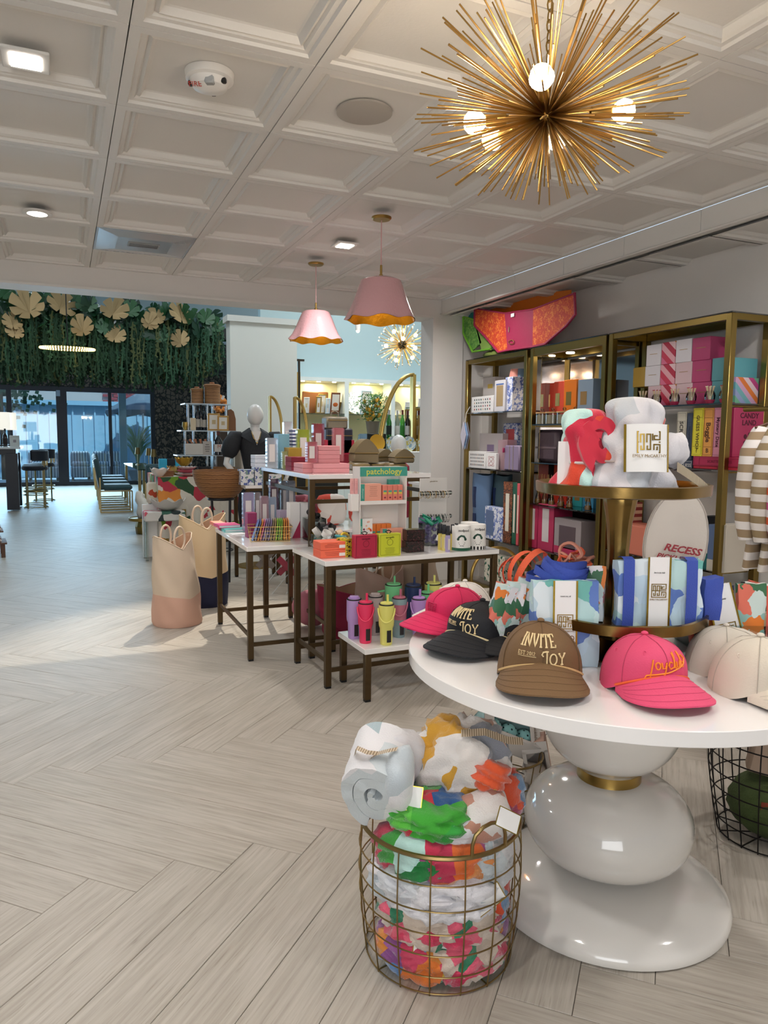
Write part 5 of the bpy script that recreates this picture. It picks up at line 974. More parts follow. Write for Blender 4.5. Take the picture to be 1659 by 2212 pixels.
for lb, a, c, pt, m in (('tall tortoiseshell boxed game with a cream spine label', 1088, 1107, 1041, M_TORT), ('tall green boxed game beside the tortoiseshell one', 1108, 1117, 1042, mat('#1f5a42', .4)), ('thin coral boxed game at the end of the row', 1117.5, 1123, 1044, mat('#d5565e', .4))):
    o, w, h = sbox('boxed_game', lb, 'game', a, c, pt, z, m, x=3.45, grp='linen boxed games'); panel(o, w, h, 0, .5, .4, .62, mat('#e2dccb', .6), 'spine_label')
sbox('green_print_bag', 'white bag with green chain print low on the far unit', 'bag', 1047, 1090, 1198, .10, pattern(['#d9d3c2', '#d9d3c2', '#1f5b42'], 16, .3, .6), d=.1)
# middle unit
z = U2[0]
for k, (a, c) in enumerate(((1161, 1181), (1182, 1205), (1206, 1231), (1232, 1252))):
    q = PX((a + c) / 2, 915, 3.47); rr = (PX(a, 915, 3.47).y - PX(c, 915, 3.47).y) * .42; t = thing('candle_jar', 'glass candle jar with a wooden lid, %s of the row' % ('leftmost', 'second', 'third', 'rightmost')[k], 'candle', (q.x, q.y, z + .0), 0, 'glass candle jars')
    MB().lathe([(rr, .002), (rr, .085)], 24, caps=False).obj('glass_jar', M_GLASS, t); MB().lathe([(0, .002), (rr * .93, .002), (rr * .93, .07), (0, .07)], 20).obj('wax', mat('#d9c3a5', .5), t); MB().lathe([(0, .083), (rr * 1.02, .083), (rr * 1.02, .093), (0, .094)], 20).obj('lid', mat('#c79a63', .5), t); MB().lathe([(0, .094), (.008, .098), (.014, .112), (.008, .124), (0, .126)], 12).obj('knob', M_GLASS, t)
zz = z
for lb, a, c, pt, col, lab in (('red candle box', 1178, 1197, 828, '#c93a22', '#b98a4a'), ('coral red candle box', 1197, 1219, 824, '#d24b35', '#8f8a55'), ('orange candle box', 1219, 1246, 820, '#dd7716', '#8d7c45'), ('large pale blue candle box', 1249, 1282, 819, '#8498ab', '#b08a55')):
    o, w, h = sbox('candle_box', lb + ' behind the candle jars', 'box', a, c, pt, zz, mat(col, .5), x=3.58, d=.11, grp='candle boxes'); panel(o, w, h, -.1, .58, .42, .3, mat(lab, .3, .5), 'gold_label')
o, w, h = sbox('folded_pyjamas', 'dark mauve folded pyjamas in clear plastic, middle unit', 'pyjamas', 1158, 1203, 928, U2[1], mat('#52434c', .5, bump=.5, bs=25), x=3.5, d=.16, bev=.03); panel(o, w, h, 0, .45, 1.0, .06, mat('#6a5a60', .4), 'ribbon', -.002)
z = U2[2]
for lb, a, c, pt, col in (('black diffuser box', 1166, 1184, 1001, '#1b1816'), ('red diffuser box', 1197, 1226, 1000, '#c8391f'), ('teal diffuser box', 1238, 1259, 1030, '#2f9ba0'), ('sky blue diffuser box', 1260, 1284, 1030, '#3f8fb8')):
    o, w, h = sbox('diffuser_box', lb + ' behind the reed diffusers', 'box', a, c, pt, z, mat(col, .5), x=3.62, d=.09, grp='diffuser boxes'); panel(o, w, h, 0, .35, .5, .3, mat('#b08a4e', .3, .6), 'gold_label')
r = random.Random(4)
for k, (px, pb) in enumerate(((1162, 1085), (1176, 1088), (1191, 1091), (1211, 1094), (1230, 1097), (1270, 1103))):
    q = PX(px, pb, 3.47 + .012 * k); q.x = 3.5; q.y = PX(px, pb, 3.5).y; t = thing('reed_diffuser', 'glass reed diffuser with brass neck, %s of the row' % ('first', 'second', 'third', 'fourth', 'fifth', 'last')[k], 'diffuser', (3.5, q.y, z), 0, 'reed diffusers')
    MB().lathe([(.026, .002), (.028, .01), (.018, .06), (.010, .085), (.010, .095)], 18, caps=False).obj('flask', M_GLASS, t); MB().lathe([(0, .002), (.025, .003), (.02, .035), (0, .035)], 16).obj('liquid', mat('#b07a3c', .2), t); MB().lathe([(.0115, .09), (.012, .115), (.004, .116)], 12).obj('brass_neck', M_BRASS2, t)
    for j in range(7): a = j * .9 + k; MB().tube([(-.008 * math.cos(a), -.008 * math.sin(a), .01), (.03 * math.cos(a), .03 * math.sin(a), .235)], .0015, 4).obj('reed', mat('#b08452', .7), t)
z = U2[3]
for k, (a, c) in enumerate(((1143, 1162), (1163, 1197))):
    o, w, h = sbox('boxed_game', 'magenta boxed game with a vertical white label, %s of the pair' % ('left', 'right')[k], 'game', a, c, 1090, z, mat('#b02a54', .5), x=3.46, d=.18, grp='magenta boxed games'); panel(o, w, h, 0, .55, .42, .72, mat('#cfc6c6', .6), 'spine_label')
o, w, h = sbox('window_gift_box', 'grey box with a pink striped window in the middle unit', 'box', 1198, 1256, 1122, .5, mat('#9a9092', .6), x=3.46, d=.14); panel(o, w, h, 0, .5, .62, .62, mat('#5a4a50', .5), 'window'); panel(o, w, h, .0, .12, 1.0, .2, mat('#b02a54', .5), 'pink_band')
# nearest unit: gift boxes
z = U3[0]; M_ST1 = pattern(['#c9304f', '#e3a6b0', '#b5203f', '#e9c6cb', '#d98a3c', '#d46a8c'], 5, 0, .5, 'stripes', rot=(0, math.radians(48), 0)); M_ST2 = pattern(['#6fa9b0', '#c9a0c0', '#d9793a', '#e0c9d0', '#c04a86', '#6fae8c', '#8f9bc4'], 5, 0, .5, 'stripes', rot=(0, math.radians(48), 0))
M_G1, M_G2, M_G3, M_G4, M_G5 = mat('#dcd8dd', .5), mat('#d5b9bd', .5), mat('#ae3a6a', .5), mat('#5fa3ad', .5), mat('#a8882e', .5)
gx = 3.50; zr = [z, PX(1430, 832, gx).z, PX(1480, 782, gx).z]
rows = [[('pale pink', 1400, 1427, 832, M_G2), ('red striped', 1427, 1460, 832, M_ST1), ('blush', 1461, 1496, 829, M_G2), ('magenta', 1496, 1537, 826, M_G3), ('teal', 1538, 1573, 820, M_G4)],
        [('mustard', 1368, 1394, 793, M_G5), ('white', 1394, 1427, 786, M_G1), ('red striped', 1427, 1459, 783, M_ST1), ('blush', 1460, 1496, 779, M_G2), ('magenta', 1496, 1537, 775, M_G3), ('teal', 1539, 1573, 772, M_G4)],
        [('white', 1397, 1429, 744, M_G1), ('red striped', 1430, 1460, 738, M_ST1), ('white', 1461, 1495, 732, M_G1), ('magenta', 1496, 1536, 728, M_G3)]]
for rI, row in enumerate(rows):
    for cn, a, c, pt, m in row:
        o, w, h = sbox('gift_box', '%s cube gift box in the %s row of the stack on the nearest unit' % (cn if not (rI == 2 and a == 1461) else 'plain white', ('bottom', 'middle', 'top')[rI]), 'box', a, c, 0, zr[rI], m, x=gx + (.0 if rI else .005), d=.15 + .02 * (cn == 'teal'), grp='cube gift boxes', pb=(832, 783, 735)[rI]) if 0 else (None, 0, 0)
        x_ = gx; ya, yb = PX(a, pt, x_).y, PX(c, pt, x_).y; h = PX((a + c) / 2, pt, x_).z - zr[rI]
        top = (zr[rI + 1] - zr[rI]) if rI < 2 and (rI == 0 or cn not in ('mustard', 'teal')) else h
        if rI == 0 and cn == 'rainbow striped': top = h
        hh = top - .001
        dd = .24 if cn == 'teal' else .15; o = tag(MB().box((0, dd / 2, hh / 2), (ya - yb - .002, dd, hh), bev=.002).obj('gift_box', m, loc=(x_, (ya + yb) / 2, zr[rI]), rot=(0, 0, -PI / 2)), '%s cube gift box, %s row of the stack%s' % (cn, ('bottom', 'middle', 'top')[rI], ', left of the magenta one' if rI == 2 and a == 1461 else ''), 'box', 'cube gift boxes')
        if cn in ('white', 'blush', 'magenta'): MB().box((0, -.0006, hh * .55), ((ya - yb) * .5, .001, .003)).obj('gold_print', mat('#b08f5a', .3, .6), o)
xa, xb = PY(1586, 840, 3.085).x, min(3.73, PY(1643, 840, 3.085).x); M_ST2b = pattern(['#6fa9b0', '#c9a0c0', '#d9793a', '#e0c9d0', '#c04a86', '#6fae8c', '#8f9bc4'], 5, 0, .5, 'stripes', rot=(0, math.radians(48), 0)); hh = PY(1612, 815, 3.085).z - zr[0]; tag(MB().box((0, .06, hh / 2), (xb - max(xa, 3.745 - .2) , .12, hh), bev=.002).obj('gift_box', M_ST2b, loc=((xb + max(xa, 3.745 - .2)) / 2, 3.09, zr[0])), 'rainbow striped cube gift box at the right end of the stack', 'box', 'cube gift boxes')
r = random.Random(14)
for k, (px, tc, tn) in enumerate(((1389, '#c9b59a', 'tan'), (1419, '#b8324e', 'red'), (1458, '#d9c2ac', 'natural'), (1494, '#c2335c', 'pink'), (1534, '#e3dcc0', 'cream'), (1566, '#b8324e', 'crimson'))):
    y = PX(px, 860, 3.455).y; t = thing('match_cloche', 'glass cloche of %s tipped matches on a dish, %s of the row' % (tn, ('leftmost', 'second', 'third', 'fourth', 'fifth', 'rightmost')[k]), 'matches', (3.452, y, z), 0, 'match cloches')
    MB().lathe([(0, .0), (.02, 0), (.03, .02), (.027, .022), (0, .012)], 20).obj('dish', mat('#9c2a4c', .3), t); MB().lathe([(.028, .02), (.031, .045), (.027, .062), (.022, .068), (.02, .074)], 20, caps=False).obj('cloche', M_GLASS, t)
    for j in range(16): a = j * .8; MB().tube([(.004 * math.cos(a), .004 * math.sin(a), .016), (.024 * math.cos(a), .024 * math.sin(a), .095 + .006 * r.random())], .0016, 4).obj('match', mat('#d8c3a0', .7), t)
    b = MB()
    for j in range(16): a = j * .8; b.ball((.0245 * math.cos(a), .0245 * math.sin(a), .098), .0028, 5)
    b.obj('match_heads', mat(tc, .6), t, kind='stuff')
# games
z = U3[1]; gx = 3.455
def game(nm, lb, px0, px1, pt, z, c, txt, ink, tall=True, d=.22, pb=None, fs=.42, bold=0, x=gx, sym=None):
    ya, yb = PX(px0, pt, x).y, PX(px1, pt, x).y; w = ya - yb - .0015; h = (PX((px0 + px1) / 2, pt, x).z - z) - .0008
    o = tag(MB().box((0, d / 2, h / 2), (w, d, h), bev=.002).obj(nm, mat(c, .55), loc=(x, (ya + yb) / 2, z), rot=(0, 0, -PI / 2)), lb, 'game', 'bookshelf games'); im = mat(ink, .6); b = MB()
    if tall:
        for s in (-.42, .42): b.box((s * w, -.0006, h / 2), (.001, .0008, h * .93))
        for s in (.035, .2, .8, .965): b.box((0, -.0006, s * h), (w * .84, .0008, .0012))
        if txt: text(txt, w * fs, im, o, (0, -.0012, h * .5), (PI / 2, PI / 2, 0), bold=bold)
        if sym: text(sym, w * .5, im, o, (0, -.0012, h * .12), bold=.0006)
    else:
        for s in (.12, .88): b.box((0, -.0006, s * h), (w * .96, .0008, .001))
        for s in (-.48, -.36, .48): b.box((s * w, -.0006, h / 2), (.001, .0008, h * .76))
        if txt: text(txt, h * fs, im, o, (0.02, -.0012, h * .5), bold=bold)
    b.obj('border_line', im, o, kind='stuff'); return o, w, h
o, w, h1 = game('board_game', 'crimson boxed game lying flat, lowest in the nearest unit', 1497, 1604, 1008, z, '#b8203a', 'BATTLESHIP', '#6b1020', False); o, w, h2 = game('board_game', 'magenta boxed game lying flat under the yellow spines', 1497, 1604, 987, z + h1 + .001, '#a81f4a', 'SCATTERGORIES', '#6b1030', False); zt = z + h1 + h2 + .002
game('board_game', 'mauve grey boxed game lying flat at the bottom of the grey stack', 1459, 1495, 1017, z, '#8c7d84', 'MONOPOLY', '#3a3034', False); h3 = PX(1477, 1017, gx).z - z; game('board_game', 'navy boxed game lying flat reading SS', 1459, 1495, 993, z + h3 + .001, '#3a4456', 'GUESS', '#dcd8d2', False); zs_ = PX(1477, 993, gx).z + .001
game('board_game', 'cream boxed game standing upright reading SCRABBLE', 1463, 1484, 889, zs_, '#c8c2b2', 'SCRABBLE', '#2a2824', fs=.5, bold=.0006, sym='S'); game('board_game', 'dark slate boxed game standing beside the cream one', 1484.5, 1497, 892, zs_, '#39455a', 'MONOPOLY', '#222c3c', fs=.5)
game('board_game', 'yellow boxed game standing upright reading GUESS WHO?', 1498, 1521, 881, zt, '#d9cf34', 'GUESS WHO?', '#5a4a14', fs=.42, bold=.0006, sym='?'); game('board_game', 'orange boxed game standing upright reading Boggle', 1521.5, 1543, 881, zt, '#dd9c4a', 'Boggle', '#5a3418', fs=.62, bold=.001, sym='B'); game('board_game', 'pink boxed game standing upright reading Mystery Date', 1543.5, 1563, 880, zt, '#d98fa6', 'Mystery Date', '#5a1c34', fs=.5, bold=.0006)
game('board_game', 'magenta boxed game with a plain spine behind the brass post', 1564, 1575, 880, zt, '#b0285c', '', '#6b1030')
yb_ = PX(1589, 880, gx).y; o = tag(MB().box((0, .0, .14), (.24, .035, .28), bev=.002).obj('board_game', mat('#a8305a', .55), loc=(3.60, 3.049, zt), rot=(0, 0, 0)), 'magenta boxed game with its wide face reading CANDY LAND, right end of the games', 'game', 'bookshelf games'); im = mat('#4f1028', .6)
text('CANDY', .042, im, o, (0, -.0185, .235), bold=.001); text('LAND', .042, im, o, (0, -.0185, .195), bold=.001)
for a in range(5): MB().ball((.03 * math.cos(a * 1.26), -.0185, .10 + .03 * math.sin(a * 1.26)), .014, 10, sq=(1, .06, 1)).obj('flower_print', im, o)
z = U3[2]
o, w, h = sbox('boxed_game', 'teal boxed game with a cream band reading YATZ', 'game', 1491, 1530, 1160, z, mat('#0f5c5c', .5), d=.2); panel(o, w, h, 0, .62, 1.0, .2, mat('#cfc8b8', .6), 'cream_band'); text('YATZY', w * .3, mat('#c9d6cc', .6), o, (0, -.0012, h * .25), (PI / 2, PI / 2, 0))
for k, (a, c, col, cn) in enumerate(((1531, 1545, '#5a6f94', 'blue grey'), (1547, 1570, '#c4bdb0', 'cream'))): o, w, h = sbox('boxed_game', '%s boxed game beside the teal one, low on the nearest unit' % cn, 'game', a, c, 1133, z, mat(col, .5), d=.2, grp='low row of boxed games'); panel(o, w, h, 0, .12, .98, .24, mat('#c4bdb0', .6), 'cream_band')
sbox('dark_box', 'black upright box behind the paddle cover', 'box', 1512, 1527, 1115, z, mat('#12161f', .5), x=3.6)
o, w, h = sbox('coral_case', 'coral tray behind the cake stand on the middle unit', 'tray', 1330, 1400, 1135, .62, mat('#c9755f', .5), x=3.44, d=.2)
M_STRP = pattern(['#8e2f2a', '#d9a98a'], 22, 0, .7, 'stripes', rot=(0, PI / 2, 0)); sbox('folded_towel', 'rust striped folded towels behind the brass stem', 'towels', 1297, 1352, 1083, .62, M_STRP, x=3.5, d=.15)
# lace briefs pouches on top of the far unit
def briefs(nm, lb, pts, back, cut, mL, mC, mR, mB, trim, x, dx=.17, cat='lace bag'):
    t = thing(nm, lb, cat, (x, 5, 2.09)); P3 = lambda p, xx=x: PX(p[0], p[1], xx) - V((x, 5, 2.09))
    def slab(pl, m, n, th=.012, xx=None):
        vs = [P3(p) for p in pl]; k = len(vs); off = V((th, 0, 0)); MB().add([*vs, *[v + off for v in vs]], [tuple(range(k)), tuple(range(k, 2 * k))[::-1]] + [(i, (i + 1) % k, k + (i + 1) % k, k + i) for i in range(k)]).obj(n, m, t, smooth=False)
    for pl, m, n in ((pts[0], mL, 'lace_panel'), (pts[1], mC, 'centre_panel'), (pts[2], mR, 'lace_panel')): slab(pl, m, n)
    vs = [PX(p[0], p[1], x + dx) - V((x, 5, 2.09)) for p in back]; k = len(vs); MB().add([*vs, *[v + V((.01, 0, 0)) for v in vs]], [tuple(range(k)), tuple(range(k, 2 * k))[::-1]] + [(i, (i + 1) % k, k + (i + 1) % k, k + i) for i in range(k)]).obj('back_panel', mB, t, smooth=False)
    MB().tube([P3(p) for p in cut], .011, 6).obj('piping', trim, t); MB().tube([P3(p) for p in (pts[0][0], pts[0][1], pts[1][1], pts[2][1])], .007, 6).obj('waist_piping', trim, t)
    return t, P3
M_LACE = pattern(['#b5361a', '#b5361a', '#c44c1e', '#d4742c'], 55, .1, .7); M_MAG = mat('#931a42', .6); M_ORG = mat('#e07a18', .7)
t, P3 = briefs('lace_briefs_bag', 'giant briefs shaped bag in orange lace and magenta on the shelf top', (((1025, 666), (1090, 677), (1096, 755), (1076, 760), (1052, 730), (1026, 702)), ((1090, 677), (1152, 668), (1150, 749), (1096, 757)), ((1152, 668), (1240, 634), (1241, 678), (1222, 702), (1175, 744), (1150, 749))),
    ((1037, 655), (1120, 640), (1232, 626), (1234, 680), (1175, 735), (1075, 735), (1040, 690)), ((1026, 664), (1025, 703), (1052, 731), (1077, 761), (1098, 756), (1150, 749), (1178, 743), (1224, 703), (1243, 679), (1241, 632)), M_LACE, M_MAG, M_LACE, M_ORG, M_MAG, 3.45)
MB().box(P3((1109, 681)) + V((-.008, 0, 0)), (.006, .05, .03), bev=.004).obj('white_tag', M_PAPER, t); MB().tube([P3((1101, 706)) + V((-.006, 0, 0)), P3((1100, 718)) + V((-.006, 0, 0))], .004).obj('zip_pull', mat('#d9c9a9', .3, .8), t)
MB().tube([P3((1106 + 6 * math.cos(a), 739 + 4.5 * math.sin(a))) + V((-.008, 0, 0)) for a in [2 * PI * k / 12 for k in range(12)]], .003, 5, closed=True).obj('gold_ring', M_BR, t)
M_GLACE = pattern(['#5f9a3c', '#5f9a3c', '#86b457', '#3d7a34'], 60, .1, .7)
t, P3 = briefs('lace_briefs_bag', 'giant briefs shaped bag in green lace behind the orange one', (((1001, 684), (1024, 690), (1040, 740), (1020, 758), (1002, 720)), ((1024, 690), (1045, 690), (1060, 752), (1040, 758)), ((1045, 690), (1075, 690), (1080, 745), (1060, 752))), ((1004, 676), (1030, 668), (1070, 672), (1070, 720), (1010, 720)), ((1001, 684), (1001, 720), (1021, 760), (1060, 754)), M_GLACE, mat('#7fa04a', .6), M_GLACE, mat('#2f8a8c', .7), mat('#6fb02e', .6), 3.50, .05)
q = PX(1040, 770, 3.5); solid('folded_pouch', MB().ball((0, 0, 0), .12, 18, sq=(.9, 1.6, .34), f=lambda p: 1 + .25 * noise.noise(p * 3)), mat('#7c8c42', .6, bump=.3), 'crumpled olive green pouch lying under the briefs bags', 'pouch', (3.62, q.y - .1, 2.125))
# hanging ornament on the end of the unit
q = PX(1000, 940, 3.38); t = thing('hanging_ornament', 'white and blue diamond ornaments hanging at the end of the shelving', 'ornament', (3.38, q.y, 0))
for k, (dx, c) in enumerate(((0, '#c9c6d6'), (.02, '#9fc0e6'), (.04, '#8c8a94'))): zc = q.z; MB().add([(dx, 0, zc + .12), (dx, -.05, zc), (dx, 0, zc - .13), (dx, .05, zc), (dx + .006, 0, zc + .12), (dx + .006, -.05, zc), (dx + .006, 0, zc - .13), (dx + .006, .05, zc)], [(0, 1, 2, 3), (7, 6, 5, 4), (0, 4, 5, 1), (1, 5, 6, 2), (2, 6, 7, 3), (3, 7, 4, 0)], T=Matrix.Translation((0, 0, 0))).obj('diamond_card', mat(c, .5), t)
MB().tube([(.02, 0, q.z + .12), (.03, 0, q.z + .2), (.045, -.04, q.z + .26)], .003).obj('ribbon', M_PAPER, t)
# striped shirts on a rail at the right edge
rk = thing('clothes_rail', 'brass clothes rail at the right edge holding striped shirts', 'rail', (2.97, 2.25, .025)); MB().tube([(0, -.6, 1.5), (0, .28, 1.5)], .012, 10).obj('rail', M_BRASS, rk)
for y in (-.6, -.22): MB().tube([(0, y, -.025), (0, y, 1.5)], .012, 10).obj('upright', M_BRASS, rk); MB().tube([(-.2, y, -.012), (.2, y, -.012)], .012, 8).obj('foot', M_BRASS, rk)
def shirt(lb, y, cols, x=2.97, sc=14):
    t = thing('striped_shirt', lb, 'shirt', (x, y, 1.525), 0, 'striped shirts on the rail'); m = pattern(cols, sc, 0, .8, 'stripes', rot=(0, PI / 2, 0), bump=.2)
    b = MB(); nz = 22
    def fn(u, v):
        a = 2 * PI * u; s = v; hw = .06 + .10 * min(1, s * 4) ** .7 + .03 * s; dp = .03 + .025 * s; w = 1 + .06 * math.sin(5 * a + 3 * s); return (hw * math.cos(a) * w, dp * math.sin(a) * (1 + .5 * math.sin(4 * a + 8 * s)), -.06 - .66 * s)
    b.sheet(fn, 40, nz, closed_u=True).obj('body', m, t, ang=80)
    for s_ in (-1, 1):
        b = MB(); b.tube([(s_ * .11, 0, -.11), (s_ * .17, -.01, -.2), (s_ * .205, -.015, -.36), (s_ * .215, -.02, -.50), (s_ * .205, -.025, -.58)], [.05, .06, .05, .042, .034], 12).obj('sleeve', m, t, ang=80)
    MB().tube([(-.16, 0, -.09), (0, 0, -.045), (.16, 0, -.09)], .006).obj('hanger', M_WOOD, t); MB().tube([(0, 0, -.045), (0, 0, .0), (.02, 0, .02), (0, 0, .035)], .003).obj('hanger_hook', M_BRASS, t)
shirt('taupe and white striped shirt, leftmost on the rail', 2.33, ['#9a8468', '#e4dfdc']); shirt('taupe and white striped shirt just behind the pink one', 2.25, ['#94805f', '#ded8d2'], sc=16); shirt('orange, pink and white striped shirt at the picture edge', 2.17, ['#d4562a', '#e6e0e2', '#c9588c', '#e6e0e2'], sc=8); shirt('pink and white striped shirt, nearest the camera', 2.09, ['#d9a0b4', '#e9dfe2'], sc=16)
# ------------------------------------------------------------------ caps
LET = {'I': (.3, [[(.15, 0), (.15, 1)], [(0, 0), (.3, 0)], [(0, 1), (.3, 1)]]), 'N': (.8, [[(.1, 0), (.1, 1), (.68, 0), (.68, 1)], [(0, 0), (.22, 0)], [(0, 1), (.12, 1)], [(.56, 1), (.8, 1)]]), 'V': (.75, [[(.06, 1), (.38, 0), (.7, 1)], [(0, 1), (.18, 1)], [(.58, 1), (.76, 1)]]),
       'T': (.7, [[(.35, 0), (.35, 1)], [(0, .82), (0, 1), (.7, 1), (.7, .82)], [(.22, 0), (.48, 0)]]), 'E': (.6, [[(.58, .82), (.58, 1), (0, 1), (.1, 1), (.1, 0), (0, 0), (.6, 0), (.6, .2)], [(.1, .5), (.44, .5)]]),
       'J': (.6, [[(.3, 1.2), (.62, 1.2)], [(.46, 1.2), (.46, .1), (.36, -.28), (.1, -.42), (-.12, -.3), (-.1, -.1), (.05, -.12)], [(.46, 1.2), (.1, 1.15), (-.02, .9), (.12, .75)]]), 'O': (.75, [[(.37 + .34 * math.cos(a), .5 + .5 * math.sin(a)) for a in [2 * PI * k / 14 for k in range(15)]]]), 'Y': (.75, [[(.06, 1), (.38, .5), (.7, 1)], [(.38, .5), (.38, 0)], [(0, 1), (.18, 1)], [(.58, 1), (.76, 1)], [(.25, 0), (.5, 0)]]),
       'S': (.5, [[(.48, .8), (.3, 1), (.05, .85), (.08, .6), (.42, .4), (.45, .15), (.22, 0), (0, .18)]]), '2': (.5, [[(.02, .75), (.22, 1), (.46, .75), (0, 0), (.5, 0)]]), '0': (.5, [[(.25 + .22 * math.cos(a), .5 + .5 * math.sin(a)) for a in [2 * PI * k / 10 for k in range(11)]]]), '1': (.25, [[(0, .8), (.12, 1), (.12, 0)]]), '.': (.15, [[(.03, 0), (.08, .02)]]), ' ': (.35, [])}
def words(s, h, x, z, gap=.16, slope=0):
    out = []; X = 0
    for ch in s:
        w, st = LET[ch]; out += [[(x + (X + a) * h, z + b * h + slope * (X + a) * h) for a, b in l] for l in st]; X += w + gap
    return out, X * h
LOGO = [[(1, .62), (.72, .62), (.72, .80), (.86, .80)], [(1, .62), (1, 1), (0, 1), (0, 0), (1, 0), (1, .38), (.70, .38), (.70, .14)], [(0, .5), (1, .5)], [(.12, .5), (.12, .87), (.26, .87), (.26, .14), (.14, .14), (.14, .3)], [(.38, .5), (.38, .87), (.54, .87), (.54, .14), (.4, .14), (.4, .3)], [(.86, .26), (.86, .14), (.84, .14)], [(.64, .87), (.64, .6)]]
JC = [[(.28, .62), (.2, .1), (.12, -.45), (-.05, -.75), (-.22, -.62), (-.08, -.32), (.5, -.22), (1.2, -.12), (2.0, .12), (2.45, .3), (2.62, .55), (2.42, .78)], [(.55 + .14 * math.cos(a), .28 + .2 * math.sin(a)) for a in [2 * PI * k / 10 for k in range(11)]], [(.78, .48), (.82, .15), (1.0, .15), (1.08, .5), (.98, -.15), (.8, -.5)], [(1.45, .45), (1.3, .52), (1.2, .3), (1.32, .1), (1.5, .18)], [(1.55, .15), (1.68, 1.0), (1.6, .95), (1.62, .2), (1.72, .12)], [(1.78, .5), (1.78, .18), (1.95, .15), (2.02, .52), (2.05, .15)], [(2.15, 1.0), (2.15, .15), (2.32, .12), (2.38, .4), (2.2, .45)]]
def cap(lb, p, rz, c, deco=None, dm=None, rope=None, sc=1.08, tilt=0, front=None, grp='caps around the table rim'):
    t = thing('baseball_cap', lb, 'cap', p, (tilt, 0, rz), grp); t.scale = (sc,) * 3; m = mat(c, .75, bump=.25, bs=300); mf = mat(front, .75, bump=.25, bs=300) if front else m
    def zb(a): return .052 * max(0, math.cos(a)) ** 1.2
    def C(a, s, off=0):
        rho = max(0, 1 - s ** (2.3 + 1.6 * max(0, math.cos(a)))) ** .5; R = .088 + off; x = R * math.sin(a) * rho; y = -(.098 + off) * math.cos(a) * rho; z = zb(a) + (.118 + off - zb(a)) * s * (1 - .0 * (1 - math.cos(a))); 
        if s > .98: z = .118 + off
        return V((x, y, z))
    for k in range(6):
        a0 = -PI / 6 + k * PI / 3 + PI / 6 + (0) ; a0 = k * PI / 3
        MB().sheet(lambda u, v: C(a0 + u * PI / 3, min(1, v ** .8), .0007 * math.sin(PI * u)), 8, 12).obj('crown_panel', mf if k in (0, 5) else m, t, ang=70)
    b = MB()
    for k in range(6): b.tube([C(k * PI / 3, s, .0008) for s in [i / 12 for i in range(13)]], .0009, 4)
    b.obj('seam_stitching', mat(tuple(x * .7 for x in lin(c)), .8), t, kind='stuff')
    MB().ball((0, 0, .121), .008, 10, sq=(1, 1, .6)).obj('button', m, t)
    for k in (1, 2, 4, 5): a = (k + .5 - .5) * PI / 3 + .5; MB().tube([C(a, .72, .001) + V((.004 * math.cos(q), .004 * math.sin(q) * .5, .004 * math.sin(q))) for q in [2 * PI * i / 10 for i in range(10)]], .001, 4, closed=True).obj('eyelet', m, t)
    AM = 1.22
    def Br(u, v, off=0):
        q = u * 2 - 1; a = q * AM; base = C(a, 0); L = .092 * max(0, 1 - abs(q) ** 3.2) ** .55; d = V((math.sin(a) * .35, -1, 0)); d.normalize(); pnt = base + d * L * v; pnt.z = zb(a) * (1 - .66 * v ** 1.2) + .004 * (1 - abs(q)) + off + .003; return pnt
    MB().sheet(lambda u, v: Br(u, v), 26, 6).sheet(lambda u, v: Br(1 - u, v, -.0035), 26, 6).sheet(lambda u, v: Br(u, 1, -.0035 * v), 26, 1).obj('brim', m, t, ang=60)
    b = MB()
    for v in (.25, .45, .65, .85): b.tube([Br(.06 + .88 * i / 20, v, .0004) for i in range(21)], .0005, 3)
    b.obj('brim_stitching', mat(tuple(x * .8 for x in lin(c)), .8), t, kind='stuff')
    MB().sheet(lambda u, v: C(2 * PI * u, 0) + V((0, 0, .001)) + V(C(2 * PI * u, 0)).normalized() * -.002 + V((0, 0, .012 * v)), 32, 1, closed_u=True).obj('sweatband', mat('#2a2624', .8), t)
    if rope: MB().tube([C(q * 1.2, .045, .003) for q in [-1 + i / 12 for i in range(25)]], .0026, 6).obj('rope', mat(rope, .6), t)
    def M2(x, z):
        a = x / .092; s0 = max(0, min(.95, (z - zb(a)) / (.118 - zb(a)))); return C(a, s0, .0022)
    if deco:
        for nm, polys, r_ in deco:
            b = MB()
            for l in polys:
                if len(l) > 1:
                    pts = []
                    for i in range(len(l) - 1):
                        n = max(1, int(math.dist(l[i], l[i + 1]) / .006)); pts += [(l[i][0] + (l[i + 1][0] - l[i][0]) * j / n, l[i][1] + (l[i + 1][1] - l[i][1]) * j / n) for j in range(n)]
                    pts.append(l[-1]); b.tube([M2(*q) for q in pts], r_, 5)
            b.obj(nm, mat(dm, .5), t)
    return t
w1, L1 = words('INVITE', .019, -.050, .088, .12); w2, L2 = words('JOY', .021, -.002, .055, .12); w3, L3 = words('EST.2012', .007, -.053, .071, .22)
INV = [('embroidered_lettering', w1 + w2, .0017), ('embroidered_date', w3 + [[(-.053, .0685), (-.014, .0685)]], .0006)]
jc = [('embroidered_lettering', [[(-.042 + x * .036, .066 + z * .034) for x, z in l] for l in JC], .0018)]
lg = lambda s, x0, z0: [('embroidered_logo', [[(x0 + x * s, z0 + z * s * .92) for x, z in l] for l in LOGO], .0013)]
q = PZ(1182, 1462, TZ); cap('tan brown cap embroidered INVITE JOY with a cream rope, at the front', (q.x - .015, q.y + .015, TZ), -.56, '#6f5334', INV, '#e3cb9a', '#c9a873', 1.24)
q = PZ(1385, 1475, TZ); cap('bubblegum pink cap embroidered joyclub in orange with an orange rope', (q.x - .015, q.y - .02, TZ), -.24, '#d8486f', jc, '#f2891e', '#e8602a', 1.14)
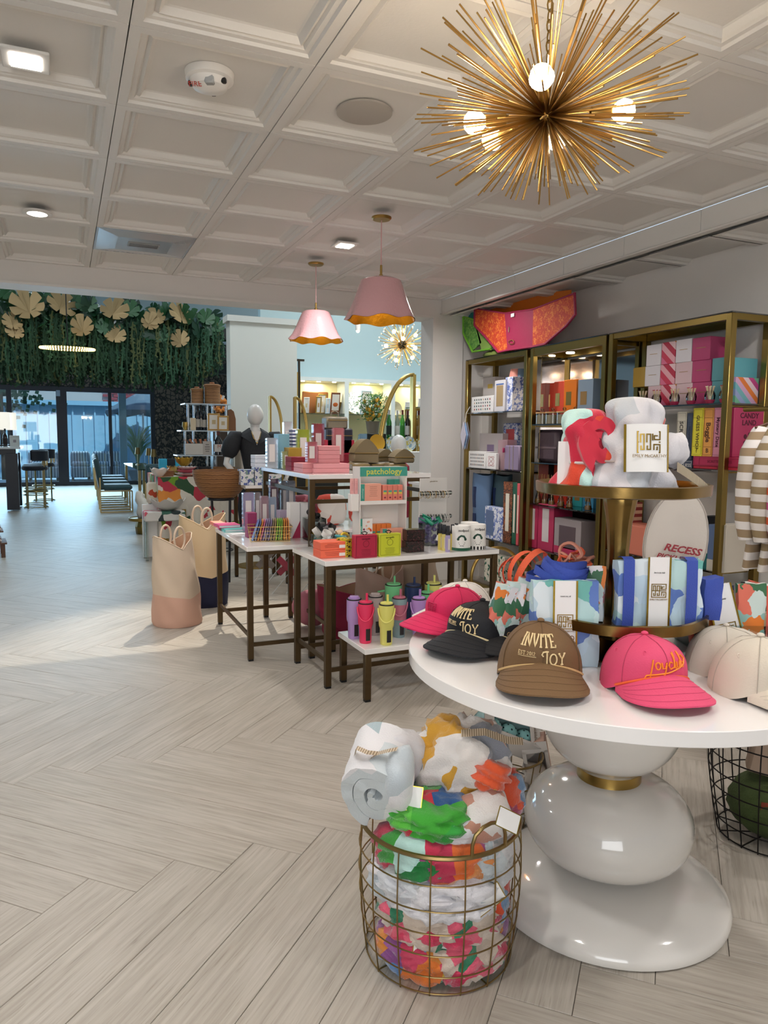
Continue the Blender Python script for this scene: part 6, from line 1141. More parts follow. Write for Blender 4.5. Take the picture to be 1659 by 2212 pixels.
q = PZ(1600, 1485, TZ); cap('cream white cap with a raised square logo at the right edge', (q.x + .01, q.y - .04, TZ), .10, '#cfc5b5', lg(.045, -.018, .045), '#e6e0d2', None, 1.2)
q = PZ(1610, 1485, TZ); cap('cream white cap tucked under the front white one', (q.x + .06, q.y + .12, TZ), .2, '#cbc2b4', None, None, None, 1.05)
q = PZ(1062, 1400, TZ); cap('black cap embroidered INVITE JOY with a cream rope', (q.x - .01, q.y + .04, TZ), -1.12, '#0d0f16', INV, '#e3cb9a', '#d9c79a', 1.15)
cap('plain black cap nested behind the lettered black one', (q.x + .07, q.y + .005, TZ), -1.1, '#0c0e14', None, None, '#d9c79a', 1.0)
q = PZ(985, 1358, TZ); cap('hot pink cap with a tonal square logo, leftmost on the table', (q.x + .02, q.y + .03, TZ), -1.32, '#cf1f57', lg(.034, -.02, .05), '#b5184a', None, 1.12)
cap('white cap stacked behind the hot pink cap', (q.x + .10, q.y + .12, TZ), -1.3, '#e9e3dc', None, None, None, 1.08)
# ------------------------------------------------------------------ two tier brass stand
M_TIER = mat('#8d7242', .26, 1, bump=.15, bs=25)
ts = thing('tiered_stand', 'two tier antique brass stand in the middle of the round table', 'stand', (TC.x, TC.y, TZ))
MB().lathe([(0, 0), (.15, 0), (.153, .006), (.14, .012), (.09, .02), (.05, .04), (.038, .07), (.042, .09), (.07, .1), (0, .1)], 40).obj('foot', M_TIER, ts)
MB().lathe([(0, .10), (.235, .10), (.25, .104), (.25, .132), (.243, .134), (.24, .110), (0, .108)], 64, wave=lambda a, r, z: (r * (1 + .012 * math.cos(8 * a) * (r > .2)), z)).obj('lower_tray', M_TIER, ts)
MB().lathe([(0, .108), (.04, .108), (.034, .16), (.03, .3), (.036, .38), (.045, .43), (.05, .46), (.048, .466), (0, .466)], 32, wave=lambda a, r, z: (r * (1 + .03 * math.cos(12 * a)), z)).obj('fluted_stem', M_TIER, ts)
MB().lathe([(0, .465), (.225, .465), (.24, .469), (.242, .497), (.235, .499), (.232, .475), (0, .472)], 64, wave=lambda a, r, z: (r * (1 + .015 * math.cos(8 * a) * (r > .2)), z)).obj('upper_tray', M_TIER, ts)
ZL, ZU = TZ + .1085, TZ + .473
# ------------------------------------------------------------------ cloth goods
PRO = ['#d9dfe2', '#2a3057', '#df7a2c', '#c9d8d2', '#d9705c', '#e9e2e4', '#8fb8b0', '#d58f94', '#3a6a48', '#e8e4e4']
PBL = ['#b9d0dc', '#c9dde2', '#5d7cc0', '#b6d6d6', '#dbe6ea', '#8fa8dc', '#bcd4e4', '#c6dede', '#6fb5ac', '#d3e2ea']
M_ORP = pattern(PRO, 17, .06, .55, key='orp', wscale=26); M_ORP2 = pattern(PRO, 26, .04, .55, key='orp2', wscale=40); M_BLP = pattern(PBL, 15, .06, .5, key='blp', wscale=24); M_WEB = mat('#3f55b0', .8, bump=.6, bs=500); M_CRL = mat('#e2603c', .75, bump=.4, bs=300)
def super_(b, w, d, h, n=5, seed=0, amp=.03, fr=9, N=26, c=(0, 0, 0), T0=None):
    def f(q):
        s = (abs(q.x) ** n + abs(q.y) ** n + abs(q.z) ** n) ** (-1 / n); p = q * s
        return s * (1 + amp * noise.noise(V((p.x * w * fr * 3 + seed * 7, p.y * d * fr * 3, p.z * h * fr * 1.4))))
    return b.ball((c[0], c[1], c[2]), .5, N, T=T0, sq=(w, d, h), f=f)
def clothbox(b, w, d, h, seed=0, amp=.05, n=10):
    def P(x, y, z):
        e = .006; q = V((x, y, z)); k = V((seed * 3.1, seed, 0)); s = V((noise.noise(q * 22 + k), noise.noise(q * 19 + k * 2), noise.noise(q * 22 + k * 3))) * amp * .16
        s.y += .35 * amp * .2 * math.sin(x * 60 + z * 25 + seed) * (abs(z) < h); cx = (1 - .03 * math.sin(PI * (z / h))) ; return (x * cx + s.x, y + s.y * (d / .05) ** .5, z + s.z * (z > .01))
    W_, D_ = w / 2, d / 2
    b.sheet(lambda u, v: P((2 * u - 1) * W_, -D_, v * h), n, n); b.sheet(lambda u, v: P((1 - 2 * u) * W_, D_, v * h), n, n); b.sheet(lambda u, v: P(W_, (2 * u - 1) * D_, v * h), 3, n); b.sheet(lambda u, v: P(-W_, (1 - 2 * u) * D_, v * h), 3, n)
    return b.sheet(lambda u, v: P((2 * u - 1) * W_, (2 * v - 1) * D_, h), n, 3).sheet(lambda u, v: P((2 * u - 1) * W_, (1 - 2 * v) * D_, 0), n, 3)
def logo_card(par, x, y, z, w, h, rz=0, tilt=0, txt='EMILY McCARTHY', T0=None, small=None, logo_z=.5, edge=True, curve=0, ls=.62):
    """white card with gold edges and the square fret logo; front faces local -y"""
    e = thing('x', 'x', 'x'); 
    for k in ('label', 'category'): del e[k]
    e.name = 'swing_card'; e.parent = par; e.location = (x, y, z); e.rotation_euler = (tilt, 0, rz)
    def bend(b): b.v = [(X, Y - curve * (1 - (2 * X / w) ** 2), Z) for X, Y, Z in b.v]; return b
    if curve: b = MB(); b.sheet(lambda u, v: ((u - .5) * w, 0, v * h), 14, 1); bend(b).obj('card', M_PAPER, e)
    else: MB().box((0, 0, h / 2), (w, .0012, h)).obj('card', M_PAPER, e)
    g = mat('#b79a3c', .25, .9); y0 = -.0012
    if edge:
        for s in (-1, 1): b = MB(); b.box((s * (w / 2 - .002), y0, h / 2), (.005, .001, h)); bend(b).obj('gold_edge', g, e)
    s = w * ls; b = MB()
    for l in LOGO:
        for a, c in zip(l, l[1:]):
            x0, x1 = sorted((a[0], c[0])); z0, z1 = sorted((a[1], c[1])); q = .028; b.box((((x0 + x1) / 2 - .5) * s, y0, logo_z * h + ((z0 + z1) / 2 - .5) * s * .92), ((x1 - x0 + 2 * q) * s, .0012, (z1 - z0 + 2 * q) * s * .92))
    bend(b).obj('gold_logo', mat('#9c7f36', .35, .8), e)
    if txt: o = text(txt, w * .095, mat('#8d7448', .5), e, (0, y0 - curve * .98 - .0005, logo_z * h - s * .62))
    if small: text(small, w * .08, mat('#4a4642', .5), e, (0, y0 - curve * .98 - .0005, small[0] == 'l' and h * .78 or h * .82), shear=.3)
    return e
def tote(lb, p, w, d, h, m, rz=-.38, tilt=0, straps=None, seed=1, card=None, nm='folded_tote', cat='bag', grp=None):
    t = thing(nm, lb, cat, p, (tilt, 0, rz), grp); b = MB(); clothbox(b, w, d, h, seed); b.obj('fabric', m, t, ang=60)
    if straps:
        for s in straps: MB().sheet(lambda u, v: ((s + (u - .5) * .13) * w, -d / 2 - .004 - .004 * math.sin(PI * v), h * 1.015 * v), 3, 10).sheet(lambda u, v: ((s + (u - .5) * .13) * w, -d / 2 - .002 + d * v, h * 1.015 + .006 * math.sin(PI * v)), 3, 4).obj('strap', M_WEB, t)
    if card: logo_card(t, card[0] * w, -d / 2 - .0075, card[2] * h, card[1] * w, card[3] * h, logo_z=card[4], small=card[5])
    return t
FZ = -.40
p, w, h = spot(1232, 1458, 1303, ZL, 1165); p = V((1.505, 1.535, ZL)); w = .235; h = .17
tote('large blue blotch tote with royal blue straps and white card on the lower tier', p, w, .05, h + .012, M_BLP, FZ, -.03, (-.38, .36), 3, (-.03, .27, .0, 1.06, .52, 'live in joy daily'))
for k in range(3): tote('folded pale blue print tote standing behind the large one on the lower tier, %s' % ('first', 'second', 'third')[k], V((1.60 + .028 * k, 1.60 + .036 * k, ZL)), .17, .026, .14 - .01 * k, M_BLP, FZ - .05 * k, -.04, None, 5 + k, grp='blue totes on the lower tier')
MB2 = tote('royal blue strap bundle hanging at the right of the blue totes', V((1.665, 1.50, ZL + .01)), .05, .05, .12, M_WEB, FZ, 0, None, 9)
# rust print bags at the left of the lower tier
for k in range(3): tote('coral and navy print folded bag on the left of the lower tier, %s' % ('front', 'middle', 'back')[k], V((1.345 - .0 * k + .02 * k, 1.64 + .05 * k, ZL)), .10, .024, .155 - .01 * k, M_ORP2, -.75, (-.35), None, 20 + k, grp='coral print bags on the lower tier')
def looprope(par, pts, m, r=.006, nm='handle'): return MB().tube(pts, r, 6).obj(nm, m, par)
t = thing('fabric_handles', 'coral cord handles heaped on top of the lower tier bags', 'handles', (1.37, 1.72, ZL + .14)); r = random.Random(2)
for k in range(5): a = k * 1.1; MB().tube([(.045 * math.cos(q) * (1 + .2 * math.sin(3 * q + k)), .03 * math.sin(q), .018 * math.sin(q * 1.5 + k) + .012 * k) for q in [2 * PI * i / 20 for i in range(20)]], .0055, 5, closed=True, T=Matrix.Rotation(a, 4, 'Z') @ Matrix.Rotation(.5, 4, 'X')).obj('cord_loop', M_CRL if k % 2 else mat('#c9856f', .7), t)
# stacks of folded totes standing on the table
for k in range(5):
    p = V((1.245 + .026 * k, 1.60 + .040 * k, TZ)); tote('blue and aqua print folded tote standing on the table, %s of the five' % ('front', 'second', 'third', 'fourth', 'rearmost')[k], p, .185, .03, .235 - .006 * k, M_BLP, FZ - .03 * k, -.08, None, 30 + k, (-.02, .36, .02, .99, .52, 'tweet me, ok') if k == 0 else None, grp='blue totes standing on the table')
t = thing('strap_bundle', 'royal blue webbing straps piled on the standing totes', 'straps', (1.27, 1.68, TZ + .232))
for k in range(5): b = MB(); b.sheet(lambda u, v: ((.085 - .006 * k) * math.cos(2 * PI * u) + .01 * k, (.045 + .004 * k) * math.sin(2 * PI * u), .012 * k * .8 + .012 * math.sin(4 * PI * u + k) + (v - .5) * .026), 28, 2, closed_u=True); b.obj('webbing_loop', M_WEB, t, rot=(.5 - .15 * k, .1 * k, FZ + .2 * k), ang=80)
for k in range(5):
    p = V((1.12 + .045 * k, 1.80 + .0 * k - .015 * k, TZ)); tote('orange and navy print drawstring bag standing on the table, %s of the five' % ('leftmost', 'second', 'third', 'fourth', 'rightmost')[k], p, .055 if k < 4 else .085, .06, .225 - .008 * abs(k - 3), M_ORP2 if k < 4 else M_ORP, FZ - .2, (.0), None, 40 + k, grp='orange print bags on the table')
    bpy.data.objects[p and [o.name for o in bpy.data.objects if o.name.startswith('folded_tote')][-1]].rotation_euler = (-.05, .28 - .09 * k, FZ)
t = thing('fabric_handles', 'coral ribbon handles on top of the orange print bags', 'handles', (1.235, 1.80, TZ + .225))
for k in range(4): b = MB(); b.sheet(lambda u, v: ((.05 + .004 * k) * math.cos(PI * u * 1.4 - .3), (v - .5) * .022, (.045 + .01 * k) * math.sin(PI * u * 1.4 - .3)), 20, 1); b.obj('ribbon_loop', M_CRL, t, rot=(.3 * k - .5, .0, FZ + .35 * k - .3), loc=(-.02 + .018 * k, 0, 0))
MB().box((.06, -.02, -.01), (.035, .002, .06), T=Matrix.Rotation(-.3, 4, 'Y')).obj('paper_tag', mat('#e3c9a3', .7), t)
# clear bin of zip pouches at the right
bp = V((1.825, 1.575, TZ)); t = thing('acrylic_bin', 'clear acrylic bin at the right of the table filled with print pouches', 'bin', bp, -.42); BW, BD, BH = .24, .17, .085
for x in (-1, 1): MB().box((x * BW / 2, 0, BH / 2), (.003, BD, BH)).obj('side_wall', M_GLASS, t)
for y in (-1, 1): MB().box((0, y * BD / 2, BH / 2), (BW, .003, BH)).obj('side_wall', M_GLASS, t)
MB().box((0, 0, .002), (BW, BD, .004)).obj('bottom', M_GLASS, t); RB = Matrix.Translation(bp) @ Matrix.Rotation(-.42, 4, 'Z')
M_PNK = mat('#d9604f', .6)
pc = [(M_ORP, 'orange and navy print'), (M_BLP, 'pale aqua print'), (M_ORP2, 'small orange print'), (M_ORP, 'orange and pink print'), (pattern(['#17181c', '#17181c', '#c9b08a', '#e2dcd6'], 16, .2, .6), 'black and tan print'), (M_ORP2, 'coral print')]
for k, (m, cn) in enumerate(pc):
    q = RB @ V((-.055 + .012 * k, -.055 + .022 * k, .006)); tt = tote('%s zip pouch leaning left in the bin, %s from front' % (cn, ('first', 'second', 'third', 'fourth', 'fifth', 'sixth')[k]), q, .125, .016, .19 - .006 * k, m, -.42, (-.12), None, 50 + k, nm='zip_pouch', cat='pouch', grp='pouches leaning left'); tt.rotation_euler = (-.1, -.30 + .03 * k, -.42)
q = RB @ V((-.015, -.085, .012)); e = thing('swing_card', 'tall white card with gold edges and fret logo tilted in front of the pouches', 'card', q); 
logo_card(e, 0, 0, 0, .078, .195, logo_z=.30, small='live joyfully', tilt=0); e.rotation_euler = (-.12, -.24, -.40)
for k in range(5):
    m, cn = ((M_ORP, 'orange ring print'), (pattern(['#17181c', '#17181c', '#c9b08a', '#e2dcd6'], 16, .2, .6), 'black and tan print'), (M_ORP2, 'coral edged small print'), (M_ORP, 'coral edged print'), (M_PNK, 'plain coral zip'))[k]
    q = RB @ V((.05 + .012 * k, -.05 + .026 * k, .006)); tt = tote('%s pouch at the right of the bin, %s from front' % (cn, ('first', 'second', 'third', 'fourth', 'fifth')[k]), q, .085, .015, .195 - .004 * k, m, -.42, 0, None, 60 + k, nm='zip_pouch', cat='pouch', grp='pouches at the right'); tt.rotation_euler = (-.1, .02 + .05 * k, -.42)
    MB().tube([(.043, -.009, .01), (.044, -.01, .1), (.043, -.009, .19)], .003, 5).obj('zip_edge', M_PNK, tt)
MB().tube([(.03, -.012, .15), (.034, -.014, .10), (.03, -.012, .07)], .0025, 5).obj('charm', M_BR, tt)
t = thing('paddle_cover', 'pale grey padded paddle cover lettered RECESS in red behind the stand', 'paddle cover', (2.02, 2.02, TZ), (-.12, .14, -.62)); out = []
for k in range(25): a = -PI * .18 + PI * 1.36 * k / 24; out.append((.108 * math.cos(a), .25 + .19 * math.sin(a)))
out += [(-.075, .06), (-.05, .0), (.05, .0), (.075, .06)]
for dy, sc_, nm in ((0, 1, 'front_panel'), (.022, 1.0, 'gusset'), (.044, .99, 'back_panel')):
    MB().prism([(x * sc_, z) for x, z in out], -.02, 0, T=Matrix.Translation((0, dy, 0)) @ Matrix.Rotation(PI / 2, 4, 'X')).obj(nm, mat('#c3bcb4' if nm != 'gusset' else '#a8a099', .7, bump=.3), t)
MB().tube([(x, -.0, z) for x, z in out], .003, 5, closed=True).obj('piping', mat('#aaa29a', .7), t)
text('RECESS', .036, mat('#8e2430', .6), t, (.02, -.022, .225), shear=.3, bold=.0012, sx=1.1); text('PICKLEBALL', .026, mat('#8e2430', .6), t, (.012, -.022, .19), shear=.3, bold=.0008, sx=1.1)
# dark wire basket behind the foot of the stand
def wirebasket(nm, lb, p, R0, R1, h, n, levels, m, wr=.0016, rim=.004, hand=None, cat='basket', prof=None):
    t = thing(nm, lb, cat, p); R = (lambda z: prof(z)) if prof else (lambda z: R0 + (R1 - R0) * z / h)
    for z in levels: MB().tube([(R(z) * math.cos(a), R(z) * math.sin(a), z) for a in [2 * PI * k / 48 for k in range(48)]], rim if z == levels[-1] else wr, 6, closed=True).obj('rim' if z == levels[-1] else 'hoop', m, t)
    for k in range(n): a = 2 * PI * (k + .5) / n; MB().tube([(R(z) * math.cos(a), R(z) * math.sin(a), z) for z in [h * i / 6 for i in range(7)]], wr, 5).obj('upright_wire', m, t)
    for k in range(0, n // 2, 2): a = 2 * PI * (k + .5) / n; MB().tube([(R0 * math.cos(a), R0 * math.sin(a), levels[0]), (-R0 * math.cos(a), -R0 * math.sin(a), levels[0])], wr, 4).obj('base_wire', m, t)
    if hand:
        for a in hand: MB().tube([((R(h) + .002) * math.cos(a + s * .24), (R(h) + .002) * math.sin(a + s * .24), h + dz) for s, dz in ((-1, 0), (-1, .03), (-.85, .055), (-.45, .072), (0, .077), (.45, .072), (.85, .055), (1, .03), (1, 0))], .0048, 7).obj('handle', m, t)
    return t
wirebasket('wire_basket', 'small dark wire basket behind the foot of the brass stand', (1.70, 1.90, TZ + .002), .07, .08, .06, 16, [.002, .015, .03, .045, .06], mat('#3a352e', .4, .8), .0014, .003)
# ------------------------------------------------------------------ blankets on the upper tier
M_GRYB = pattern(['#c9c6cb', '#cfccd0', '#b4b8be', '#cdcacd', '#9fa8ae', '#d0cdd0'], 9, .1, .9, sheen=.4, bump=.5, key='gryb'); M_REDB = pattern(['#d8452a', '#c9283f', '#b9dcd6', '#c92440', '#7fb896', '#d8dfe0'], 10, .05, .9, sheen=.4, bump=.5, key='redb'); M_MULB = pattern(['#e0a05a', '#cfc93a', '#c8402c', '#d98a78', '#4f6fb8', '#2f6f9a', '#d9864a'], 9, .05, .9, sheen=.4, bump=.5, key='mulb')
def folds(a, z, k, s): return 1 + s * (.5 * math.sin(3 * a + 7 * z * 9 + k) + .3 * math.sin(7 * a - 40 * z + 2 * k) + .25 * math.sin(11 * a + 25 * z + k)) + s * .9 * noise.noise(V((math.cos(a) * 2 + k, math.sin(a) * 2, z * 16)))
def blanket(lb, p, prof, m, k, sc=1, s=.07, lean=(0, 0), flat=.8, rz=0, parts=(), nm='throw_blanket'):
    t = thing(nm, lb, 'blanket', p, rz); H_ = prof[-1][1]
    def fn(u, v):
        n_ = len(prof); i = min(n_ - 2, int(v * (n_ - 1))); f = v * (n_ - 1) - i; g = lambda c: (lambda a_, b_, c_, d_: .5 * (2 * b_ + (c_ - a_) * f + (2 * a_ - 5 * b_ + 4 * c_ - d_) * f * f + (3 * b_ - a_ - 3 * c_ + d_) * f ** 3))(prof[max(0, i - 1)][c], prof[i][c], prof[i + 1][c], prof[min(n_ - 1, i + 2)][c]); r_ = max(0, g(0)); z = g(1); a = 2 * PI * u; q = 1 + (folds(a, z, k, s) - 1) * min(1, r_ / .05)
        return (r_ * q * math.cos(a) + lean[0] * z, r_ * q * flat * math.sin(a) + lean[1] * z, z * sc)
    MB().sheet(fn, 72, (len(prof) - 1) * 10, closed_u=True).obj('rolled_fleece', m, t, ang=80); return t
p = V((1.435, 1.585, ZU + .002)); bt = blanket('white and grey plush throw with a logo card, in the middle of the upper tier', p, [(.0, 0), (.115, .004), (.128, .03), (.105, .075), (.088, .10), (.085, .14), (.083, .19), (.075, .235), (.05, .258), (0, .265)], M_GRYB, 2, s=.19, lean=(.06, .05), flat=.8)
logo_card(bt, -.035, -.098, .062, .118, .125, rz=FZ + .02, tilt=-.10, curve=.022, logo_z=.62, ls=.5)
MB().tube([(.088 * math.cos(a), .072 * math.sin(a), .088) for a in [2 * PI * k / 30 for k in range(30)]], .0035, 5, closed=True).obj('tie_ribbon', mat('#b9aca6', .5), bt)
b = MB(); super_(b, .10, .09, .09, 2.4, 12, .35, 7, 24, (.115, -.03, .12)); b.obj('folded_corner', M_GRYB, bt, ang=80)
b = MB(); b.sheet(lambda u, v: (.09 + .13 * u, -.08 - .01 * math.sin(3 * u), .075 - .075 * u + (v - .5) * .026), 10, 1); b.obj('printed_ribbon', pattern(['#c9bba0', '#8c7c68'], 240, 0, .5, 'stripes'), bt)
p = V((1.335, 1.66, ZU + .002)); bt = blanket('red, orange and aqua plush throw tied with ribbon at the left of the upper tier', p, [(.0, 0), (.07, .004), (.085, .02), (.065, .06), (.052, .085), (.062, .13), (.066, .19), (.05, .225), (0, .232)], M_REDB, 5, s=.17, flat=.9)
def spiral(mb, R, turns, th, L, k=0, sq=1, seed=0, n=90, taper=.02, close=.12):
    """rolled cloth: spiral section in xz, axis along +y, visible end at y=0"""
    def c(s, off): th_ = turns * 2 * PI * s; r_ = .012 + (R - .012) * s; q = 1 + .05 * math.sin(3 * th_ + seed) + .04 * noise.noise(V((math.cos(th_) * 2 + seed, math.sin(th_) * 2, s * 3))); return ((r_ + off) * q * math.cos(th_ + k) , (r_ + off) * q * math.sin(th_ + k) * sq)
    ring = [c(i / n, th * .5 * (1 if i / n > .1 else .5)) for i in range(n + 1)] + [c(1 - i / n, -th * .5 * (1 if i / n < .9 else .5)) for i in range(n + 1)]; N_ = len(ring); ny = 12
    rows = []
    for j in range(ny + 1):
        y = L * j / ny; e = min(j, ny - j); g = 1 + (.03 * noise.noise(V((j * .7, seed, 0))))
        for i, (x, z) in enumerate(ring): w_ = 1 + .03 * noise.noise(V((x * 20, z * 20, y * 12 + seed))); rows.append((x * g * w_, y + (.006 * noise.noise(V((x * 30, z * 30, seed))) if j == 0 else 0) + (.012 if j == 0 and (i in (0, N_ - 1)) else 0), z * g * w_))
    o = len(mb.v); mb.v += rows; F = [(o + j * N_ + i, o + j * N_ + (i + 1) % N_, o + (j + 1) * N_ + (i + 1) % N_, o + (j + 1) * N_ + i) for j in range(ny) for i in range(N_)]
    h = n + 1; F += [(o + i, o + i + 1, o + N_ - 2 - i, o + N_ - 1 - i) for i in range(n)]; F += [(o + ny * N_ + i + 1, o + ny * N_ + i, o + ny * N_ + N_ - 1 - i, o + ny * N_ + N_ - 2 - i) for i in range(n)]
    mb.f += F; mb.mi += [0] * len(F); return mb
b = MB(); spiral(b, .050, 1.5, .026, .07, 1.2, 1.4, 3, 70); b.obj('open_roll', pattern(['#d8452a', '#d8452a', '#c9283f', '#d9dfe0'], 8, .05, .9, sheen=.4, key='ropen'), bt, loc=(.0, -.07, .14), rot=(-.1, 0, FZ), ang=80)
MB().tube([(.055 * math.cos(a), .05 * math.sin(a), .082) for a in [2 * PI * k / 30 for k in range(30)]], .0045, 5, closed=True).obj('tie_ribbon', mat('#cfcac6', .5), bt)
MB().box((-.062, -.02, .075), (.05, .002, .13), T=Matrix.Rotation(-.2, 4, 'Z')).obj('card', M_PAPER, bt)
blanket('multicoloured plush throw with yellow, peach and blue patches at the right of the upper tier', V((1.60, 1.73, ZU + .002)), [(.0, 0), (.075, .004), (.085, .03), (.07, .08), (.068, .12), (.072, .18), (.064, .215), (0, .225)], M_MULB, 8, s=.14, flat=.9)
# ------------------------------------------------------------------ wire basket of rolled towels in front of the table
BC = V((.90, 1.66, 0)); RBK, HB = .213, .37
M_BSK = mat('#8a744a', .35, .9)
wirebasket('wire_basket', 'big round brass wire basket full of towels in front of the round table', BC, .20, RBK, HB, 16, [.006, .055, .115, .175, .235, .30, HB], M_BSK, .0021, .0062, hand=(-2.0 + .55, -2.0 + .55 + PI), prof=lambda z: .188 + .03 * math.sin(PI * min(1, (z + .06) / .62)))
TW = lambda cols, sc=7, key='', wr=.07: pattern(cols, sc, wr, .92, sheen=.5, bump=.6, bs=220, key=key)
M_T = dict(grn=TW(['#3aa02c', '#3aa02c', '#58b83c', '#16508a', '#c8283c', '#2f9a3a'], 8, 't1'), rag=TW(['#c62f4e', '#b8dcd4', '#3f9a3c', '#16367a', '#dcd9dc', '#c62f4e', '#1f7a3a'], 11, 't2'), mag=TW(['#a63a7c', '#d9682c', '#b8304f', '#23705c', '#8c4f9c', '#d98a4a'], 11, 't3'), org=TW(['#d9502a', '#cf4426', '#6f8fb4', '#d98a4a', '#a8385c', '#7c4f8c'], 9, 't4'),
           wht=TW(['#dbd9dd', '#cfd0d4', '#e2dfe2', '#b9c2c8', '#dedbe0'], 6, 't5'), gry=TW(['#aeb9bd', '#d9d7d9', '#c3cacd', '#9fb0b6'], 6, 't6'), flo=TW(['#c9b8a8', '#cf3a5c', '#c9b8a8', '#2f7a58', '#d85a72', '#d5c6b8', '#b82448', '#d0bfb0'], 20, 't7', .035), tie=TW(['#d98a3a', '#4f7fb8', '#c83c5c', '#8c4f8c', '#d9c23a', '#5fa0b8', '#c85f7c', '#e0762a'], 16, 't8', .05), cha=TW(['#dad4d0', '#dad4d0', '#d9d2cc', '#c9952f', '#8c8f98', '#dcd6d2', '#b98f7c', '#c98a4a'], 12, 't9', .08), wht2=TW(['#d8d5d8', '#d2cfd2', '#dcd9dc'], 6, 't10'))
def wad(lb, ang, rr, z, w, d, h, m, seed, amp=.28, tw=0, cat='towel', n=44, rotx=0):
    a = ang; rr *= 1.1; w *= 1.04; h *= 1.1; p = BC + V((rr * math.cos(a), rr * math.sin(a), z)); t = thing('beach_towel', lb, cat, p, (rotx, 0, a + PI / 2 + tw), 'towels packed in the big basket')
    def f(q): s = (abs(q.x) ** 2.6 + abs(q.y) ** 2.6 + abs(q.z) ** 2.6) ** (-1 / 2.6); rg = 1 - 2 * abs(noise.noise(V((q.x * 1.9 + seed, q.y * 1.9, q.z * 3.4)))); r2 = 1 - 2 * abs(noise.noise(V((q.x * 4.5, q.y * 4.5 + seed, q.z * 6)))); return s * (1.03 + amp * (rg - .55) + .07 * (r2 - .6))
    MB().ball((0, 0, 0), .5, n, sq=(w, d, h), f=f).obj('folded_terry', m, t, ang=85); return t
fa = -2.0   # direction of the camera seen from the basket
wad('tie-dye orange, pink and blue towel at the bottom left of the basket', fa - .55, .095, .058, .20, .16, .115, M_T['tie'], 1); wad('red flowered beige towel at the bottom right of the basket', fa + .55, .095, .065, .21, .17, .125, M_T['flo'], 2); wad('blue and orange patched towel at the right bottom of the basket', fa + 1.5, .10, .07, .17, .14, .13, M_T['tie'], 31)
wad('red flowered beige towel with green stems in the lower left of the basket', fa - .5, .098, .15, .21, .16, .105, M_T['flo'], 3); wad('red flowered towel in the lower middle of the basket', fa + .45, .10, .158, .20, .16, .10, M_T['flo'], 4); wad('orange patched towel low at the right of the basket', fa + 1.35, .10, .16, .17, .15, .11, M_T['org'], 5)
wad('white plush towel across the middle of the basket, left', fa - .8, .10, .235, .21, .17, .105, M_T['wht'], 6); wad('white plush towel across the middle of the basket, centre', fa + .15, .10, .235, .23, .18, .115, M_T['wht2'], 7, .35); wad('white towel with a ribbon across the middle right of the basket', fa + 1.0, .10, .245, .20, .16, .10, M_T['wht'], 8)
wad('red, aqua and green towel under the rim at the left', fa - .62, .10, .325, .20, .17, .11, M_T['rag'], 9); wad('magenta and orange towel under the rim in the centre', fa + .2, .10, .325, .19, .16, .10, M_T['mag'], 10); wad('pale grey towel bulging at the right of the rim', fa + 1.05, .105, .325, .19, .16, .12, M_T['gry'], 11); wad('navy and green towel at the back of the basket', fa + PI, .08, .2, .24, .2, .34, M_T['rag'], 12)
wad('bright green towel spilling over the rim between the rolls', fa - .35, .075, .415, .20, .17, .085, M_T['grn'], 13, .3); wad('orange and blue patched towel poking out at the right of the basket', fa + 1.75, .13, .425, .16, .15, .13, M_T['org'], 14, .3); wad('white towel with a gold button under the big roll', fa + .45, .11, .40, .13, .10, .06, M_T['wht2'], 15, .2)
# rolled towels on top
t = thing('rolled_towel', 'grey and white rolled towel with its spiral end showing, top left of the basket', 'towel', (0, 0, 0)); q = PZ(812, 1722, .475); t.location = q; t.rotation_euler = (.35, .0, -.62)
b = MB(); spiral(b, .083, 2.35, .029, .17, 2.2, 1.12, 1); b.obj('rolled_terry', M_T['gry'], t, ang=80)
b = MB(); super_(b, .07, .13, .15, 3, 5, .15, 5, 20, (.055, .045, .03)); b.obj('folded_flap', M_T['wht'], t, ang=80)
b = MB(); super_(b, .19, .12, .16, 2.6, 15, .2, 5, 24, (.0, .15, .0)); b.obj('gathered_end', M_T['wht2'], t, ang=80)
rib = pattern(['#c9b9a0', '#8c7860'], 170, 0, .5, 'stripes')
for a_, pts in ((0, [(-.06, .05, .085), (-.05, .04, .12), (-.02, .03, .118), (.0, .05, .098), (-.05, .03, .07)]), (1, [(.0, .05, .098), (.03, .04, .12), (.05, .06, .11)])):
    b = MB(); 
    P_ = [V(x) for x in pts]
    for x, y in zip(P_, P_[1:]): b.add([x + V((0, -.011, .004)), y + V((0, -.011, .004)), y + V((0, .011, -.004)), x + V((0, .011, -.004))], [(0, 1, 2, 3)])
    b.obj('ribbon_bow', rib, t)
t = thing('rolled_towel', 'white rolled towel with orange, ochre and coral flower print, top right of the basket', 'towel', (0, 0, 0)); q = PZ(1000, 1690, .46); t.location = (q.x - .015, q.y - .01, .462); t.rotation_euler = (0, 0, -.5)
b = MB(); rdg = lambda q: (lambda s: s * (1.02 + .22 * (1 - 2 * abs(noise.noise(V((q.x * 1.7 + 3, q.y * 1.7, q.z * 1.7)) * 1.3)) - .6) + .12 * (.4 - 2 * abs(noise.noise(q * 4.4)))))((abs(q.x) ** 2.4 + abs(q.y) ** 2.4 + abs(q.z) ** 2.4) ** (-1 / 2.4)); b.ball((0, .06, .035), .5, 56, sq=(.265, .20, .235), f=rdg); b.obj('gathered_terry', M_T['cha'], t, ang=85)
b = MB(); b.ball((.078, -.028, .045), .5, 40, sq=(.10, .10, .075), f=lambda q: 1 + .16 * math.sin(5 * q.x + 9 * q.z + 3 * q.y) + .1 * noise.noise(q * 4)); b.obj('twisted_end', TW(['#d9562a', '#d9562a', '#dcd6d2', '#d9562a', '#c9952f'], 9, 't11', .05), t, ang=85)
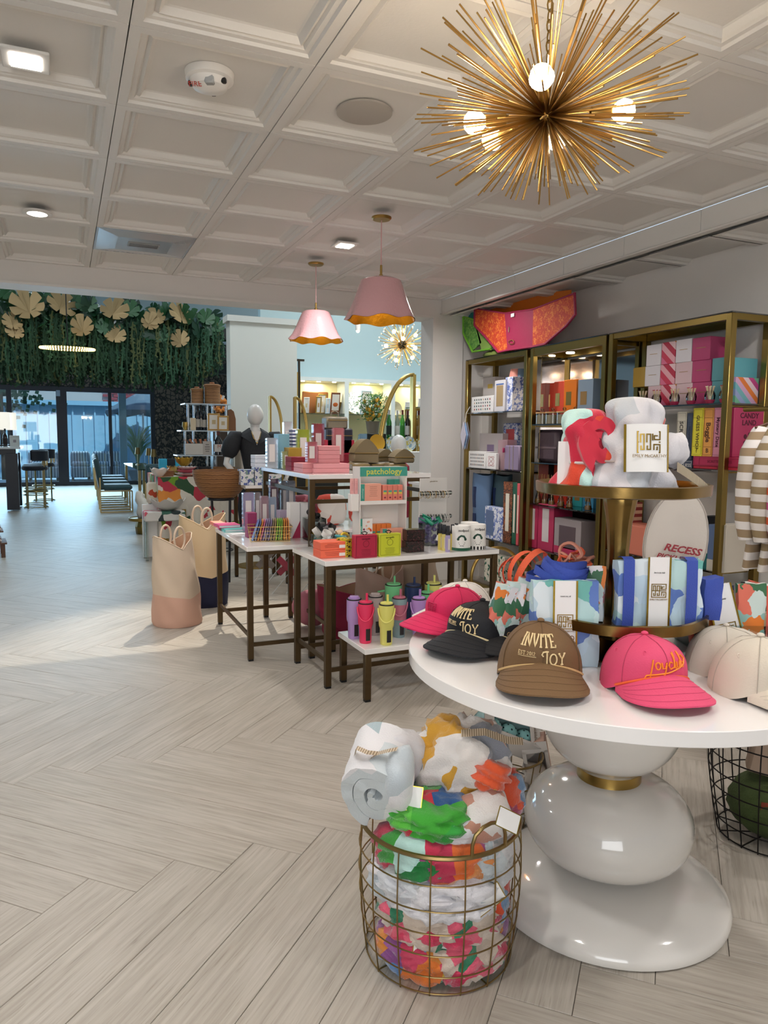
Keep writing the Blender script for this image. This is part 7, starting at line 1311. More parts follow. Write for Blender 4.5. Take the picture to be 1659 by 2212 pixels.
b = MB(); super_(b, .15, .12, .085, 5, 3, .12, 6, 26, (.0, 0, 0)); b.obj('folded_corner', TW(['#dad4cf', '#dcd7d2', '#b98672', '#dedad6', '#dad4cf'], 30, 't12', .02), t, loc=(.055, -.075, -.045), rot=(.35, -.35, .12), ang=85)
for k, pts in enumerate(([(.0, -.01, .14), (.06, -.03, .155), (.12, -.03, .135), (.16, -.02, .13)],)):
    b = MB(); P_ = [V(x) for x in pts]
    for x, y in zip(P_, P_[1:]): b.add([x + V((0, -.012, .0)), y + V((0, -.012, .0)), y + V((0, .012, .01)), x + V((0, .012, .01))], [(0, 1, 2, 3)])
    b.obj('ribbon_bow', rib, t)
def tagc(lb, px, py, z, w, h, rx, ry, rz, gold=True):
    q = PZ(px, py, z); t = thing('hang_tag', lb, 'tag', q, (rx, ry, rz)); MB().box((0, 0, 0), (w, .0015, h)).obj('card', M_PAPER, t)
    if gold:
        for s in (-1, 1): MB().box((0, -.0004, s * h / 2), (w, .0016, .002)).obj('gold_edge', mat('#b79a3c', .25, .9), t); MB().box((s * w / 2, -.0004, 0), (.002, .0016, h)).obj('gold_edge', mat('#b79a3c', .25, .9), t)
tagc('white card with gold edge tucked in the lower front of the basket', 930, 2040, .115, .085, .055, -.1, .08, -.42); tagc('white card with gold edge between the two rolled towels', 890, 1725, .47, .05, .06, -.3, .1, -.5); tagc('white hang tag on the right of the flowered roll', 1098, 1772, .47, .06, .045, -.6, .5, -.3); tagc('white card slanting inside the basket at the right', 1052, 1945, .235, .09, .05, -.1, -.5, -.1)
# ------------------------------------------------------------------ basket of pickleball boxes behind the pedestal
q = PZ(1100, 1634, .26); PB = V((q.x - .01, q.y + .01, 0)); wirebasket('wire_basket', 'brass wire basket of boxed pickleballs between the towel basket and the pedestal', PB, .085, .13, .27, 12, [.006, .09, .18, .27], M_BSK, .002, .0042)
def ballbox(lb, p, rot, c, cb, n=3, balls=True, w=.235, hgt=.09):
    t = thing('pickleball_box', lb, 'box', p, rot, 'boxed pickleballs'); m = mat('#dcd6d0', .6); mc = mat(c, .6); d = .085
    for a, s in (((0, 0, .003), (w, d, .006)), ((0, 0, hgt - .003), (w, d, .006)), ((0, d / 2, hgt / 2), (w, .004, hgt))): MB().box(a, s).obj('side_panel', m if s[1] < .01 or a[2] < .01 else mc, t)
    for s in (-1, 1): MB().box((s * (w / 2 - .002), 0, hgt / 2), (.004, d, hgt)).obj('end_panel', mc, t); MB().box((s * (w / 2 - .022), -d / 2, hgt / 2), (.04, .003, hgt)).obj('front_panel', m, t)
    for zz in (.006, hgt - .006): MB().box((0, -d / 2, zz), (w - .07, .003, .013)).obj('front_panel', m, t)
    text('pickleballs', .018, mat('#8a7a6a', .5), t, (w / 2 - .022, -d / 2 - .003, hgt / 2), (PI / 2, PI / 2, 0)); MB().box((w / 2 + .001, 0, hgt * .5), (.001, .045, .008)).obj('print_line', mat('#7d8f92', .6), t)
    MB().lathe([(0, 0), (.014, 0)], 14, T=Matrix.Translation((w / 2 + .001, .0, hgt * .3)) @ Matrix.Rotation(PI / 2, 4, 'Y')).obj('paddle_print', mat('#7d9396', .6), t)
    if balls:
        for k in range(n):
            bb = MB().ball((-w / 2 + .055 + k * .066, -.006, hgt / 2), .034, 20).obj('pickleball', mat(cb, .5), t); b = MB()
            for j in range(26):
                z_ = 1 - 2 * (j + .5) / 26; a = j * 2.4; q_ = math.sqrt(1 - z_ * z_); b.ball((-w / 2 + .055 + k * .066 + .0312 * q_ * math.cos(a), -.006 + .0312 * q_ * math.sin(a), hgt / 2 + .0312 * z_), .0046, 8)
            b.obj('hole', mat('#16363a', .8), bb, kind='stuff')
    return t
q = PZ(1095, 1590, .33); ballbox('boxed aqua pickleballs tilted on top of the basket', (q.x, q.y, .30), (-.95, .42, -.22), '#8fb0b0', '#7fb5b5')
q = PZ(1118, 1562, .33); ballbox('boxed coral pickleballs lying behind the aqua ones', (q.x + .02, q.y + .05, .27), (-.9, .32, -.2), '#d3aa98', '#c9654c', 3); ballbox('blush boxed pickleballs standing on end under the table edge', (PB.x + .10, PB.y + .02, .2), (0, PI / 2 - .2, -.6), '#c9a392', '#d9a090', 3, False, .2)
for k, (dx, dy, z, a) in enumerate(((-.03, -.04, .08, .3), (.05, -.03, .10, -.5), (.0, .05, .12, .9))): ballbox('cream pickleball box standing inside the basket, %s' % ('left', 'right', 'rear')[k], PB + V((dx, dy, z + .03)), (0, PI / 2 + .1 * k, a), '#d2c8be', '#d9a090', 3, False, .19, .075)
# ------------------------------------------------------------------ dark wire bin at the right edge under the table
WB = V((2.24, 1.70, 0)); wirebasket('wire_bin', 'dark rusty wire bin of toys at the lower right edge', WB, .17, .215, .50, 20, [.006, .06, .12, .18, .24, .30, .36, .43, .50], mat('#1b1614', .5, .7), .0024, .004, prof=lambda z: .17 + .045 * math.sin(min(1, z / .5) * PI * .7))
solid('plush_toy', MB().ball((0, 0, .11), .115, 24, sq=(1.2, 1.2, .95), f=lambda p: 1 + .06 * noise.noise(p * 4)), mat('#3c4a22', .95, bump=1, bs=150), 'dark green fuzzy round plush at the bottom of the wire bin', 'plush toy', WB + V((-.02, -.01, .012)))
t = solid('label_patch', MB().box((0, 0, 0), (.10, .005, .05)), mat('#7a2f18', .8), 'rust paper band round the green plush', 'label', WB + V((-.10, -.10, .15)), -.75); t2 = solid('eye_card', MB().box((0, 0, 0), (.07, .004, .04)), M_PAPER, 'white card with two dark ovals on the green plush', 'card', WB + V((-.06, -.145, .125)), -.5)
for s in (-1, 1): MB().ball((s * .016, -.003, 0), .013, 12, sq=(1, .15, 1)).obj('dark_oval', BLK, t2)
solid('paper_bag', MB().box((0, 0, 0), (.16, .07, .24), bev=.012), mat('#a08a78', .8, bump=.3), 'crumpled kraft bag with fine print in the wire bin', 'bag', WB + V((-.05, -.05, .36)), (.1, .15, -.8)); solid('plush_toy', MB().ball((0, 0, 0), .09, 20, sq=(.9, .9, 1.5), f=lambda p: 1 + .08 * noise.noise(p * 4)), mat('#5a0f2c', .9, bump=.6), 'dark crimson plush at the top of the wire bin', 'plush toy', WB + V((.05, .02, .38)))
# ------------------------------------------------------------------ middle distance: bowl, floral table, tiers, mannequin
def zat(px, py, y): return PY(px, py, y).z
def xat(px, y, py=950): return PY(px, py, y).x
M_RAT = pattern(['#7d5430', '#8c6238', '#6b4526', '#94693f'], 26, .02, .6, 'stripes', rot=(0, PI / 2, 0), bump=.6, bs=90)
Yb = 6.9; cx = xat(476, Yb); R_ = (xat(536, Yb, 1018) - xat(416, Yb, 1018)) / 2; zr_ = zat(476, 1016, Yb); zb_ = .80
bs = thing('bowl_stand', 'black iron four legged stand under the big rattan bowl', 'stand', (cx, Yb, 0)); r0 = R_ * .45
for a in (.6, 2.2, 3.7, 5.3): MB().tube([(r0 * .8 * math.cos(a), r0 * .8 * math.sin(a), 0), (r0 * math.cos(a), r0 * math.sin(a), zb_ - .02)], .011, 8).obj('leg', mat('#12141c', .4), bs)
MB().tube([(r0 * math.cos(a), r0 * math.sin(a), zb_ - .015) for a in [2 * PI * k / 32 for k in range(32)]], .011, 6, closed=True).obj('top_ring', mat('#12141c', .4), bs); MB().tube([(r0 * .9 * math.cos(a), r0 * .9 * math.sin(a), .3) for a in [2 * PI * k / 32 for k in range(32)]], .006, 6, closed=True).obj('lower_ring', mat('#12141c', .4), bs)
h_ = zr_ - zb_; prof = [(0, 0), (R_ * .5, 0), (R_ * .72, h_ * .2), (R_ * .9, h_ * .5), (R_ * .99, h_ * .82), (R_, h_), (R_ * .96, h_), (R_ * .93, h_ * .8), (R_ * .82, h_ * .45), (R_ * .6, h_ * .15), (0, h_ * .06)]
solid('rattan_bowl', MB().lathe(prof, 56), M_RAT, 'big round rattan bowl on the black iron stand', 'bowl', (cx, Yb, zb_ + .003))
FYt = 8.45; fx0, fx1 = xat(342, FYt, 1040), xat(556, FYt, 1040); FZt = zat(400, 1030, FYt); M_FLO = pattern(['#d9d2c6', '#d9d2c6', '#c43a4c', '#d9d2c6', '#6f9a2c', '#e2dccf', '#d98a3c', '#2f5236', '#ddd6ca', '#b8384a'], 9, .09, .8, key='flo')
t = thing('floral_table', 'long table under a cloth with big red and green fruit print', 'table', ((fx0 + fx1) / 2, FYt, 0)); wt = fx1 - fx0
MB().box((0, .55, FZt - .02), (wt, 1.1, .04)).obj('tabletop', M_FLO, t)
b = MB(); b.sheet(lambda u, v: ((u - .5) * wt * 1.01, -.012 - .02 * math.sin(40 * u) * (1 - v), .22 + (FZt - .22) * v), 80, 3); b.sheet(lambda u, v: (-wt * .505 - .012 * math.sin(30 * u) * (1 - v), u * 1.1, .22 + (FZt - .22) * v), 40, 3); b.obj('tablecloth', M_FLO, t, ang=80)
for x in (-1, 1):
    for y in (.1, 1.0): MB().box((x * (wt / 2 - .08), y, FZt / 2 - .02), (.06, .06, FZt - .05)).obj('leg', M_BRASS2, t)
MB().box((0, .5, .10), (wt * .9, .05, .04)).obj('stretcher', M_BRONZE, t)
r = random.Random(77)
def dish(nm, lb, px, w_, h, c, n=10, y=FYt + .12, z=None, metal=.0, cat='bowl', grp=None, amp=.06):
    R_ = w_ / 2; z = FZt if z is None else z; x = xat(px, y, 1025); return solid(nm, MB().lathe([(0, 0), (R_ * .4, 0), (R_ * .8, h * .5), (R_, h), (R_ * .96, h), (R_ * .75, h * .5), (R_ * .35, h * .12), (0, h * .1)], 40, wave=lambda a, r, zz: (r * (1 + amp * math.cos(n * a) * (zz > h * .4)), zz + (.1 * h * math.cos(n * a) if zz > h * .7 else 0))), mat(c, .3, metal), lb, cat, (x, y, z), 0, grp)
dish('shell_dish', 'white shell dish with a pink edge at the left end of the floral table', 345, .2, .09, '#ddd3cc', 6); dish('gold_bowl', 'gold ruffled bowl on the floral table, front', 398, .2, .09, '#b08a36', 12, metal=.9, z=FZt + .12); dish('gold_bowl', 'gold ruffled bowl on the floral table, at the back left', 380, .2, .1, '#b89a5c', 12, y=FYt + .4, metal=.8)
for k in range(3): dish('ruffled_plate', 'white and pink ruffled plate in the stack in front of the rattan bowl, %s' % ('lowest', 'middle', 'top')[k], 404, .26 - .02 * k, .035, ('#d9ccc6', '#d65a6c', '#d9cdc9')[k], 14, y=FYt + .13, z=FZt + .001 + .036 * k, cat='plate', grp='ruffled plates')
for k in range(4): solid('wooden_coaster', MB().box((0, 0, .008), (.14, .12, .014), bev=.003), mat('#8a5a3c', .5), 'brown board in the small stack at the left of the floral table, %s' % ('lowest', 'second', 'third', 'top')[k], 'board', (xat(360, FYt + .12, 1030), FYt + .14, FZt + .016 * k), .1 * k, 'small board stack')
ay = 8.75; ax0, ax1 = xat(393, ay, 930), xat(512, ay, 930); axc = (ax0 + ax1) / 2
ts2 = thing('acrylic_tiers', 'clear acrylic tiered display stand on the floral table', 'display stand', (axc, ay, FZt)); M_ACR = mat('#e3eef5', .05, trans=.75); M_ACE = mat('#cfdde8', .15)
lv = [zat(450, 983, ay), zat(450, 930, ay), zat(450, 872, ay)]; ws = [(xat(382, ay), xat(512, ay)), (xat(391, ay), xat(512, ay)), (xat(400, ay), xat(498, ay))]
for k in range(3):
    a, c = ws[k]; MB().box(((a + c) / 2 - axc, .15, lv[k] - FZt - .006), (c - a, .34, .012)).obj('acrylic_shelf', M_ACE, ts2); zp_ = (FZt if k == 0 else lv[k - 1]); hh = lv[k] - zp_ - .012
    for j in range(5): MB().lathe([(0, 0), (.016, 0), (.016, hh), (0, hh)], 10, T=Matrix.Translation((a + (c - a) * (.08 + .21 * j) - axc, .02 + .26 * (j % 2), zp_ - FZt))).obj('acrylic_column', M_ACR, ts2)
def tp(a, c, pt, k, y=ay + .05): x0, x1 = xat(a, y), xat(c, y); return V(((x0 + x1) / 2, y, lv[k])), x1 - x0, zat((a + c) / 2, pt, y) - lv[k]
for k, (a, c, pt, nm) in enumerate(((413, 441, 838, 'shorter'), (441, 478, 829, 'taller'))):
    p, w, h = tp(a, c, pt, 2, ay + .15); t = thing('rattan_canister', '%s lidded rattan canister on top of the acrylic tiers' % nm, 'canister', p, 0, 'rattan canisters'); MB().lathe([(0, 0), (w * .46, 0), (w * .46, h * .84), (0, h * .84)], 32).obj('body', M_RAT, t); MB().lathe([(0, h * .84), (w * .5, h * .84), (w * .5, h * .93), (w * .4, h * .97), (0, h)], 32).obj('lid', M_RAT, t); MB().lathe([(.022, h * .98), (.03, h * 1.02), (.026, h * 1.07), (0, h * 1.08)], 14).obj('knob', mat('#9c6238', .4), t)
p, w, h = tp(441, 448, 850, 2); MB().box((.06, -.16, h * .9), (.03, .002, .05), T=Matrix.Rotation(.4, 4, 'Y')).obj('price_tag', M_PAPER, t)
for k, (a, c, pt) in enumerate(((423, 431, 877), (430, 439, 874), (440, 447, 880))): p, w, h = tp(a, c, pt, 1, ay + .08 + .03 * (k % 2)); bottle('oil_bottle', 'dark bottle with a pale label on the middle tier, %s' % ('left', 'centre', 'right')[k], p, h, .036, '#101622', '#bdb7ae', '#0c0e14', 'dark bottles on the middle tier')
p, w, h = tp(394, 411, 912, 1); solid('gold_votive', MB().lathe([(0, 0), (w * .25, 0), (w * .5, h * .5), (w * .46, h), (w * .42, h), (w * .44, h * .5), (0, h * .1)], 24), mat('#b0904a', .3, .8), 'small gold votive bowl at the left of the middle tier', 'bowl', p)
p, w, h = tp(411, 423, 903, 1); solid('soap_box', MB().box((0, 0, h / 2), (w, .05, h), bev=.003), mat('#d9c9ac', .6), 'cream pump bottle box on the middle tier', 'box', p)
M_BMB = mat('#b98f4a', .4)
for k, (a, c, pt) in enumerate(((449, 475, 893), (470, 494, 898))): p, w, h = tp(a, c, pt, 1, ay - .01 - .025 * k); frame('picture_frame', 'bamboo style gold frame on the middle tier, %s' % ('taller left', 'shorter right')[k] + ' one', 'frame', p, w, h, .018, M_BMB, art='#c9b48a', grp='bamboo frames', tilt=.08)
p, w, h = tp(489, 509, 884, 1, ay + .2); solid('serving_board', MB().prism([(-w / 2, 0), (w / 2, 0), (w * .5, h * .55), (w * .3, h * .9), (0, h), (-w * .3, h * .97), (-w / 2, h * .8)], 0, .02, T=Matrix.Rotation(PI / 2, 4, 'X')), mat('#80522e', .45, bump=.3), 'brown wooden serving board leaning on the middle tier', 'board', p)
p, w, h = tp(398, 438, 958, 0); t = thing('planter_box', 'white ceramic trough holding wooden spoons on the lower tier', 'planter', p); MB().box((0, 0, h / 2), (w, .1, h), bev=.01, taper=1).obj('trough', mat('#cfcbc4', .5), t)
for k in range(5): MB().tube([(-w * .3 + k * .05, 0, h), (-w * .5 + k * .06, -.01, h + .05)], [.008, .016], 6).obj('wooden_spoon', mat('#b87a58', .5), t)
p, w, h = tp(438, 457, 953, 0, ay); c = solid('sign_card', MB().box((0, 0, h / 2), (w, .006, h)), mat('#b5b0aa', .6), 'grey price card on the lower tier', 'card', p); lines(c, w, 0, -.004, h * .75, 4, h * .16, BLK, .6, .006)
p, w, h = tp(462, 481, 932, 0, ay - .02); b_ = bottle('wine_bottle', 'wine bottle with a white label lettered M on the lower tier', p, h, w * .48, '#0c0f18', '#c9c4c0', '#5a2c22'); text('M', .06, mat('#a8604a', .6), b_, (0, -w * .5 - .003, h * .36))
p, w, h = tp(497, 514, 941, 0, ay - .0); solid('macrame_bundle', MB().ball((0, 0, h / 2), h * .5, 20, sq=(.5, .4, 1), f=lambda q: 1 + .12 * math.sin(q.z * 14 + q.x * 8)), mat('#a89c8e', .9, bump=1, bs=60), 'knotted grey rope hanging bundle at the right of the lower tier', 'bundle', p)
for k, (a, c, pt) in enumerate(((425, 455, 1000), (458, 506, 996))):
    x0, x1 = xat(a, ay - .1), xat(c, ay - .1); hh = .1; solid('rattan_basket', MB().lathe([(0, 0), ((x1 - x0) * .42, 0), ((x1 - x0) * .5, hh), ((x1 - x0) * .46, hh), (0, .02)], 28), mat('#14151a', .6) if k == 0 else M_RAT, 'black low pot under the acrylic tiers' if k == 0 else 'shallow rattan basket under the acrylic tiers', 'basket', ((x0 + x1) / 2, ay - .12, FZt + .001))
for k in range(4): solid('hanging_towel', MB().sheet(lambda u, v: ((u - .5) * .09, .012 * math.sin(7 * u + k), -.5 * (1 - v)), 8, 4), mat(('#8c8478', '#cfc9c0', '#5c5850', '#dcd8d2')[k], .9), '%s tea towel hanging at the right of the tiers' % ('taupe', 'cream', 'dark grey', 'white')[k], 'towel', (xat(517, 8.3) + .05 * k, 8.36 + .02 * k, 1.36), .3)
# marble sculpture on a gold pedestal table, acrylic stool with printed top, scalloped bowl
q = PZ(315, 1152, 0); gz = zat(309, 1119, q.y); t = thing('pedestal_table', 'round gold pedestal side table under the white sculpture', 'table', q); rt = (xat(345, q.y) - xat(272, q.y)) / 2
MB().lathe([(0, gz - .03), (rt, gz - .03), (rt, gz + .01), (rt * .96, gz + .01), (rt * .95, gz), (0, gz)], 40).obj('tray_top', M_BRASS2, t); MB().lathe([(0, 0), (.13, 0), (.14, .1), (.12, .17), (.05, .2), (.04, gz - .03), (0, gz - .03)], 12).obj('base', M_BRASS, t, smooth=False)
b = MB(); hs_ = zat(309, 1064, q.y) - gz; b.ball((0, 0, hs_ / 2), hs_ / 2, 32, sq=(.42, .38, 1), f=lambda p: 1 + .35 * math.sin(4 * p.z + 2) * p.x + .3 * noise.noise(p * 3.2)); solid('sculpture', b, mat('#ddd6cc', .5, bump=.4, bs=20), 'white twisted marble sculpture on the gold pedestal table', 'sculpture', (q.x - .05, q.y, gz + .012), ang=80)
q = PZ(325, 1212, 0); sy = q.y; sx0, sx1 = xat(312, sy, 1110), xat(401, sy, 1110); sz = zat(350, 1103, sy + .1); t = thing('acrylic_stool', 'acrylic legged bench with a printed fabric seat', 'stool', ((sx0 + sx1) / 2, sy, 0)); ww = sx1 - sx0
MB().box((0, .12, sz - .055), (ww, .24, .11), bev=.012).obj('seat', pattern(['#d5d3cf', '#3a6a5c', '#cf5a6c', '#d9d6d2', '#dcdad6', '#2c3a3c'], 9, .1, .7, key='seatp'), t)
for x in (-1, 1):
    for y in (.02, .21): MB().box((x * (ww / 2 - .02), y, (sz - .11) / 2), (.03, .03, sz - .11)).obj('acrylic_leg', M_GLASS, t)
R_ = (xat(397, sy + .15) - xat(321, sy + .15)) / 2; solid('scalloped_bowl', MB().lathe([(0, 0), (R_ * .35, 0), (R_ * .75, .05), (R_, .12), (R_ * .97, .12), (R_ * .7, .06), (0, .02)], 48, wave=lambda a, r, z: (r * (1 + .05 * math.cos(7 * a) * (z > .06)), z + (.018 * math.cos(7 * a) if z > .1 else 0))), mat('#c9c5c0', .4), 'large pale scalloped bowl on the printed bench', 'bowl', (xat(359, sy + .12), sy + .12, sz))
solid('gold_leg_stand', MB().rod((0, 0, 0), (0, 0, .55), .04), M_BRASS2, 'gold square post standing behind the bench', 'stand', (xat(396, 8.35), 8.4, 0))
solid('printed_tote', MB().box((0, 0, .13), (.26, .05, .24), bev=.02), pattern(['#d9cfc0', '#d9cfc0', '#b8442c', '#e2d9cc'], 12, .2, .8), 'cream printed cushion behind the scalloped bowl', 'cushion', (xat(345, 8.35), sy + .29, .6), .1); solid('side_riser', MB().box((0, 0, .30), (.36, .06, .6), bev=.004), M_WHITE, 'white block riser behind the bench', 'riser', (xat(345, 8.35), sy + .29, 0))
# armchair corner beyond
x = xat(380, 12.0, 1000); t = thing('armchair', 'turquoise and black striped armchair behind the floral table', 'chair', (x, 11.9, 0)); MB().box((0, 0, .25), (.5, .5, .5), bev=.03).obj('seat', mat('#10141c', .6), t)
for k in range(4): MB().box((-.19 + .125 * k, .2, .75), (.124, .1, .5), bev=.01).obj('back_stripe', mat(('#38a8c8', '#10141c')[k % 2], .6), t)
# mannequin
My = 7.6; mx = xat(551, My, 900); zt_ = zat(551, 873, My); mq = thing('mannequin', 'white female mannequin in a black puff sleeved blouse with a gold necklace', 'mannequin', (mx, My, 0), -.1); M_MAN = mat('#dddad6', .35); M_BLS = mat('#14161c', .7)
b = MB(); b.ball((0, 0, 0), .5, 28, sq=(.17, .2, .25), f=lambda q: 1 - (.20 * max(0, -q.z) ** 1.3) * 1); b.obj('head', M_MAN, mq, loc=(0, -.01, zt_ - .125), ang=80)
def loft(b, rings, n=28):
    def fn(u, v):
        i = min(len(rings) - 2, int(v * (len(rings) - 1))); f = v * (len(rings) - 1) - i; f = f * f * (3 - 2 * f); A, B = rings[i], rings[i + 1]; q = [A[j] * (1 - f) + B[j] * f for j in range(5)]; a = 2 * PI * u; return (q[0] + q[2] * math.cos(a), q[1] + q[3] * math.sin(a), q[4])
    return b.sheet(fn, n, (len(rings) - 1) * 5, closed_u=True)
zs0 = zt_ - .285; loft(MB(), [(0, 0, .05, .055, zt_ - .19), (0, .01, .046, .05, zt_ - .24), (0, .01, .06, .055, zs0 + .01), (0, .0, .10, .06, zs0 - .05), (0, -.02, .09, .07, zs0 - .12), (0, 0, .0, .0, zs0 - .13)]).obj('neck', M_MAN, mq, ang=80)
b = loft(MB(), [(0, 0, .17, .07, zs0 - .03), (0, 0, .17, .10, zs0 - .14), (0, -.01, .15, .11, zs0 - .24), (0, 0, .115, .085, zs0 - .42), (0, 0, .14, .1, zs0 - .52), (0, 0, .17, .12, zs0 - .62), (0, 0, .0, .0, zs0 - .625)]); b.add([(-.17, .02, zs0 - .03), (-.06, .0, zs0 + .035), (-.05, -.07, zs0 + .01), (0, -.115, zs0 - .15), (-.15, -.07, zs0 - .05)], [(0, 1, 2), (0, 2, 4), (4, 2, 3)]); b.add([(.17, .02, zs0 - .03), (.06, .0, zs0 + .035), (.05, -.07, zs0 + .01), (0, -.115, zs0 - .15), (.15, -.07, zs0 - .05)], [(0, 2, 1), (0, 4, 2), (4, 3, 2)]); b.add([(-.05, .06, zs0 - .02), (.05, .06, zs0 - .02), (.06, .04, zs0 + .04), (-.06, .04, zs0 + .04), (-.17, .0, zs0 - .03), (.17, 0, zs0 - .03)], [(0, 1, 2, 3), (0, 3, 4), (1, 5, 2)]); b.obj('blouse', M_BLS, mq, ang=80)
MB().add([(-.045, -.104, zs0 + .0), (.045, -.104, zs0 + .0), (0, -.122, zs0 - .14)], [(0, 2, 1)]).obj('neckline_skin', M_MAN, mq)
for s in (-1, 1):
    b = MB(); b.tube([(s * .14, 0, zs0 - .05), (s * .20, 0, zs0 - .06), (s * .245, -.01, zs0 - .14), (s * .275, -.015, zs0 - .22), (s * .285, -.02, zs0 - .27)], [.05, .085, .095, .085, .05], 16); b.obj('puff_sleeve', M_BLS, mq, ang=80)
    sx_ = s if s < 0 else s * .95; hand = V((s * .30, -.10, zs0 - .50)) if s > 0 else V((-.19, -.14, zs0 - .50))
    MB().tube([(s * .28, -.02, zs0 - .24), (s * .305, -.03, zs0 - .33), (hand.x + s * .02, hand.y + .02, hand.z + .04), hand], [.036, .032, .024, .02], 12).obj('forearm', M_MAN, mq, ang=80); b = MB(); dirx = .6 if s < 0 else 0
    b.ball(hand + V((.02 * (s < 0), 0, -.02)), .03, 10, sq=(1, .5, 1.2))
    for k in range(4): q0_ = hand + V((-.012 + .012 * k + .02 * (s < 0), -.004, -.04)); b.tube([q0_, q0_ + V((.03 * (s < 0) + .004 * k, -.01, -.03)), q0_ + V((.055 * (s < 0), -.015, -.05 + .004 * k))], [.0075, .007, .005], 6)
    b.tube([hand + V((-.01 * s, -.01, -.01)), hand + V((-.035 * s, -.03, -.03)), hand + V((-.04 * s, -.035, -.05))], [.008, .007, .005], 6); b.obj('hand', M_MAN, mq, ang=80)
MB().tube([(-.05, -.08, zs0 + .0), (-.03, -.11, zs0 - .07), (0, -.126, zs0 - .10), (.03, -.11, zs0 - .07), (.05, -.08, zs0 + .0)], .003, 5).obj('necklace', M_BR, mq); MB().ball((0, -.13, zs0 - .115), .010, 8).obj('pendant', M_BR, mq)
loft(MB(), [(0, 0, .135, .1, zs0 - .50), (0, 0, .18, .13, zs0 - .66), (0, 0, .19, .14, .62), (0, 0, .17, .13, .42), (0, 0, .0, .0, .42)]).obj('skirt', mat('#10131c', .7), mq, ang=80)
for s in (-1, 1): MB().tube([(s * .07, 0, .45), (s * .07, 0, .1), (s * .07, -.02, .04), (s * .07, -.1, .02)], [.06, .04, .035, .025], 12).obj('leg', M_MAN, mq, ang=80)
MB().lathe([(0, 0), (.2, 0), (.2, .012), (0, .014)], 32).obj('base_plate', M_BRASS2, mq)
# gold arch displays, counter, bottles, lemon tree behind the tall table
M_GD = mat('#c2a15a', .3, .9)
def arch(lb, px0, px1, pt, pb, y, cols=M_GD, r_=.012, flip=1, shelves=(), legs=True):
    x0, x1 = xat(px0, y, (pt + pb) / 2), xat(px1, y, (pt + pb) / 2); z1, z0 = zat(px0, pt, y), zat(px0, pb, y); t = thing('arch_display', lb, 'display rack', (x0, y, 0), 0, 'gold arch racks'); w = x1 - x0; zl = 0
    for yy in (0, .05):
        MB().rod((0, yy, 0), (0, yy, z1), r_ * 2).obj('upright', cols, t); MB().tube([(w * math.sin(a) if 1 else 0, yy, z0 + (z1 - z0) * math.cos(a)) for a in [PI / 2 * k / 14 for k in range(15)]] + [(w, yy, .0)], r_, 8).obj('arched_bar', cols, t)
    for z in shelves: MB().box((w / 2, .07, z), (abs(w), .14, .012)).obj('glass_shelf', M_TGLASS, t)
    return t, x0, w
arch('slim gold quarter arch rack behind the mannequin', 584, 610, 856, 935, 9.1, shelves=(1.0, .6)); arch('slim gold quarter arch rack right of the first', 638, 664, 858, 935, 9.1, shelves=(1.0, .6))
t, ax, aw = arch('big gold arch rack in front of the lit niches', 893, 821, 809, 1000, 8.9, r_=.022, shelves=(zat(860, 949, 8.9),)); arch('big gold arch rack cut off by the white pillar', 945, 908, 825, 1000, 8.78, r_=.022)
zB = zat(860, 949, 8.9) + .007; x9 = xat(945, 8.9)
t = thing('wine_shelf', 'gold framed glass wine shelf beside the white pillar', 'shelf', (xat(897, 8.9), 8.9, 0)); ww = x9 - xat(897, 8.9)
for z in (zB - .013, zat(910, 880, 8.9)): MB().box((ww / 2, .16, z), (ww, .32, .012)).obj('glass_shelf', M_TGLASS, t)
for yy in (0, .32):
    MB().rod((0, yy, 0), (0, yy, 1.75), .02).obj('upright', M_GD, t)
    for z in (zB - .03, zat(910, 884, 8.9)): MB().rod((0, yy, z), (ww, yy, z), .018).obj('rail', M_GD, t)
for k, (px, pt, c, lab, nm) in enumerate(((840, 886, '#1f7a2c', '#14251a', 'bright green wine bottle at the left of the row'), (858, 887, '#8fa08a', '#e2e2dc', 'clear wine bottle with a large white label'), (869, 886, '#4fa83c', '#3a8a34', 'light green wine bottle behind the clear one'), (880, 887, '#1c1410', '#d9d6d2', 'dark brown wine bottle before the arch'), (898, 887, '#3a2a20', '#c9b48a', 'brown wine bottle just right of the arch'), (904, 887, '#b58a4a', '#c9a87a', 'amber wine bottle with a tan label'), (918, 886, '#a8905c', '#d9c9a8', 'pale amber wine bottle with a cream label'), (929, 888, '#141a14', '#c9bfa8', 'dark green wine bottle next to the pillar'))):
    y = 9.02 + .09 * (k in (2, 4)); x = xat(px, y, 940); bottle('wine_bottle', nm, (x, y, zB), zat(px, pt, y) - zB, .036, c, lab, '#6b2c22' if k > 1 else '#c9c6c2', 'wine bottles on the glass shelf')
ty = 9.9; x = xat(805, ty, 930); zp_ = zat(805, 937, ty); solid('black_plinth', MB().box((0, 0, zp_ / 2), (.3, .3, zp_), bev=.004), M_BLACK, 'black plinth under the lemon tree', 'plinth', (x, ty, 0))
t = thing('lemon_tree', 'potted lemon tree with yellow fruit in a fluted grey pot', 'plant', (x, ty, zp_)); MB().lathe([(0, 0), (.08, 0), (.1, .17), (.11, .18), (.09, .18), (0, .17)], 24, wave=lambda a, r, z: (r * (1 + .03 * math.cos(14 * a)), z)).obj('pot', mat('#8a7f70', .6), t)
r = random.Random(6); b = MB()
for k in range(420):
    a = r.uniform(0, 2 * PI); q = V((math.cos(a) * r.uniform(.02, .24), math.sin(a) * r.uniform(.02, .2), .2 + r.uniform(0, .36))); L = .06; d = V((r.uniform(-1, 1), r.uniform(-1, 1), r.uniform(-.3, 1))).normalized() * L; s_ = d.orthogonal().normalized() * .014; b.add([q, q + d * .5 + s_, q + d, q + d * .5 - s_], [(0, 1, 2, 3)])
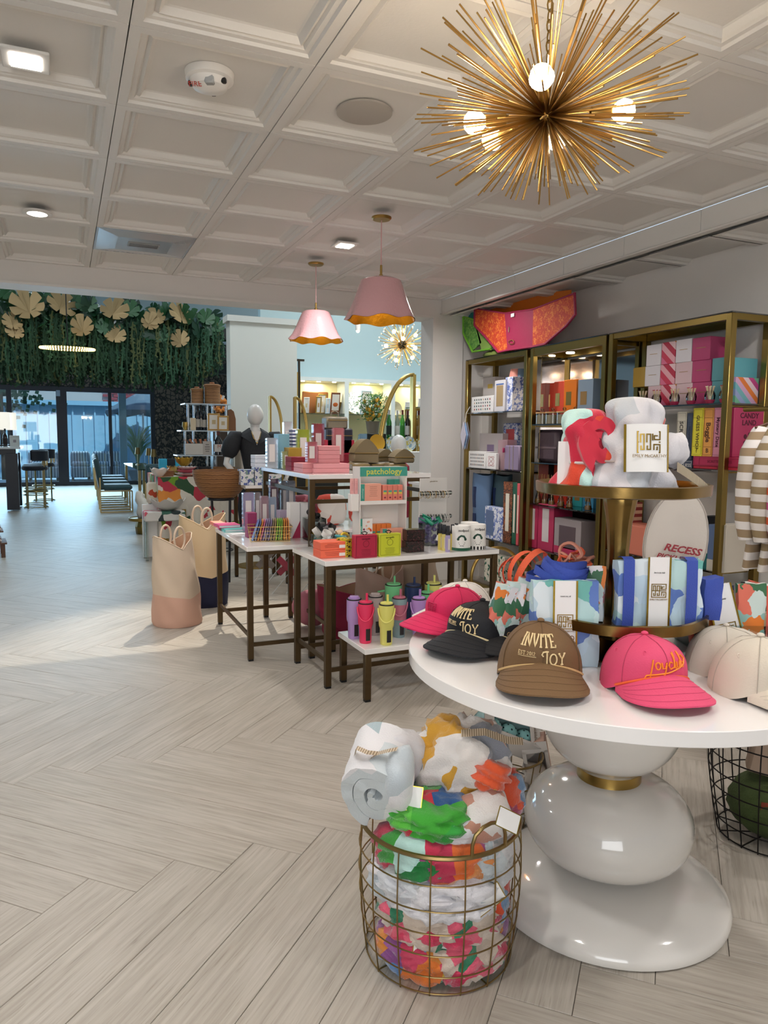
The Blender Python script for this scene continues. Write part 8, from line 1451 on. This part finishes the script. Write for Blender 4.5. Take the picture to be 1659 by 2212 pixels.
for k in range(14): a = k * 2.4; b.tube([(0, 0, .17), (.1 * math.cos(a), .1 * math.sin(a), .3), (.2 * math.cos(a), .17 * math.sin(a), .36 + .012 * k)], .004, 4)
b.obj('foliage', mat('#3f6a2c', .6), t, kind='stuff')
for k in range(26): a = k * 2.4; MB().ball((.045 * math.cos(a) * (1 + k % 4), .04 * math.sin(a) * (1 + k % 3), .2 + .3 * r.random()), .025, 8, sq=(1, 1, 1.3)).obj('lemon', mat('#dba22c', .5), t)
t = thing('service_counter', 'dark service counter behind the mannequin', 'counter', (xat(655, 9.3), 9.3, 0)); MB().box((0, .3, .55), (1.0, .55, 1.1), bev=.01).obj('body', mat('#23241f', .5), t); MB().box((0, .3, 1.12), (1.06, .6, .04), bev=.005).obj('top', M_WHITE, t)
for lb, px, w_, h, c in (('white square appliance on the counter, left', 627, .12, .15, '#dedcd8'), ('white square appliance on the counter, right', 657, .12, .13, '#dedcd8'), ('tan card holder on the counter', 604, .12, .2, '#a8703f')): solid('counter_box', MB().box((0, 0, h / 2), (w_, .12, h), bev=.008), mat(c, .5), lb, 'box', (max(xat(655, 9.6) - .45, min(xat(655, 9.6) + .45, xat(px, 9.7))), 9.6, 1.1405))
t = thing('tall_mirror', 'slim gold framed folding mirror against the partition', 'mirror', (xat(646, 10.6), 10.6, 0)); zt2 = zat(646, 778, 10.6); MB().rod((0, 0, 0), (0, 0, zt2), .03).obj('pole', mat('#3a3630', .4, .8), t); MB().box((-.03, 0, zt2 - .35), (.1, .02, .35)).obj('gold_panel', M_GD, t); MB().box((0, 0, zt2), (.16, .04, .03)).obj('top_cap', mat('#3a3630', .4, .8), t)
hy = 7.3; x = xat(861, hy, 960); t = thing('display_bust', 'plain white egg headed display bust in crimson above the brown cases', 'mannequin', (x, hy, 0)); hz = zat(861, 939, hy); MB().ball((0, 0, hz - .115), .5, 24, sq=(.17, .2, .23)).obj('head', M_MAN, t); MB().lathe([(.05, hz - .2), (.05, hz - .28), (.12, hz - .34), (.15, hz - .7), (.13, hz - .9), (0, hz - .9)], 20).obj('bust', mat('#a8183c', .7), t); MB().lathe([(.02, 0), (.02, hz - .88)], 10).obj('pole', M_BRASS2, t); MB().lathe([(0, 0), (.15, 0), (.15, .012), (0, .014)], 24).obj('base_plate', M_BRASS2, t)
x = xat(805, 8.6, 955); z_ = zat(805, 941, 8.6); t = thing('plate_pedestal', 'white pedestal of lemon print plates behind the brown cases', 'display', (x, 8.45, 0)); MB().box((.25, .1, (z_ - .2) / 2), (1.0, .35, z_ - .2), bev=.004).obj('plinth', M_WHITE, t)
plate('plate', 'bright yellow round plate behind the brown cases', (x, 8.47, z_ - .09), .105, mat('#d9a21c', .4), grp='propped plates'); M_LEM = pattern(['#dfe3e0', '#dfe3e0', '#d9c23a', '#8fb0c4'], 26, .2, .5)
for k in range(3): plate('plate', 'white plate with lemon and blue print, %s on the pedestal' % ('left', 'middle', 'right')[k], (x + .22 + .22 * k, 8.47, z_ - .1), .095, M_LEM, grp='propped plates')
ly = 6.9; x = xat(923, ly, 1010); t = thing('side_table', 'slim white table with a lamp beside the pillar', 'table', (x, ly, 0)); zl = zat(923, 1040, ly); MB().box((0, 0, zl - .015), (.3, .3, .03), bev=.003).obj('tabletop', M_WHITE, t)
for a in (-1, 1):
    for c in (-1, 1): MB().box((a * .13, c * .13, (zl - .03) / 2), (.025, .025, zl - .03)).obj('leg', M_BRASS2, t)
t = thing('table_lamp', 'small lamp with a grey shade beside the white pillar', 'lamp', (x, ly, zl)); MB().lathe([(0, 0), (.05, 0), (.05, .01), (.01, .02), (.01, .12), (0, .12)], 16).obj('base', M_WHITE, t); MB().lathe([(.055, .10), (.035, .19), (0, .19)], 24, caps=False).obj('shade', mat('#9c948c', .7), t)
# goods low behind the tall table
t = thing('display_table', 'low display table behind the tall one holding printed cushions', 'table', (1.9, 6.35, 0)); MB().box((.55, .35, .50), (1.1, .7, .03), bev=.003).obj('tabletop', M_GLOSS, t)
for x in (.03, 1.07):
    for y in (.03, .67): MB().box((x, y, .2425), (.035, .035, .485)).obj('leg', M_BRONZE, t)
M_POP = pattern(['#d6cfc8', '#d6cfc8', '#c94a38', '#dcd5ce', '#7a3a48', '#d88a6c'], 8, .1, .8)
for k, (x, m, nm) in enumerate(((2.08, pattern(['#7a2c3c', '#a8606c', '#5c2030'], 18, .15, .7), 'wine red printed cushion'), (2.38, M_POP, 'white cushion with orange poppies'), (2.72, M_POP, 'white cushion with coral poppies at the right'))): solid('cushion', super_(MB(), .30, .12, .30, 4, k, .05, 4, 22, (0, 0, .15)), m, nm + ' on the low table', 'cushion', (x, 6.72, .52), 0, 'printed cushions', ang=80)
for k, (px, c, nm) in enumerate(((540, '#5c9a2c', 'green'), (549, '#cf5a2c', 'orange'), (565, '#b8342c', 'red'))): solid('ceramic_fruit', MB().ball((0, 0, .045), .045, 12), mat(c, .4), '%s ceramic fruit on the floral table beside the rattan bowl' % nm, 'ornament', (xat(px - 12, FYt + .1, 1050), FYt + .12, FZt + .001), 0, 'ceramic fruit')
x = xat(488, 10.9, 850); t = thing('lamp_glow_stand', 'orange ball cluster in place of a lamp glow beside the partition', 'plant', (x, 11.4, 0)); MB().box((0, 0, .85), (.25, .25, 1.7), bev=.005).obj('pedestal', mat('#3a2a20', .5), t); b = MB(); r = random.Random(2)  # stands in for a bright lamp, its orange glow put into the colour
for k in range(70): a = r.uniform(0, 6.28); e = r.uniform(-1, 1); b.ball((.1 * math.cos(a) * math.sqrt(1 - e * e), .1 * math.sin(a), 1.85 + .12 * e), .025, 5)
b.obj('glow_ball', mat('#d9863a', .6), t, kind='stuff')
# front side table of sunglasses cards etc right of the wide table
t = thing('hanging_pouch_rack', 'gold ring stand with a cream OH MY pouch under the wide table', 'rack', (2.74, 4.30, 0)); MB().tube([(.2 * math.cos(a), 0, .42 + .2 * math.sin(a)) for a in [2 * PI * k / 36 for k in range(36)]], .012, 8, closed=True).obj('ring', M_GD, t); MB().lathe([(0, 0), (.14, 0), (.14, .015), (.015, .02), (.012, .23), (0, .23)], 20).obj('base', M_GD, t)
t = solid('cream_pouch', MB().box((0, 0, .18), (.2, .04, .34), bev=.015, taper=1), mat('#c9c2b4', .8), 'cream pouch printed OH MY standing under the wide table', 'pouch', (2.62, 4.27, 0), -.3); text('OH', .05, mat('#2c4a6a', .6), t, (0, -.022, .26)); text('MY', .05, mat('#2c4a6a', .6), t, (0, -.022, .21))
